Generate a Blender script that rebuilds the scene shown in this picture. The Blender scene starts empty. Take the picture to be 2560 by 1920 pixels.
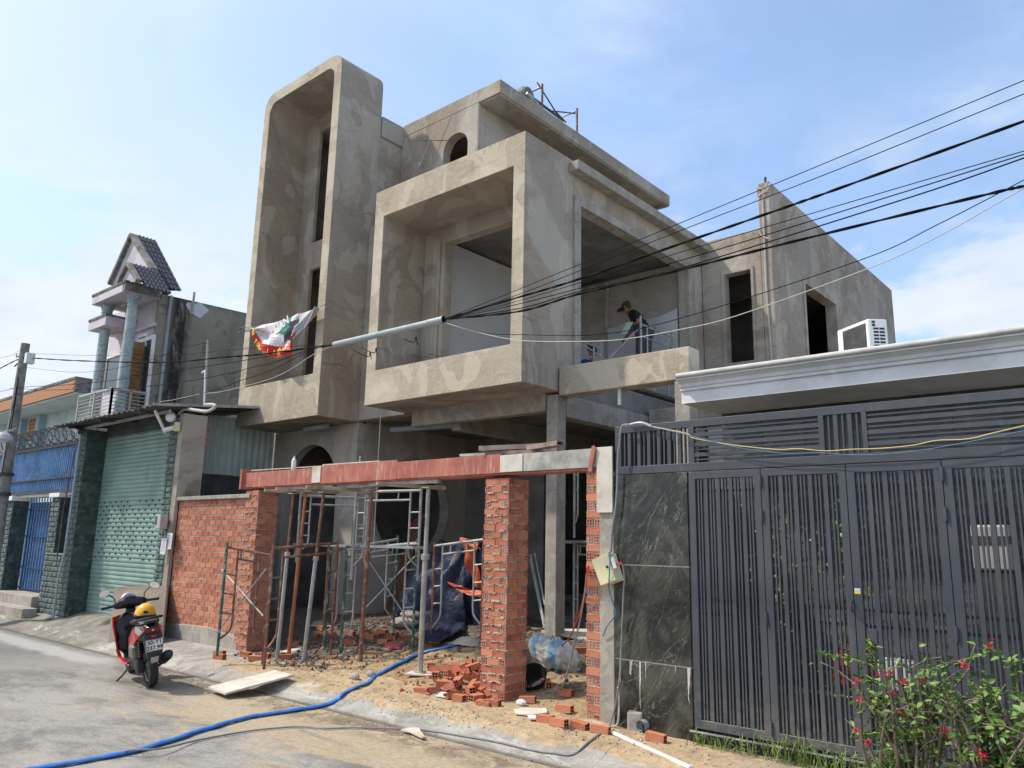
import bpy, bmesh, math, random
from mathutils import Vector, Matrix, noise as mnoise, Euler
from mathutils.geometry import tessellate_polygon
R=math.radians
random.seed(7)
SC=bpy.context.scene; COL=SC.collection
# ------------------------------------------------------------------ camera
FPX=1944.6; YAW,PIT,ROL=-0.710795,0.202066,0.019905
CAM=Vector((0,0,1.8))
_cy,_sy,_cp,_sp=math.cos(YAW),math.sin(YAW),math.cos(PIT),math.sin(PIT)
FW=Vector((_sy*_cp,_cy*_cp,_sp)); _r=Vector((_cy,-_sy,0)); _u=_r.cross(FW)
RT=math.cos(ROL)*_r+math.sin(ROL)*_u; UP=-math.sin(ROL)*_r+math.cos(ROL)*_u
cam=bpy.data.objects.new('camera',bpy.data.cameras.new('camera')); COL.objects.link(cam)
cam.data.sensor_width=36; cam.data.lens=FPX/2560*36; cam.data.clip_end=2000; cam.data.clip_start=.05
m=Matrix((RT,UP,-FW)).transposed().to_4x4(); m.translation=CAM; cam.matrix_world=m
SC.camera=cam
# ------------------------------------------------------------------ sun and sky
SUN=Vector((-1.0,-.69,1.5)).normalized()
EL=math.asin(SUN.z); ROTS=math.atan2(SUN.x,SUN.y)
sl=bpy.data.lights.new('sun','SUN'); sl.energy=2.4; sl.angle=R(2.0); sl.color=(1,.93,.82)
so=bpy.data.objects.new('sun',sl); COL.objects.link(so); so.rotation_euler=SUN.to_track_quat('Z','Y').to_euler(); so.location=(0,0,30)
W=bpy.data.worlds.new('World'); SC.world=W; W.use_nodes=True
nt=W.node_tree; nt.nodes.clear()
def wn(t,**k):
    n=nt.nodes.new(t)
    for a,b in k.items(): setattr(n,a,b)
    return n
L=nt.links.new
sky=wn('ShaderNodeTexSky',sky_type='NISHITA',sun_disc=False,sun_elevation=EL,sun_rotation=ROTS%(2*math.pi),air_density=1.0,dust_density=2.0,ozone_density=1.2)
tc=wn('ShaderNodeTexCoord'); sep=wn('ShaderNodeSeparateXYZ'); L(tc.outputs['Generated'],sep.inputs[0])
def wm(op,a,b=None,c=None,clamp=False):
    n=wn('ShaderNodeMath',operation=op,use_clamp=clamp)
    for i,v in enumerate((a,b,c)):
        if v is None: continue
        if isinstance(v,(int,float)): n.inputs[i].default_value=v
        else: L(v,n.inputs[i])
    return n.outputs[0]
zz=wm('MAXIMUM',sep.outputs[2],0.0); den=wm('ADD',zz,.22)
cx=wm('DIVIDE',sep.outputs[0],den); cyv=wm('DIVIDE',sep.outputs[1],den)
cmb=wn('ShaderNodeCombineXYZ'); L(cx,cmb.inputs[0]); L(cyv,cmb.inputs[1])
def wnoise(scale,det,rough,off,dist=0):
    mp=wn('ShaderNodeMapping'); mp.inputs['Location'].default_value=off; L(cmb.outputs[0],mp.inputs[0])
    n=wn('ShaderNodeTexNoise'); n.inputs['Scale'].default_value=scale; n.inputs['Detail'].default_value=det; n.inputs['Roughness'].default_value=rough; n.inputs['Distortion'].default_value=dist
    L(mp.outputs[0],n.inputs['Vector']); return n.outputs[0]
def wramp(f,a,b):
    n=wn('ShaderNodeMapRange',interpolation_type='SMOOTHSTEP'); n.inputs[1].default_value=a; n.inputs[2].default_value=b; L(f,n.inputs[0]); return n.outputs[0]
veil=wramp(wnoise(1.1,6,.55,(3.1,1.7,0),.4),.32,.78)
cum=wramp(wnoise(1.7,10,.56,(6.1,6.6,1),.2),.44,.53)
lowz=wramp(sep.outputs[2],.55,.22)
cumL=wm('MULTIPLY',cum,lowz)
dt=wn('ShaderNodeVectorMath',operation='DOT_PRODUCT'); L(tc.outputs['Generated'],dt.inputs[0]); dt.inputs[1].default_value=SUN
glow=wramp(dt.outputs['Value'],.30,.98)
hz=wramp(sep.outputs[2],.38,-.02)
f1=wm('ADD',wm('MULTIPLY',veil,.42),wm('MULTIPLY',glow,.36)); f1=wm('ADD',f1,wm('MULTIPLY',hz,.40)); f1=wm('MINIMUM',wm("ADD",f1,.14),.95)
skc=wn('ShaderNodeVectorMath',operation='SCALE'); L(sky.outputs[0],skc.inputs[0]); skc.inputs['Scale'].default_value=.125
def wmix(f,a,b):
    n=wn('ShaderNodeMix',data_type='RGBA'); 
    L(f,n.inputs[0])
    for i,v in ((6,a),(7,b)):
        if isinstance(v,tuple): n.inputs[i].default_value=v
        else: L(v,n.inputs[i])
    return n.outputs[2]
tint=wmix(wm('MULTIPLY',glow,1.0),(.27,.42,.68,1),(.41,.475,.525,1))
c1=wmix(f1,skc.outputs[0],tint)
shade=wmix(wnoise(5,6,.6,(1,9,0)),(.34,.385,.45,1),(.52,.53,.545,1))
wisp=wm('MULTIPLY',wramp(wnoise(1.5,9,.6,(0.4,7.7,1),.5),.50,.74),.55)
c1=wmix(wisp,c1,(.45,.49,.54,1))
c2=wmix(wm('MULTIPLY',cumL,.92),c1,shade)
bg=wn('ShaderNodeBackground'); bg.inputs[1].default_value=1.13; L(c2,bg.inputs[0])
ow=wn('ShaderNodeOutputWorld'); L(bg.outputs[0],ow.inputs[0])
SC.view_settings.view_transform='Standard'; SC.view_settings.look='None'; SC.view_settings.gamma=1; SC.view_settings.use_curve_mapping=False
SC.view_settings.exposure=0.84
# ------------------------------------------------------------------ projection helpers: a photo pixel on a real plane
def ray(x,y): return FW+(x-1280)/FPX*RT-(y-960)/FPX*UP
def at(x,y,X=None,Y=None,Z=None):
    d=ray(x,y); t=X/d.x if X is not None else Y/d.y if Y is not None else (Z-1.8)/d.z
    return CAM+t*d
def crop(ox,oy,s): return lambda x,y,**k: at(ox+x/s,oy+y/s,**k)
k1=crop(0,560,3.456);k2=crop(0,1040,3.456);k3=crop(0,1440,3.456);z0=crop(560,100,3.0722);z1=crop(560,600,3.0722)
z2=crop(1120,100,3.456);z3=crop(1200,560,3.456);z4=crop(1700,400,3.456);c6=crop(600,1100,3.456);c7=crop(640,1500,6.9125);c8=crop(600,1440,3.456)
a4=crop(1180,1040,3.456);b4=crop(1180,1440,3.456);g1=crop(1700,800,2.572);g2=crop(1700,1275,2.572)
# ------------------------------------------------------------------ ground height
def ss(a,b,x):
    t=max(0,min(1,(x-a)/(b-a))); return t*t*(3-2*t)
def nz(x,y,z=0,s=1,o=3): return mnoise.fractal(Vector((x*s,y*s,z)),1,2,o)
def H(x,y):
    kerb=5.55+.03*nz(x,0,0,.8)
    h=.125*ss(kerb,kerb+.42,y)
    inlot=ss(-13.45,-13.2,x)*(1-ss(-4.5,-4.3,x))
    h+=inlot*(.36*ss(6.5,9.0,y)+.03*ss(6.0,6.8,y))
    h+=(1-ss(-13.45,-13.3,x))*.17*ss(6.1,6.7,y)
    sand=inlot*ss(5.6,6.1,y)*ss(-11,-9.2,x)
    h+=sand*(.03*nz(x,y,3,1.3)+.012*nz(x,y,5,7,4))
    h+=inlot*ss(6.4,7,y)*.02*nz(x,y,9,4,4)
    h+=.18*math.exp(-((x+6.9)**2/1.2+(y-8.0)**2/.35))*inlot
    h+=.006*nz(x,y,1,5)*ss(5.5,5.8,y)
    return max(h,0)
def gp(px,py,off=0):
    d=ray(px,py); t=(0.0-1.8)/d.z
    for _ in range(40):
        p=CAM+t*d; t2=(H(p.x,p.y)+off-1.8)/d.z; t=t+.5*(t2-t)
    return CAM+t*d
def gcrop(ox,oy,s): return lambda x,y,off=0: gp(ox+x/s,oy+y/s,off)
G3=gcrop(0,1440,3.456);G7=gcrop(640,1500,6.9125);G8=gcrop(600,1440,3.456);GB=gcrop(1180,1440,3.456)
# ------------------------------------------------------------------ materials
MATS={}
class T:
    def __init__(s,name,rough=.8,metal=0,spec=.4):
        s.m=bpy.data.materials.new(name); s.m.use_nodes=True; s.nt=s.m.node_tree; s.b=s.nt.nodes['Principled BSDF']
        s.b.inputs['Roughness'].default_value=rough; s.b.inputs['Metallic'].default_value=metal; s.b.inputs['Specular IOR Level'].default_value=spec
        s.tc=s.nt.nodes.new('ShaderNodeTexCoord'); s.P=s.tc.outputs['Object']; MATS[name]=s.m
    def L(s,a,b): s.nt.links.new(a,b)
    def set(s,n,i,v):
        if isinstance(v,(int,float)): n.inputs[i].default_value=v
        elif isinstance(v,tuple): n.inputs[i].default_value=v if len(v)==4 or n.inputs[i].type=='VECTOR' else (*v,1)
        else: s.L(v,n.inputs[i])
    def map(s,scale=(1,1,1),loc=(0,0,0),rot=(0,0,0),v=None):
        n=s.nt.nodes.new('ShaderNodeMapping'); s.L(v or s.P,n.inputs[0]); n.inputs['Scale'].default_value=scale; n.inputs['Location'].default_value=loc; n.inputs['Rotation'].default_value=rot; return n.outputs[0]
    def noise(s,sc,det=4,ro=.55,di=0,v=None,col=False):
        n=s.nt.nodes.new('ShaderNodeTexNoise'); s.L(v or s.P,n.inputs['Vector']); n.inputs['Scale'].default_value=sc; n.inputs['Detail'].default_value=det; n.inputs['Roughness'].default_value=ro; n.inputs['Distortion'].default_value=di
        return n.outputs[1 if col else 0]
    def voro(s,sc,feat='F1',v=None,out=0,rnd=1):
        n=s.nt.nodes.new('ShaderNodeTexVoronoi'); n.feature=feat; s.L(v or s.P,n.inputs['Vector']); n.inputs['Scale'].default_value=sc; n.inputs['Randomness'].default_value=rnd; return n.outputs[out]
    def wave(s,sc,di=0,dir='X',v=None,prof='SIN',det=2):
        n=s.nt.nodes.new('ShaderNodeTexWave'); n.bands_direction=dir; n.wave_profile=prof; s.L(v or s.P,n.inputs['Vector']); n.inputs['Scale'].default_value=sc; n.inputs['Distortion'].default_value=di; n.inputs['Detail'].default_value=det; return n.outputs[1]
    def rng(s,f,a,b,c=0,d=1):
        n=s.nt.nodes.new('ShaderNodeMapRange'); n.interpolation_type='SMOOTHSTEP'; s.L(f,n.inputs[0])
        for i,v in zip((1,2,3,4),(a,b,c,d)): n.inputs[i].default_value=v
        return n.outputs[0]
    def mt(s,op,a,b=0,c=0):
        n=s.nt.nodes.new('ShaderNodeMath'); n.operation=op; s.set(n,0,a); s.set(n,1,b)
        if op in('MULTIPLY_ADD',): s.set(n,2,c)
        return n.outputs[0]
    def mix(s,f,a,b,mode='MIX'):
        n=s.nt.nodes.new('ShaderNodeMix'); n.data_type='RGBA'; n.blend_type=mode; s.set(n,0,f); s.set(n,6,a); s.set(n,7,b); return n.outputs[2]
    def xyz(s,v=None):
        n=s.nt.nodes.new('ShaderNodeSeparateXYZ'); s.L(v or s.P,n.inputs[0]); return n.outputs
    def rand(s):
        n=s.nt.nodes.new('ShaderNodeObjectInfo'); return n.outputs['Random']
    def color(s,c): s.set(s.b,'Base Color',c); return s
    def rough(s,f): s.set(s.b,'Roughness',f); return s
    def bump(s,h,st=.3,d=.01):
        n=s.nt.nodes.new('ShaderNodeBump'); s.L(h,n.inputs['Height']); n.inputs['Strength'].default_value=st; n.inputs['Distance'].default_value=d
        s.L(n.outputs[0],s.b.inputs['Normal']); return s
def mul(c,k): return tuple(min(1,x*k) for x in c[:3])
def simple(name,c,rough=.7,metal=0,var=.25,sc=6,bump=.15,dirt=None,spec=.4,bd=.004):
    t=T(name,rough,metal,spec); f=t.noise(sc,6,.6)
    col=t.mix(t.rng(f,.3,.7),mul(c,1-var),mul(c,1+var))
    if dirt:
        g=t.rng(t.noise(sc*.35,8,.65,.6),.48,.62); col=t.mix(t.mt('MULTIPLY',g,.75),col,dirt)
    t.color(col); t.rough(t.rng(t.noise(sc*2,4),.3,.7,max(0,rough-.12),min(1,rough+.12)))
    if bump: t.bump(t.noise(sc*6,5),bump,bd)
    return t.m
def plaster(name,base,warm,dark,patch=1.0,stain=.6,seamz=(),bright=None):
    t=T(name,.92,0,.2)
    wv=t.mix(.5,t.noise(1.1,4,.6,0,col=True),(0.5,0.5,0.5))
    vadd=t.nt.nodes.new('ShaderNodeVectorMath'); vadd.operation='ADD'; t.L(t.P,vadd.inputs[0]); t.L(wv,vadd.inputs[1]); V=vadd.outputs[0]
    big=t.noise(.75*patch,5,.6,1.2)
    col=t.mix(t.rng(big,.42,.60),base,warm)
    # batches of plaster with crisp overlapping borders
    n2=t.noise(.55*patch,3,.5,1.8,v=V); edge=t.rng(n2,.50,.52); col=t.mix(t.mt('MULTIPLY',edge,.5),col,dark)
    ring=t.mt('SUBTRACT',t.rng(n2,.475,.497),t.rng(n2,.505,.53)); col=t.mix(t.mt('MULTIPLY',ring,.35),col,mul(dark,.72))
    n3=t.noise(1.15*patch,3,.5,2.5,v=t.map((1,1,.7),(4,7,1),v=V)); e3=t.rng(n3,.56,.575); col=t.mix(t.mt('MULTIPLY',e3,.42),col,mul(base,1.32))
    # trowel marks
    tr=t.noise(3.4,9,.74,1.6,v=t.map((1,1,1.9))); col=t.mix(t.mt('MULTIPLY',t.rng(tr,.42,.70),.42),col,mul(warm,1.5))
    tr2=t.noise(9,8,.75,1.5,v=t.map((1,1,1.6))); col=t.mix(t.mt('MULTIPLY',t.rng(tr2,.55,.8),.45),col,mul(dark,.8))
    # streaks running down
    st=t.noise(2.6,5,.6,.3,v=t.map((1,1,.16))); col=t.mix(t.mt('MULTIPLY',t.rng(st,.54,.74),.4*stain),col,mul(dark,.62))
    fine=t.noise(38,5,.7); col=t.mix(t.mt('MULTIPLY',t.rng(fine,.3,.75),.4),col,mul(base,1.25)); pit=t.rng(t.noise(13,9,.8,.5),.60,.72); col=t.mix(t.mt('MULTIPLY',pit,.4),col,mul(dark,.6))
    ln=t.noise(7,6,.7,.3,v=t.map((1,1,.05))); col=t.mix(t.mt('MULTIPLY',t.rng(ln,.60,.70),.28*stain),col,mul(dark,.55))
    sc=t.wave(.9,6,'Z',det=4); col=t.mix(t.mt('MULTIPLY',t.mt('MULTIPLY',t.rng(sc,.92,1.0),t.rng(t.noise(.9,3),.50,.62)),.16),col,mul(dark,.7))
    z=t.xyz()[2]
    for s in seamz:
        w=t.mt('ADD',z,t.mt('MULTIPLY',t.mt('SUBTRACT',t.noise(1.6,5,.65),.5),.55))
        a=t.mt('ABSOLUTE',t.mt('SUBTRACT',w,s)); col=t.mix(t.mt('MULTIPLY',t.mt('MULTIPLY',t.rng(a,.025,.0),t.rng(t.noise(1.3,3),.42,.6)),.6),col,mul(dark,.5))
        below=t.rng(t.mt('SUBTRACT',s,w),-.01,.01); below=t.mt('MULTIPLY',below,t.rng(t.mt('SUBTRACT',s,w),.9,.3)); col=t.mix(t.mt('MULTIPLY',below,.16),col,dark)
    t.color(col)
    h=t.mt('ADD',t.mt('MULTIPLY',tr,.9),t.mt('MULTIPLY',fine,.25)); t.bump(h,.5,.012)
    return t.m
PL=plaster('grey_cement_plaster',(.42,.385,.325),(.31,.245,.18),(.215,.18,.145),.62,1.0,seamz=(4.9,8.0))
PLL=plaster('sunlit_tan_plaster',(.49,.44,.345),(.40,.325,.24),(.28,.23,.175),.8,.4)  # lighter copy of the plaster, with sun on the front faces painted in
PLI=plaster('inner_plaster',(.44,.405,.35),(.37,.32,.265),(.30,.265,.22),.4,.5)
RC=plaster('raw_concrete',(.36,.33,.285),(.31,.28,.235),(.2,.18,.155),2.2,.6)
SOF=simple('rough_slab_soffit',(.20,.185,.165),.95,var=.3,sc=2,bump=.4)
PRIMER=simple('white_wall_primer',(.62,.63,.62),.85,var=.05,sc=2,bump=.1)
def old_wall():
    t=T('weathered_party_wall',.95,0,.2); z=t.xyz()[2]; y=t.xyz()[1]
    col=t.mix(t.rng(t.noise(.7,6,.6,.8),.35,.65),(.26,.235,.185),(.34,.31,.245))
    col=t.mix(t.mt('MULTIPLY',t.rng(t.noise(2.2,9,.75,1),.5,.68),.75),col,(.085,.08,.068))
    st=t.noise(1.0,6,.6,.2,v=t.map((1,1,.08)))
    band=t.mt('MULTIPLY',t.rng(t.mt('ABSOLUTE',t.mt('SUBTRACT',y,10.05)),.42,.10),t.rng(t.noise(3.5,7,.7,.5,v=t.map((1,1,.25))),.3,.5))
    col=t.mix(t.mt('MULTIPLY',band,.95),col,(.022,.022,.025)); col=t.mix(t.mt('MULTIPLY',t.rng(st,.55,.7),.6),col,(.09,.085,.075))
    top=t.rng(t.mt('ADD',z,t.mt('MULTIPLY',t.noise(4,6,.7),.6)),8.6,9.1); col=t.mix(t.mt('MULTIPLY',top,.8),col,(.075,.072,.065))
    t.color(col); t.bump(t.noise(9,8,.7),.5,.02); return t.m
OLDW=old_wall()
LILAC=simple('pale_lilac_paint',(.60,.56,.60),.8,var=.06,sc=2,bump=.08,dirt=(.42,.38,.40))
LILST=simple('stained_parapet_cement',(.20,.19,.17),.95,var=.4,sc=5,bump=.5,dirt=(.04,.04,.038))
MARB=T('pale_green_marble_paint',.45); _v=MARB.voro(3.2,'DISTANCE_TO_EDGE',v=MARB.map((1,1,.6),v=None)); _w=MARB.noise(2.5,8,.7,3)
MARB.color(MARB.mix(MARB.mt('MULTIPLY',MARB.rng(MARB.mt('ABSOLUTE',MARB.mt('SUBTRACT',_w,.5)),.03,.0),.8),MARB.mix(MARB.rng(MARB.noise(3,5),.35,.65),(.22,.29,.29),(.36,.43,.42)),(.62,.66,.64))); MARB=MARB.m
PALEG=simple('pale_blue_green_paint',(.55,.66,.66),.8,var=.05,sc=2,bump=.05,dirt=(.42,.5,.5))
WHITE=simple('white_paint',(.78,.78,.77),.6,var=.04,sc=3,bump=.04,dirt=(.62,.62,.6))
WHITEP=simple('white_plastic',(.72,.73,.72),.4,var=.05,sc=5,bump=0)
TIMB=simple('old_timber',(.33,.26,.18),.85,var=.35,sc=9,bump=.5,dirt=(.45,.4,.33))
TIMB2=simple('brown_timber_shutter',(.42,.22,.09),.6,var=.2,sc=6,bump=.1)
PLY=T('red_film_plywood',.6); _s=PLY.noise(3,8,.7,.3,v=PLY.map((6,6,.9))); PLY.color(PLY.mix(PLY.mt('MULTIPLY',PLY.rng(_s,.5,.75),.75),PLY.mix(PLY.rng(PLY.noise(4,5),.35,.65),(.44,.15,.105),(.34,.10,.07)),(.60,.49,.42))); PLY.bump(_s,.3,.004); PLY=PLY.m
PLYG=simple('cement_smeared_board',(.34,.33,.30),.9,var=.3,sc=7,bump=.4,dirt=(.55,.50,.40))
PLYW=simple('pale_dusty_board',(.60,.55,.47),.9,var=.12,sc=6,bump=.3,dirt=(.45,.36,.26))
RUSTB=simple('red_brown_board',(.12,.045,.03),.7,var=.3,sc=4,bump=.2)
def metal(name,c,dirt,rough=.55,met=.3):
    t=T(name,rough,met); f=t.noise(11,8,.7,.4); col=t.mix(t.rng(t.noise(3,5,.6),.35,.65),mul(c,.8),mul(c,1.15)); col=t.mix(t.rng(f,.5,.62),col,dirt); t.color(col); t.bump(f,.3,.003); return t.m
GALV=metal('galvanised_tube_splashed_with_cement',(.36,.37,.36),(.50,.46,.38))
RUST=metal('rusty_red_tube',(.215,.095,.062),(.32,.25,.20))
ORNG=metal('orange_primed_tube',(.40,.135,.07),(.32,.2,.14))
GRNT=metal('green_painted_tube',(.045,.135,.105),(.36,.37,.33))
DKST=metal('dark_steel',(.06,.06,.065),(.10,.09,.08))
ALUM=simple('aluminium_plank',(.55,.56,.56),.4,.7,var=.1,sc=8,bump=.1)
GT_=T('charcoal_gate_paint',.46,0,.5); _z=GT_.xyz()[2]; _c=GT_.mix(GT_.rng(GT_.noise(2.5,6,.6),.3,.7),(.050,.055,.066),(.062,.068,.080)); _d=GT_.mt('MULTIPLY',GT_.rng(_z,.75,.25),GT_.rng(GT_.noise(9,7,.75),.38,.62)); _c=GT_.mix(GT_.mt('MULTIPLY',_d,.55),_c,(.20,.175,.14)); _s=GT_.noise(14,5,.6,v=GT_.map((1,1,.08))); _c=GT_.mix(GT_.mt('MULTIPLY',GT_.rng(_s,.58,.72),.25),_c,(.16,.155,.145)); GT_.color(_c); GT_.rough(GT_.rng(_s,.3,.7,.38,.6)); GATE=GT_.m
def brickm(name,a,b):
    t=T(name,.85,0,.25); r=t.rand(); col=t.mix(r,a,b); f=t.noise(14,7,.7,.5); v=t.xyz()
    col=t.mix(t.mt('MULTIPLY',t.rng(f,.48,.72),.6),col,(.66,.36,.25)); col=t.mix(t.mt('MULTIPLY',t.rng(t.noise(5,6,.7,.8),.50,.66),.65),col,(.46,.36,.28))
    w=t.wave(26,.5,'Z'); t.color(t.mix(t.mt('MULTIPLY',w,.22),col,mul(a,.55))); t.bump(t.mt('ADD',w,f),.45,.004); return t.m
BRICK=brickm('red_hollow_clay_brick',(.40,.11,.055),(.63,.24,.13))
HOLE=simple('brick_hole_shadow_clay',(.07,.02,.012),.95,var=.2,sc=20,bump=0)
MORT=simple('grey_mortar',(.43,.39,.335),.95,var=.25,sc=14,bump=.7,bd=.012)
STONE=T('green_split_stone',.75); _n=STONE.noise(16,8,.7,.4); STONE.color(STONE.mix(STONE.rng(_n,.35,.7),STONE.mix(STONE.rand(),(.055,.085,.078),(.10,.14,.125)),(.21,.26,.23))); STONE.bump(_n,.9,.02); STONE=STONE.m
SLATE=T('dark_green_slate_tile',.45); _n=SLATE.noise(7,7,.65,.6); SLATE.color(SLATE.mix(SLATE.rng(_n,.4,.75),SLATE.mix(SLATE.rand(),(.022,.042,.038),(.045,.07,.062)),(.11,.145,.13))); SLATE.bump(_n,.4,.01); SLATE=SLATE.m
SHUT=simple('pale_green_shutter_enamel',(.235,.34,.295),.45,0,var=.10,sc=3,bump=.03,dirt=(.17,.25,.22))
CORR=simple('pale_green_corrugated_steel',(.44,.52,.48),.6,.0,var=.12,sc=2.5,bump=.05,dirt=(.25,.30,.28))
CORRO=simple('old_grey_fibre_sheet',(.075,.078,.075),.9,0,var=.3,sc=3,bump=.2)
BLUE=metal('blue_painted_steel',(.13,.28,.52),(.28,.40,.54),.5,.1)
BLUED=simple('blue_sheet',(.025,.07,.16),.5,.1,var=.12,sc=3,bump=.05)
TILER=simple('slate_blue_roof_tile',(.065,.072,.098),.85,0,var=.25,sc=6,bump=.15,spec=.08)
TBRK=T('orange_brick_pattern_tile',.7); TBRK=simple('terracotta_facing_tile',(.52,.25,.13),.75,0,var=.15,sc=5,bump=.1)
POLE=simple('weathered_pole_concrete',(.25,.24,.215),.95,var=.25,sc=7,bump=.5,dirt=(.13,.125,.11))
CABLE=simple('black_cable_rubber',(.008,.008,.009),.8,var=.1,sc=9,bump=0,spec=.1)
CABG=simple('grey_cable_sheath',(.22,.22,.225),.5,var=.15,sc=9,bump=0)
CABW=simple('white_cable_sheath',(.50,.48,.43),.6,var=.1,sc=9,bump=0)
CABR=simple('red_cable_sheath',(.55,.06,.03),.5,var=.1,sc=9,bump=0)
CABY=simple('yellow_cable_sheath',(.60,.47,.17),.5,var=.1,sc=9,bump=0)
CABB=simple('blue_cable_sheath',(.07,.17,.30),.5,var=.1,sc=9,bump=0)
PVC=simple('grey_plastic_pipe',(.30,.345,.36),.4,0,var=.08,sc=4,bump=0)
HOSE=simple('blue_layflat_hose',(.035,.17,.52),.5,0,var=.18,sc=7,bump=.15,dirt=(.10,.24,.5))
TARP=T('navy_tarpaulin',.42); _n=TARP.noise(5,8,.65,1); TARP.color(TARP.mix(TARP.rng(_n,.42,.72),(.008,.013,.038),(.032,.044,.09))); TARP.bump(TARP.noise(7,6,.6,2),.6,.03); TARP=TARP.m
ORTP=simple('orange_tarpaulin_lining',(.44,.085,.03),.5,0,var=.2,sc=6,bump=.3)
SACK=T('white_and_blue_striped_sack',.65); _x=SACK.wave(1.1,2.0,'X',det=1); SACK.color(SACK.mix(SACK.mt('MULTIPLY',SACK.rng(_x,.62,.78),.75),SACK.mix(SACK.rng(SACK.noise(6,5),.4,.7),(.62,.62,.60),(.42,.43,.42)),(.13,.38,.55))); SACK.bump(SACK.noise(9,6,.6,1.2),.7,.03); SACK=SACK.m
BOXC=simple('cream_enamel_box',(.66,.62,.38),.55,0,var=.05,sc=4,bump=0,dirt=(.60,.55,.33))
def splat():
    t=T('cream_enamel_splashed_with_mortar',.6); f=t.noise(26,3,.5); t.color(t.mix(t.rng(f,.66,.70),(.70,.65,.40),(.25,.22,.15))); return t.m
BOXC=splat()
GRAN=T('black_veined_granite',.16,0,.6)
_v=GRAN.map((1,1,1),(0,0,0),(0,R(-38),0)); _n=GRAN.noise(.9,6,.58,1.6,v=GRAN.map((2.6,2.6,.7),v=_v)); _l=GRAN.mt('ABSOLUTE',GRAN.mt('SUBTRACT',_n,.5))
_g=GRAN.mix(GRAN.rng(GRAN.noise(2.2,6,.6,1,v=_v),.4,.7),(.014,.016,.0135),(.078,.076,.060)); _g=GRAN.mix(GRAN.mt('MULTIPLY',GRAN.mt('MULTIPLY',GRAN.rng(_l,.010,.0),GRAN.rng(GRAN.noise(1.8,3),.4,.6)),.7),_g,(.23,.205,.16))
_n2=GRAN.noise(2.0,7,.62,2.6,v=GRAN.map((2.4,2.4,.6),(4,2,1),v=_v)); _g=GRAN.mix(GRAN.mt('MULTIPLY',GRAN.rng(GRAN.mt('ABSOLUTE',GRAN.mt('SUBTRACT',_n2,.5)),.006,.0),.55),_g,(.28,.26,.21)); _g=GRAN.mix(GRAN.rng(GRAN.noise(45,3,.6),.70,.76),_g,(.25,.24,.2)); GRAN.color(_g); GRAN=GRAN.m
GREYST=T('grey_stone_cladding',.35); _n=GREYST.noise(2.0,9,.7,1.5,v=GREYST.map((1,1,3))); GREYST.color(GREYST.mix(GREYST.rng(_n,.4,.7),(.05,.055,.055),(.18,.19,.19))); GREYST=GREYST.m
EFFL=simple('white_lime_streak',(.48,.47,.44),.9,0,var=.1,sc=9,bump=.1)
LEAFM=T('bougainvillea_leaf',.5); _r=LEAFM.noise(3,2); LEAFM.color(LEAFM.mix(LEAFM.rng(LEAFM.noise(9,2),.35,.65),(.05,.115,.022),(.17,.27,.055))); LEAFM.b.inputs['Transmission Weight'].default_value=0; LEAFM=LEAFM.m
FLOW=simple('crimson_bract',(.62,.015,.06),.5,0,var=.25,sc=20,bump=0)
BARK=simple('grey_brown_bark',(.17,.13,.09),.95,0,var=.3,sc=14,bump=.5)
GRASS=simple('grass_blade',(.17,.24,.06),.6,0,var=.35,sc=5,bump=0)
BLK=simple('black_plastic',(.018,.018,.02),.45,0,var=.2,sc=8,bump=.05)
GLOSSB=simple('gloss_black_fairing',(.012,.012,.016),.22,0,var=.1,sc=5,bump=0)
RED=simple('glossy_red_fairing',(.50,.010,.018),.2,0,var=.06,sc=5,bump=0)
SILV=simple('cast_alloy',(.42,.42,.40),.4,.8,var=.12,sc=10,bump=.1)
SILP=simple('silver_grey_paint',(.45,.42,.41),.35,.2,var=.08,sc=6,bump=0)
RUB=simple('tyre_rubber',(.022,.022,.023),.8,0,var=.2,sc=14,bump=.2)
MIRR=T('mirror_glass',.04,1.0); MIRR.color((.85,.87,.9)); MIRR=MIRR.m
YEL=simple('yellow_helmet_shell',(.80,.40,.035),.3,0,var=.05,sc=5,bump=0)
LETB=simple('black_lettering',(.02,.02,.022),.5,0,var=0,sc=5,bump=0)
LETY=simple('yellow_lettering',(.85,.60,.06),.6,0,var=0,sc=5,bump=0)
LETW=simple('white_lettering',(.8,.8,.8),.6,0,var=0,sc=5,bump=0)
BANR=simple('red_banner_vinyl',(.60,.03,.025),.5,0,var=.1,sc=4,bump=.1)
BANG=simple('green_banner_vinyl',(.02,.16,.12),.5,0,var=.1,sc=4,bump=.1)
BAND=simple('grey_printed_vinyl',(.11,.11,.125),.5,0,var=.6,sc=7,bump=.1)
BANW=T('white_banner_vinyl',.5); _n=BANW.noise(4,4,.6); BANW.color(BANW.mix(BANW.rng(BANW.noise(9,3,.5),.6,.64),(.62,.62,.62),(.5,.12,.12))); BANW=BANW.m
BANP=simple('plain_white_vinyl',(.48,.49,.49),.5,0,var=.08,sc=5,bump=.2)
SKIN=simple('tanned_skin',(.30,.15,.09),.6,0,var=.08,sc=9,bump=0)
SHIRT=simple('black_shirt_cotton',(.016,.016,.02),.9,0,var=.3,sc=12,bump=.3)
SHIRTB=simple('blue_shirt_cotton',(.02,.045,.18),.9,0,var=.3,sc=12,bump=.3)
TROU=simple('grey_blue_trousers',(.075,.075,.10),.9,0,var=.3,sc=10,bump=.3)
HAIR=simple('black_hair',(.012,.011,.01),.7,0,var=.2,sc=30,bump=.4)
OCHR=simple('dusty_cap_cloth',(.05,.05,.035),.9,0,var=.3,sc=9,bump=.2)
PAPER=simple('white_paper',(.62,.62,.63),.8,0,var=.05,sc=5,bump=0)
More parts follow.
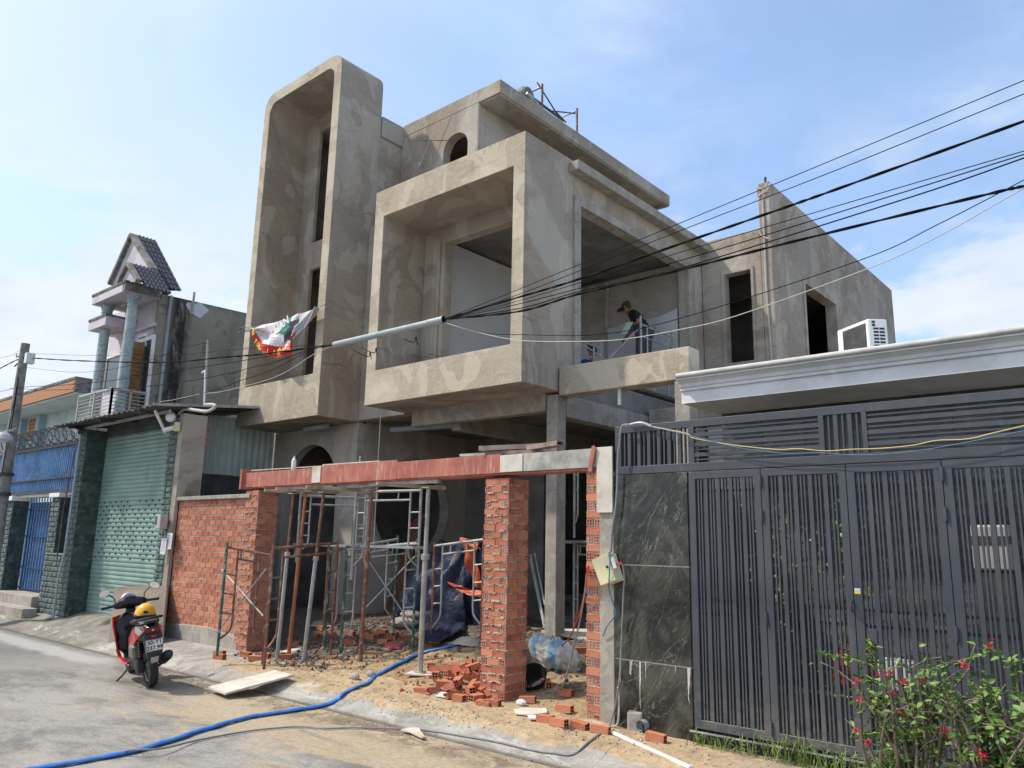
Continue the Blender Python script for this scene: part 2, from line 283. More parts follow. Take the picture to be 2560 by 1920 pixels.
LAMPG=simple('lamp_glass',(.55,.57,.58),.2,0,var=.05,sc=5,bump=0)
GLASSD=T('dark_window_glass',.08,0,.8); GLASSD.color((.03,.04,.045)); GLASSD=GLASSD.m
# road: old asphalt with cement bloom and sand
def roadm():
    t=T('worn_asphalt_with_cement_and_sand',.9,0,.3); x,y,z=t.xyz()
    fine=t.voro(55,'F1'); gr=t.noise(60,6,.75); mid=t.noise(5,7,.7,.6)
    asp=t.mix(t.rng(gr,.35,.65),(.085,.082,.078),(.235,.225,.21)); asp=t.mix(t.mt('MULTIPLY',t.rng(mid,.4,.7),.45),asp,(.20,.19,.17))
    vn=t.nt.nodes.new('ShaderNodeVectorMath'); vn.operation='ADD'; t.L(t.P,vn.inputs[0]); t.L(t.noise(1.5,5,.6,0,col=True),vn.inputs[1]); vw=vn.outputs[0]
    st=t.noise(1.1,10,.74,.25,v=t.map((.6,1.1,1))); cem=t.rng(st,.36,.58)
    cem=t.mt('MULTIPLY',cem,t.rng(t.noise(26,6,.75),.22,.58,.25,1))
    far=t.rng(x,-14.5,-10.5,.28,1); cem=t.mt('MULTIPLY',cem,far)
    col=t.mix(t.mt('MULTIPLY',cem,.85),asp,(.40,.375,.33)); crk=t.rng(t.voro(.8,'DISTANCE_TO_EDGE',v=t.map((1,1,1),v=vw)),.012,.0); col=t.mix(t.mt('MULTIPLY',crk,.35),col,(.05,.048,.045)); spk=t.noise(95,3,.8); col=t.mix(t.mt('MULTIPLY',t.rng(spk,.52,.66),.55),col,(.085,.08,.075)); col=t.mix(t.mt('MULTIPLY',t.rng(spk,.44,.34),.4),col,(.52,.49,.44))
    sx=t.mt('MULTIPLY',t.rng(x,-10.6,-8.2),t.rng(y,1.2,5.2)); sn=t.noise(1.3,9,.7,1.1,v=t.map((.5,1.4,1),(3,1,0))); edge=t.mt('ADD',sn,t.mt('MULTIPLY',t.rng(y,3.4,5.5),.22))
    sand=t.mt('MULTIPLY',t.rng(edge,.50,.64),sx); sand=t.mt('MULTIPLY',sand,t.rng(t.noise(32,6,.7),.22,.5))
    col=t.mix(t.mt('MULTIPLY',sand,.85),col,t.mix(t.rng(t.noise(18,6,.7),.35,.65),(.40,.30,.18),(.50,.41,.28)))
    gut=t.mt('MULTIPLY',t.rng(t.mt('ABSOLUTE',t.mt('SUBTRACT',y,5.30)),.42,.02),t.rng(t.noise(3.2,8,.7,.7),.38,.58)); gut=t.mt('MULTIPLY',gut,t.rng(x,-12.6,-11.2)); col=t.mix(t.mt('MULTIPLY',gut,.8),col,t.mix(t.rng(t.noise(22,6),.4,.6),(.085,.065,.045),(.19,.145,.095)))
    w=t.mt('MULTIPLY',t.rng(t.mt('ABSOLUTE',t.mt('SUBTRACT',t.mt('ADD',y,t.mt('MULTIPLY',t.noise(1.5,5),.4)),5.32)),.32,.1),t.rng(x,-11.4,-12.6)); col=t.mix(t.mt('MULTIPLY',w,.75),col,(.44,.43,.41))
    col=t.mix(t.mt('MULTIPLY',t.rng(fine,.42,.18),.22),col,(.07,.07,.07))
    t.color(col); t.bump(t.mt('ADD',gr,t.mt('MULTIPLY',mid,1.5)),.55,.012); return t.m
ROAD=roadm()
def pavem():
    t=T('concrete_pavement_with_sand',.93,0,.25); x,y,z=t.xyz()
    f=t.noise(30,7,.72); m=t.noise(2.4,8,.7,.8)
    col=t.mix(t.rng(m,.35,.68),(.255,.235,.205),(.42,.40,.36)); col=t.mix(t.mt('MULTIPLY',t.rng(f,.5,.75),.4),col,(.15,.14,.125))
    l=t.mt('MULTIPLY',t.rng(x,-13.4,-14.2),t.rng(t.noise(1.7,7,.65,1),.30,.58,.45,1)); col=t.mix(t.mt('MULTIPLY',l,.75),col,t.mix(t.rng(t.noise(4,7,.7),.4,.6),(.13,.115,.09),(.235,.21,.17)))
    inl=t.mt('MULTIPLY',t.rng(x,-11.0,-9.6),t.rng(x,-1.6,-3.4)); edge=t.mt('ADD',t.noise(2.1,8,.7,.7),t.mt('MULTIPLY',t.rng(y,5.62,6.15),.60))
    s=t.mt('MULTIPLY',t.rng(edge,.60,.76),inl); sc=t.mix(t.rng(t.noise(14,8,.75,.5),.35,.65),(.36,.25,.14),(.52,.395,.24)); sc=t.mix(t.mt('MULTIPLY',t.rng(t.noise(2.6,9,.75,.5,v=t.map((1,1,1),(5,5,2))),.50,.62),.6),sc,(.25,.18,.11)); col=t.mix(t.mt('MULTIPLY',s,.93),col,sc)
    wh=t.mt('MULTIPLY',t.rng(t.noise(1.9,8,.72,.6,v=t.map((.6,1.5,1),(7,3,0))),.54,.62),t.rng(t.mt('ABSOLUTE',t.mt('SUBTRACT',y,5.8)),.35,.1)); col=t.mix(t.mt('MULTIPLY',wh,.7),col,(.50,.48,.44))
    gut=t.rng(t.mt('ADD',y,t.mt('MULTIPLY',t.noise(3,7,.7),.12)),5.655,5.60); col=t.mix(t.mt('MULTIPLY',gut,.6),col,(.09,.075,.06))
    jt=t.rng(t.mt('ABSOLUTE',t.mt('SUBTRACT',t.mt('FRACT',t.mt('ADD',t.mt('MULTIPLY',x,.9),t.mt('MULTIPLY',t.noise(3,3),.06))),.5)),.006,.002); col=t.mix(t.mt('MULTIPLY',jt,.5),col,(.12,.11,.1))
    t.color(col); t.bump(t.mt('ADD',t.mt('MULTIPLY',f,.7),m),.7,.02); return t.m
PAVE=pavem()
def soilm():
    t=T('sand_and_rubble_soil',.96,0,.15); x,y,z=t.xyz(); f=t.noise(22,8,.75,.4); m=t.noise(3.1,8,.7,.9)
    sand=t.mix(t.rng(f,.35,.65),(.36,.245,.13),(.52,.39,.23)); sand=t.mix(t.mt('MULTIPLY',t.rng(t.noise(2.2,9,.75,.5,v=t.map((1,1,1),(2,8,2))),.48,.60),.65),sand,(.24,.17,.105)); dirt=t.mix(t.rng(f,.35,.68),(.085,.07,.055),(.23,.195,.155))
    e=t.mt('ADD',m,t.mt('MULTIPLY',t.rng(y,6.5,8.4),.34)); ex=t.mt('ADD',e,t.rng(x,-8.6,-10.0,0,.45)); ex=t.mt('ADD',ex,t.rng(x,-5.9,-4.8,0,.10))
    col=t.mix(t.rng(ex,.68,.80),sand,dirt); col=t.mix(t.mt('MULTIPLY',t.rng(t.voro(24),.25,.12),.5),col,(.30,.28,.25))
    t.color(col); t.bump(t.mt('ADD',f,m),.9,.03); return t.m
SOIL=soilm()
# ------------------------------------------------------------------ mesh helpers
WL={}
class G:
    def __init__(s): s.v=[]; s.f=[]; s.mi=[]
    def add(s,vs,fs,mi=0):
        n=len(s.v); s.v+= [tuple(v) for v in vs]; s.f+=[tuple(i+n for i in f) for f in fs]; s.mi+=[mi]*len(fs); return s
    def box(s,x0,x1,y0,y1,z0,z1,mi=0):
        return s.add([(x0,y0,z0),(x1,y0,z0),(x1,y1,z0),(x0,y1,z0),(x0,y0,z1),(x1,y0,z1),(x1,y1,z1),(x0,y1,z1)],[(0,3,2,1),(4,5,6,7),(0,1,5,4),(1,2,6,5),(2,3,7,6),(3,0,4,7)],mi)
    def obox(s,c,sz,M=None,mi=0):
        M=M or Matrix.Identity(3); c=Vector(c); hx,hy,hz=[q/2 for q in sz]
        vs=[c+M@Vector(p) for p in((-hx,-hy,-hz),(hx,-hy,-hz),(hx,hy,-hz),(-hx,hy,-hz),(-hx,-hy,hz),(hx,-hy,hz),(hx,hy,hz),(-hx,hy,hz))]
        return s.add(vs,[(0,3,2,1),(4,5,6,7),(0,1,5,4),(1,2,6,5),(2,3,7,6),(3,0,4,7)],mi)
    def bar(s,a,b,w,h,up=(0,0,1),mi=0):
        a=Vector(a);b=Vector(b);d=(b-a); l=d.length; d.normalize(); u=Vector(up); x=d.cross(u)
        if x.length<1e-4: x=Vector((1,0,0))
        x.normalize(); u=x.cross(d); M=Matrix((d,x,u)).transposed(); return s.obox((a+b)/2,(l,w,h),M,mi)
    def tube(s,pts,r,n=8,cap=True,flat=1.0,mi=0):
        pts=[Vector(p) for p in pts]; rs=r if isinstance(r,(list,tuple)) else [r]*len(pts); base=len(s.v); prev=None; vs=[]
        for i,p in enumerate(pts):
            d=(pts[min(i+1,len(pts)-1)]-pts[max(i-1,0)]).normalized()
            if prev is None: x=d.cross(Vector((0,0,1))); x= x if x.length>1e-3 else Vector((1,0,0))
            else: x=prev-d*prev.dot(d)
            x.normalize(); prev=x; y=d.cross(x)
            for k in range(n):
                a=2*math.pi*k/n; vs.append(p+rs[i]*(math.cos(a)*x+math.sin(a)*flat*y))
        fs=[]
        for i in range(len(pts)-1):
            for k in range(n): a=i*n+k;b=i*n+(k+1)%n; fs.append((a,b,b+n,a+n))
        if cap: fs.append(tuple(range(n-1,-1,-1))); fs.append(tuple(range((len(pts)-1)*n,len(pts)*n)))
        return s.add(vs,fs,mi)
    def plate(s,outer,holes,to3,th,mi=0):
        """2D outline with holes, to3(u,v,w) maps to 3D, w in 0..th"""
        loops=[outer]+list(holes); flat=[p for l in loops for p in l]; n=len(flat)
        tris=tessellate_polygon([[Vector((p[0],p[1],0)) for p in l] for l in loops])
        vs=[to3(p[0],p[1],0) for p in flat]+[to3(p[0],p[1],th) for p in flat]; fs=[]
        fs+= [tuple(t) for t in tris]+[tuple(i+n for i in reversed(t)) for t in tris]; o=0
        for l in loops:
            k=len(l)
            for i in range(k): a=o+i;b=o+(i+1)%k; fs.append((a,b,b+n,a+n))
            o+=k
        return s.add(vs,fs,mi)
    def prism(s,poly,to3,th,mi=0): return s.plate(poly,[],to3,th,mi)
    def lathe(s,prof,c,n=16,axis='Z',mi=0):
        c=Vector(c); vs=[]
        for r,h in prof:
            for k in range(n):
                a=2*math.pi*k/n; p=Vector((r*math.cos(a),r*math.sin(a),h))
                if axis=='Y': p=Vector((p.x,p.z,p.y))
                if axis=='X': p=Vector((p.z,p.x,p.y))
                vs.append(c+p)
        fs=[]
        for i in range(len(prof)-1):
            for k in range(n): a=i*n+k;b=i*n+(k+1)%n; fs.append((a,b,b+n,a+n))
        return s.add(vs,fs,mi)
    def ball(s,c,r,n=12,m=8,sc=(1,1,1),mi=0,M=None):
        M=M or Matrix.Identity(3); c=Vector(c); vs=[];fs=[]
        for i in range(m+1):
            t=math.pi*i/m
            for k in range(n):
                a=2*math.pi*k/n; vs.append(c+M@Vector((r*sc[0]*math.sin(t)*math.cos(a),r*sc[1]*math.sin(t)*math.sin(a),r*sc[2]*math.cos(t))))
        for i in range(m):
            for k in range(n): a=i*n+k;b=i*n+(k+1)%n; fs.append((a,b,b+n,a+n))
        return s.add(vs,fs,mi)
    def grid(s,fn,nu,nv,mi=0):
        vs=[fn(i/nu,j/nv) for i in range(nu+1) for j in range(nv+1)]
        return s.add(vs,[(i*(nv+1)+j,(i+1)*(nv+1)+j,(i+1)*(nv+1)+j+1,i*(nv+1)+j+1) for i in range(nu) for j in range(nv)],mi)
    def mesh(s,name,mats,smooth=False):
        me=bpy.data.meshes.new(name); me.from_pydata(s.v,[],s.f)
        for m_ in (mats if isinstance(mats,(list,tuple)) else [mats]): me.materials.append(m_)
        me.polygons.foreach_set('material_index',s.mi)
        bm=bmesh.new(); bm.from_mesh(me); bmesh.ops.recalc_face_normals(bm,faces=bm.faces); bm.to_mesh(me); bm.free()
        if smooth: me.shade_smooth(); me.set_sharp_from_angle(angle=R(40)) if hasattr(me,'set_sharp_from_angle') else None
        me.update(); return me
def link(name,me,parent=None,loc=None,rot=None):
    o=bpy.data.objects.new(name,me); COL.objects.link(o)
    if parent is not None: o.parent=parent
    base=WL.get(parent.name,Vector((0,0,0))) if parent is not None else Vector((0,0,0))
    if loc is None: o.location=-base; WL[o.name]=Vector((0,0,0))
    else: o.location=Vector(loc)-base; WL[o.name]=Vector(loc)
    if rot is not None: o.rotation_euler=rot
    return o
def part(name,g,mats,parent=None,smooth=False,bevel=0,loc=None,rot=None,**kw):
    o=link(name,g.mesh(name,mats,smooth),parent,loc,rot)
    if bevel:
        b=o.modifiers.new('bevel','BEVEL'); b.width=bevel; b.segments=2; b.limit_method='ANGLE'; b.angle_limit=R(40)
    for k,v in kw.items(): o[k]=v
    return o
def thing(name,label,cat,loc=(0,0,0),group=None,rot=None):
    o=bpy.data.objects.new(name,None); COL.objects.link(o); o.location=loc; o.empty_display_size=.1; WL[o.name]=Vector(loc)
    if rot is not None: o.rotation_euler=rot
    o['label']=label;o['category']=cat
    if group:o['group']=group
    return o
def tag(o,label,cat,group=None,kind=None):
    o['label']=label;o['category']=cat
    if group:o['group']=group
    if kind:o['kind']=kind
    return o
def recenter(o):
    me=o.data; c=sum((v.co for v in me.vertices),Vector())/max(1,len(me.vertices)); c.z=min(v.co.z for v in me.vertices)
    if o.parent is None:
        me.transform(Matrix.Translation(-c)); o.location=o.location+c; WL[o.name]=Vector(c)
    return o
def single(name,g,mats,label,cat,group=None,smooth=False,bevel=0,kind=None):
    return tag(part(name,g,mats,None,smooth,bevel),label,cat,group,kind)
XZ=lambda y0,s=1: (lambda u,v,w:(u,y0+s*w,v))      # plate in the facade direction
YZ=lambda x0,s=1: (lambda u,v,w:(x0+s*w,u,v))      # plate in the depth direction
XY=lambda z0_,s=1: (lambda u,v,w:(u,v,z0_+s*w))
def rect(a,b,c,d): return [(a,c),(b,c),(b,d),(a,d)]
def rrect(a,b,c,d,r,corners=(0,0,1,1),n=8):
    out=[]
    for (cx_,cy_,sx_,sy_,a0),k in zip(((a,c,1,1,180),(b,c,-1,1,270),(b,d,-1,-1,0),(a,d,1,-1,90)),corners):
        if not k: out.append((cx_,cy_)); continue
        for i in range(n+1): t=R(a0+90*i/n); out.append((cx_+sx_*r+r*math.cos(t),cy_+sy_*r+r*math.sin(t)))
    return out
def archp(x0,x1,zb,zc,n=18):
    c=(x0+x1)/2;r=(x1-x0)/2
    return [(x0,zb),(x1,zb)]+[(c+r*math.cos(math.pi*i/n),zc+r*math.sin(math.pi*i/n)) for i in range(n+1)]
def circ(cx_,cy_,r,n=40): return [(cx_+r*math.cos(2*math.pi*i/n),cy_+r*math.sin(2*math.pi*i/n)) for i in range(n)]
def catmull(pts,n=6):
    P=[Vector(p) for p in pts]; out=[]
    for i in range(len(P)-1):
        a=P[max(i-1,0)];b=P[i];c=P[i+1];d=P[min(i+2,len(P)-1)]
        for k in range(n):
            t=k/n; out.append(.5*((2*b)+(c-a)*t+(2*a-5*b+4*c-d)*t*t+(3*b-a-3*c+d)*t**3))
    out.append(P[-1]); return out
def textg(s,size,g,M,bold=0.0,mi=0):
    cu=bpy.data.curves.new('t','FONT'); cu.body=s; cu.size=size; cu.align_x='CENTER'; cu.align_y='CENTER'; cu.extrude=.001; cu.offset=bold
    ob=bpy.data.objects.new('t',cu); COL.objects.link(ob); dg=bpy.context.evaluated_depsgraph_get(); me=bpy.data.meshes.new_from_object(ob.evaluated_get(dg))
    g.add([M@v.co for v in me.vertices],[tuple(p.vertices) for p in me.polygons],mi)
    bpy.data.objects.remove(ob); bpy.data.curves.remove(cu); bpy.data.meshes.remove(me)
# ================================================================== SETTING
g=G(); g.add([(-900,-900,-.06),(900,-900,-.06),(900,900,-.06),(-900,900,-.06)],[(0,1,2,3)])
part('ground',g,simple('bare_earth',(.14,.12,.09),.95,0,var=.2,sc=.5,bump=.2),kind='structure')
g=G(); g.add([(-120,-6,0),(60,-6,0),(60,5.56,0),(-120,5.56,0)],[(0,1,2,3)]); part('road',g,ROAD,kind='structure')
g=G(); g.box(-120,60,-7.2,-6,-.02,.13); part('far_kerb',g,PAVE,kind='structure')
def hgrid(x0,x1,y0,y1,dx,dy):
    g=G(); nx=int((x1-x0)/dx); ny=int((y1-y0)/dy)
    return g.grid(lambda u,v:(x0+(x1-x0)*u,y0+(y1-y0)*v,H(x0+(x1-x0)*u,y0+(y1-y0)*v)+.004),nx,ny)
part('pavement',hgrid(-40,-13.3,5.5,6.9,.2,.07),PAVE,smooth=True,kind='structure')
part('pavement',hgrid(-13.3,-2,5.5,6.62,.05,.04),PAVE,smooth=True,kind='structure')
part('pavement',hgrid(-2,20,5.5,7.0,.2,.07),PAVE,smooth=True,kind='structure')
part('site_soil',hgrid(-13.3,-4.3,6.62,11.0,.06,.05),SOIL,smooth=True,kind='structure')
g=G(); g.box(-14.2,-4.35,10.9,16,.1,.5); part('house_floor',g,SOF,kind='structure')
g=G(); g.box(-4.3,20,7.0,9,.05,.16); part('yard_floor',g,simple('yard_concrete',(.22,.215,.2),.9),kind='structure')
# ================================================================== HOUSE UNDER CONSTRUCTION
HS=thing('concrete_house','unfinished grey cement-plastered house with a rounded tower frame and a square balcony box','house',(-9,10,0))
def hp(name,g,mat=PL,bevel=.012,**k): return part(name,g,mat,HS,bevel=bevel,**k)
# tower frame
g=G(); g.plate(rrect(-14.03,-11.36,3.93,11.1,.33),[rrect(-13.82,-11.585,4.71,10.86,.24)],XZ(8.0),1.02); hp('tower_frame',g,[PL],bevel=.02)
g=G(); g.plate(rect(-13.90,-11.5,4.5,10.92),[rect(-13.37,-11.7,4.62,7.32),rect(-13.37,-11.7,7.93,10.5)],XZ(8.955),.09); hp('tower_back_wall',g,PL)
# main front wall between tower and balcony box, ground floor wall with the arch
g=G(); g.box(-11.355,-10.1,8.87,9.07,3.95,7.74); hp('wall',g)
g=G(); g.plate([(-14.1,0),(-11.37,0),(-11.37,3.925),(-14.1,3.925)],[archp(-13.6,-11.92,.3,2.76)[0:]],XZ(8.9),.2); hp('arch_wall',g,PLI)
g=G(); g.plate(rect(9.1,11.8,0,3.94),[circ(10.32,2.4,.95)],YZ(-11.37,-1),.2); hp('circle_wall',g,PLI)
g=G(); g.plate(circ(10.32,2.4,1.0),[circ(10.32,2.4,.945)],YZ(-11.34,-1),.24); hp('circle_trim',g,RC,bevel=.004)
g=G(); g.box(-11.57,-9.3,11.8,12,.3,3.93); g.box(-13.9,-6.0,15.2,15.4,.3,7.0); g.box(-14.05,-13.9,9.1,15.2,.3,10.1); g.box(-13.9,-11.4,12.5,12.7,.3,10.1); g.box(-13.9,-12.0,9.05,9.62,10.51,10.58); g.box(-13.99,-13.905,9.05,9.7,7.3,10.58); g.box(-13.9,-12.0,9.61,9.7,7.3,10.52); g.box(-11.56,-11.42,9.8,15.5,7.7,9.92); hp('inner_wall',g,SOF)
g=G(); g.box(-9.15,-8.95,11.7,11.95,.3,3.93); hp('column',g,RC)
# balcony box
g=G(); g.plate(rect(-10.08,-6.709,3.97,7.74),[rect(-9.845,-6.93,4.54,7.245)],XZ(8.0),.97); hp('balcony_box',g,PL,bevel=.015)
g=G(); g.plate(rect(-10.07,-6.93,4.35,7.74),[rect(-9.34,-7.0,4.36,6.95)],XZ(8.97),.2); hp('balcony_back_wall',g,PL)
g=G(); g.box(-9.6,-9.42,8.93,8.968,4.5,6.97); hp('plaster_pier',g,PL)
g=G(); g.box(-9.95,-9.71,9.17,13.0,4.3,7.2); hp('white_room_wall',g,PRIMER)
g=G(); g.box(-9.7,-6.95,12.95,13.1,4.3,7.2); hp('room_back_wall',g,PLI)
g=G(); g.prism([(-9.7,4.3),(-8.62,4.3),(-8.62,5.98),(-8.9,5.93),(-9.3,5.95),(-9.7,5.88)],XZ(12.93),.015); g.prism([(-8.6,4.3),(-6.96,4.3),(-6.96,6.28),(-7.3,6.2),(-7.7,6.17),(-8.1,6.2),(-8.3,6.14),(-8.6,6.15)],XZ(12.90),.015); hp('white_primer_patch',g,PRIMER,bevel=0)
g=G(); g.box(-8.61,-8.55,12.86,12.95,4.3,7.15); hp('room_pier',g,PLI)
# side wall with the big opening
g=G(); g.plate([(8.97,4.37),(13.46,4.37),(13.46,7.74),(8.97,7.74)],[rect(9.32,12.86,4.38,7.03)],YZ(-6.71,-1),.2); hp('side_wall',g,PL)
g=G(); g.plate(rect(9.17,13.06,4.385,7.16),[rect(9.33,12.84,4.386,7.02)],YZ(-6.67,-1),.06); hp('opening_frame',g,RC,bevel=.008)
g=G(); g.box(-6.93,-6.69,13.07,13.3,4.3,7.4); hp('wall_pier',g,PL)
g=G(); g.box(-6.708,-6.52,9.05,13.6,7.50,7.66); hp('lintel_strip',g,RC)
# slabs
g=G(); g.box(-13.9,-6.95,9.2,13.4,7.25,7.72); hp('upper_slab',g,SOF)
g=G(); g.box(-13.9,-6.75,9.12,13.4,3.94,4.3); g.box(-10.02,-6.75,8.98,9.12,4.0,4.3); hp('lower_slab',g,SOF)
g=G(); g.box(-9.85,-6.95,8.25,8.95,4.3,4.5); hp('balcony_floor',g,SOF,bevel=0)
g=G(); g.box(-9.8,-6.93,8.79,8.975,3.70,4.0); hp('front_beam',g,RC)
g=G(); g.box(-6.92,-6.70,9.03,13.4,3.62,3.95); g.box(-9.15,-8.95,9.1,13.4,3.62,3.94); g.box(-6.68,-4.62,11.3,11.5,3.7,4.05); g.box(-4.82,-4.6,9.1,13.4,3.7,4.05); hp('floor_beam',g,RC)
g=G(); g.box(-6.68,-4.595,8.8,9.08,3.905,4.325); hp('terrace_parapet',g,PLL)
g=G(); g.box(-6.905,-6.712,8.805,9.02,.2,3.93); hp('front_column',g,RC,bevel=.008)
g=G(); g.box(-4.82,-4.61,8.81,9.02,.1,3.9); hp('front_column',g,RC,bevel=.008)
# thin lighter skin over the front faces: sunlight put into the plaster colour
g=G(); g.plate(rect(-10.078,-6.712,3.975,7.737),[rect(-9.847,-6.928,4.538,7.247)],XZ(7.988),.012); hp('sunlit_front_skin',g,PLL,bevel=.004)
g=G(); g.plate(rrect(-14.028,-11.362,3.935,11.097,.33),[rrect(-13.822,-11.583,4.708,10.862,.24)],XZ(7.988),.012); hp('sunlit_front_skin',g,PLL,bevel=.004)
# third floor room and roof
g=G(); g.box(-11.56,-11.38,9.03,9.598,7.7,9.72); hp('stair_wall',g,PL)
g=G(); g.box(-11.56,-11.34,9.04,9.598,9.72,10.16); hp('roof_beam',g,PL)
g=G(); g.plate(rect(-11.56,-9.22,7.7,9.93),[archp(-10.145,-9.49,8.2,9.165)],XZ(9.6),.2); hp('room_front_wall',g,PL)
g=G(); g.box(-9.42,-9.22,9.8,15.6,7.7,9.93); g.box(-11.34,-9.42,15.4,15.6,7.7,9.93); g.box(-13.9,-11.4,11.2,11.4,7.7,9.93); hp('room_wall',g,PL)
g=G(); g.box(-11.36,-8.69,9.598,15.86,9.932,10.2); hp('roof_slab',g,PL,bevel=.01)
g=G(); g.plate(rect(-9.2,-8.71,9.63,15.83),[rect(-9.19,-8.84,9.75,15.7)],XY(9.90),.031); hp('drip_moulding',g,PL,bevel=.004)
# front wall of the rear wing and the long fin wall
g=G(); g.plate(rect(-6.71,-5.5,0.1,7.725),[rect(-6.235,-5.70,5.19,6.95)],XZ(13.46),.2); hp('rear_front_wall',g,PL)
g=G(); g.plate(rect(-6.29,-5.65,5.12,7.02),[rect(-6.234,-5.701,5.191,6.949)],XZ(13.43),.03); hp('window_frame',g,PL,bevel=.004)
g=G(); g.plate([(13.46,0),(21.6,0),(21.6,8.62),(13.46,8.62)],[rect(15.03,16.86,4.9,7.02)],YZ(-5.28,-1),.215); hp('fin_wall',g,PL)
g=G(); g.plate([(14.93,5.0),(16.96,5.0),(16.96,7.11),(14.93,7.11)],[rect(15.031,16.859,5.0,7.019)],YZ(-5.25,-1),.03); hp('window_frame',g,PL,bevel=.004)
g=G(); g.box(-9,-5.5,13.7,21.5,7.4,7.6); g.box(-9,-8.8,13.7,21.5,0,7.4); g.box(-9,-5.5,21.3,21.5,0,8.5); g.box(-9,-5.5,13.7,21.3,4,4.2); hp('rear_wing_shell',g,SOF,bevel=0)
g=G(); g.box(-6.66,-5.3,13.44,13.458,2.6,4.0); hp('white_primer_patch',g,PRIMER,bevel=0)
g=G(); g.box(-5.28,-4.3,13.5,13.7,0,4.6); g.box(-4.45,-4.3,9.1,13.5,0,2.9); hp('boundary_wall',g,PLI)
# starter bars and drain stub
for p in ((z4(728,150,Y=13.55)),(z4(738,150,Y=13.58))):
    g=G(); g.tube([(p.x,p.y,8.6),(p.x+.01,p.y,p.z)],.012,6); hp('rebar_stub',g,DKST,bevel=0)
g=G(); p=z3(1205,1425,Y=8.9); g.tube([(p.x,8.9,3.92),(p.x,8.9,3.68)],.025,8); hp('drain_stub',g,WHITEP,bevel=0)
# conduit up the fin edge and loose white wire at its top
g=G(); g.tube([(-5.40,13.44,8.3),(-5.41,13.44,6.5),(-5.38,13.44,5.2),(-5.39,13.44,4.3)],.018,6); part('fin_conduit',g,CABW,HS)
pts=[z4(x,y,Y=13.42) for x,y in((745,200),(740,240),(680,310),(665,290),(672,240),(700,250),(770,240),(775,200),(755,260),(690,300))]
g=G(); g.tube(catmull(pts,5),.014,6); part('wire_coil',g,CABW,HS); g=G(); g.tube(catmull([z4(x,y,Y=13.42) for x,y in((675,590),(690,630),(720,665),(765,680))],5),.014,6); part('wire_coil',g,CABW,HS)
# dark soil pipe under the slab
g=G(); g.tube([(-10.9,9.3,3.8),(-9.3,9.6,3.8)],.055,10); part('drain_pipe',g,PVC,HS,smooth=True)
g=G(); g.tube([(-12.6,8.6,3.86),(-11.9,8.6,3.86)],.05,10); part('drain_pipe',g,PVC,HS,smooth=True)
g=G(); pts=[z3(x,y,Y=12.85) for x,y in((930,540),(1000,545),(1060,585),(1100,600),(1105,560))]; g.tube(catmull(pts,4),.03,6); part('bent_conduit',g,CABW,HS)
# plumb cord hanging at the front
p=z1(1205,1310,Y=8.3); g=G(); g.tube([(p.x,8.3,3.95),(p.x,8.3,1.7)],.006,5); single('cord',g,CABW,'thin cord hanging from the underside of the balcony box','cord')
p0=z0(1680,512,Y=9.5);p1=z0(1505,960,Y=9.5);p2=z0(1450,1050,Y=9.5); g=G(); g.tube([p0,p1,p2],.006,5); g.tube([z0(1500,945,Y=9.55),z0(1507,968,Y=9.5)],.02,6); single('cord',g,CABW,'thin pale cord hanging slantwise down the wall left of the arched window','cord')
# ================================================================== ROOF TOP: water heater and scaffold rails
WH=thing('solar_water_heater','round grey tank with sloping glass tubes on the flat roof','water heater',(-9.1,10.8,10.2))
p=z2(715,470,X=-9.0)
g=G(); g.lathe([(0.001,-.6),(.15,-.58),(.19,-.5),(.19,.5),(.15,.58),(.001,.6)],(p.x-.62,p.y,p.z+.02),20,'X'); part('tank',g,simple('dull_grey_tank',(.17,.17,.16),.6,.2,var=.2,sc=6,bump=0),WH,smooth=True)
e=z2(1015,690,X=-9.0)
for i in range(10):
    xo=-.05-.1*i; g=G(); g.tube([(p.x+xo,p.y+.1,p.z),(e.x+xo,e.y,max(e.z,10.28))],.029,8); part('glass_tube',g,GLASSD,WH,smooth=True)
g=G()
for xo in(.02,-1.05): g.bar((p.x+xo,p.y-.15,p.z-.05),(e.x+xo,e.y+.05,10.25),.04,.05); g.bar((p.x+xo,p.y,p.z),(p.x+xo,p.y,10.2),.03,.03)
part('stand',g,GALV,WH)
for i,(a,b,ln) in enumerate((((815,380),(815,570),'nearer the front corner'),((1115,590),(1118,785),'farther back along the edge'))):
    A=z2(*a,X=-9.0);B=z2(*b,X=-9.0); t_=thing('roof_rail_frame','rusty scaffold frame standing on the roof edge, '+ln,'scaffold frame',(B.x,B.y,10.2),'scaffold frames on the roof')
    g=G(); g.tube([(A.x,A.y,A.z),(A.x,A.y,10.2)],.024,8); part('post',g,RUST,t_)
    g=G(); g.tube([(A.x,A.y,A.z-.06),(A.x-.9,A.y,A.z-.06),(A.x-.9,A.y,10.2)],.02,8); part('rail',g,GALV,t_)
g=G(); g.tube([z2(770,365,X=-9.05),z2(930,620,X=-9.05),z2(1020,712,X=-9.05)],.016,6); g.tube([z2(870,610,X=-9.02),z2(1100,635,X=-9.02)],.014,6); single('brace_rods',g,DKST,'thin dark brace rods between the two frames on the roof','rod')
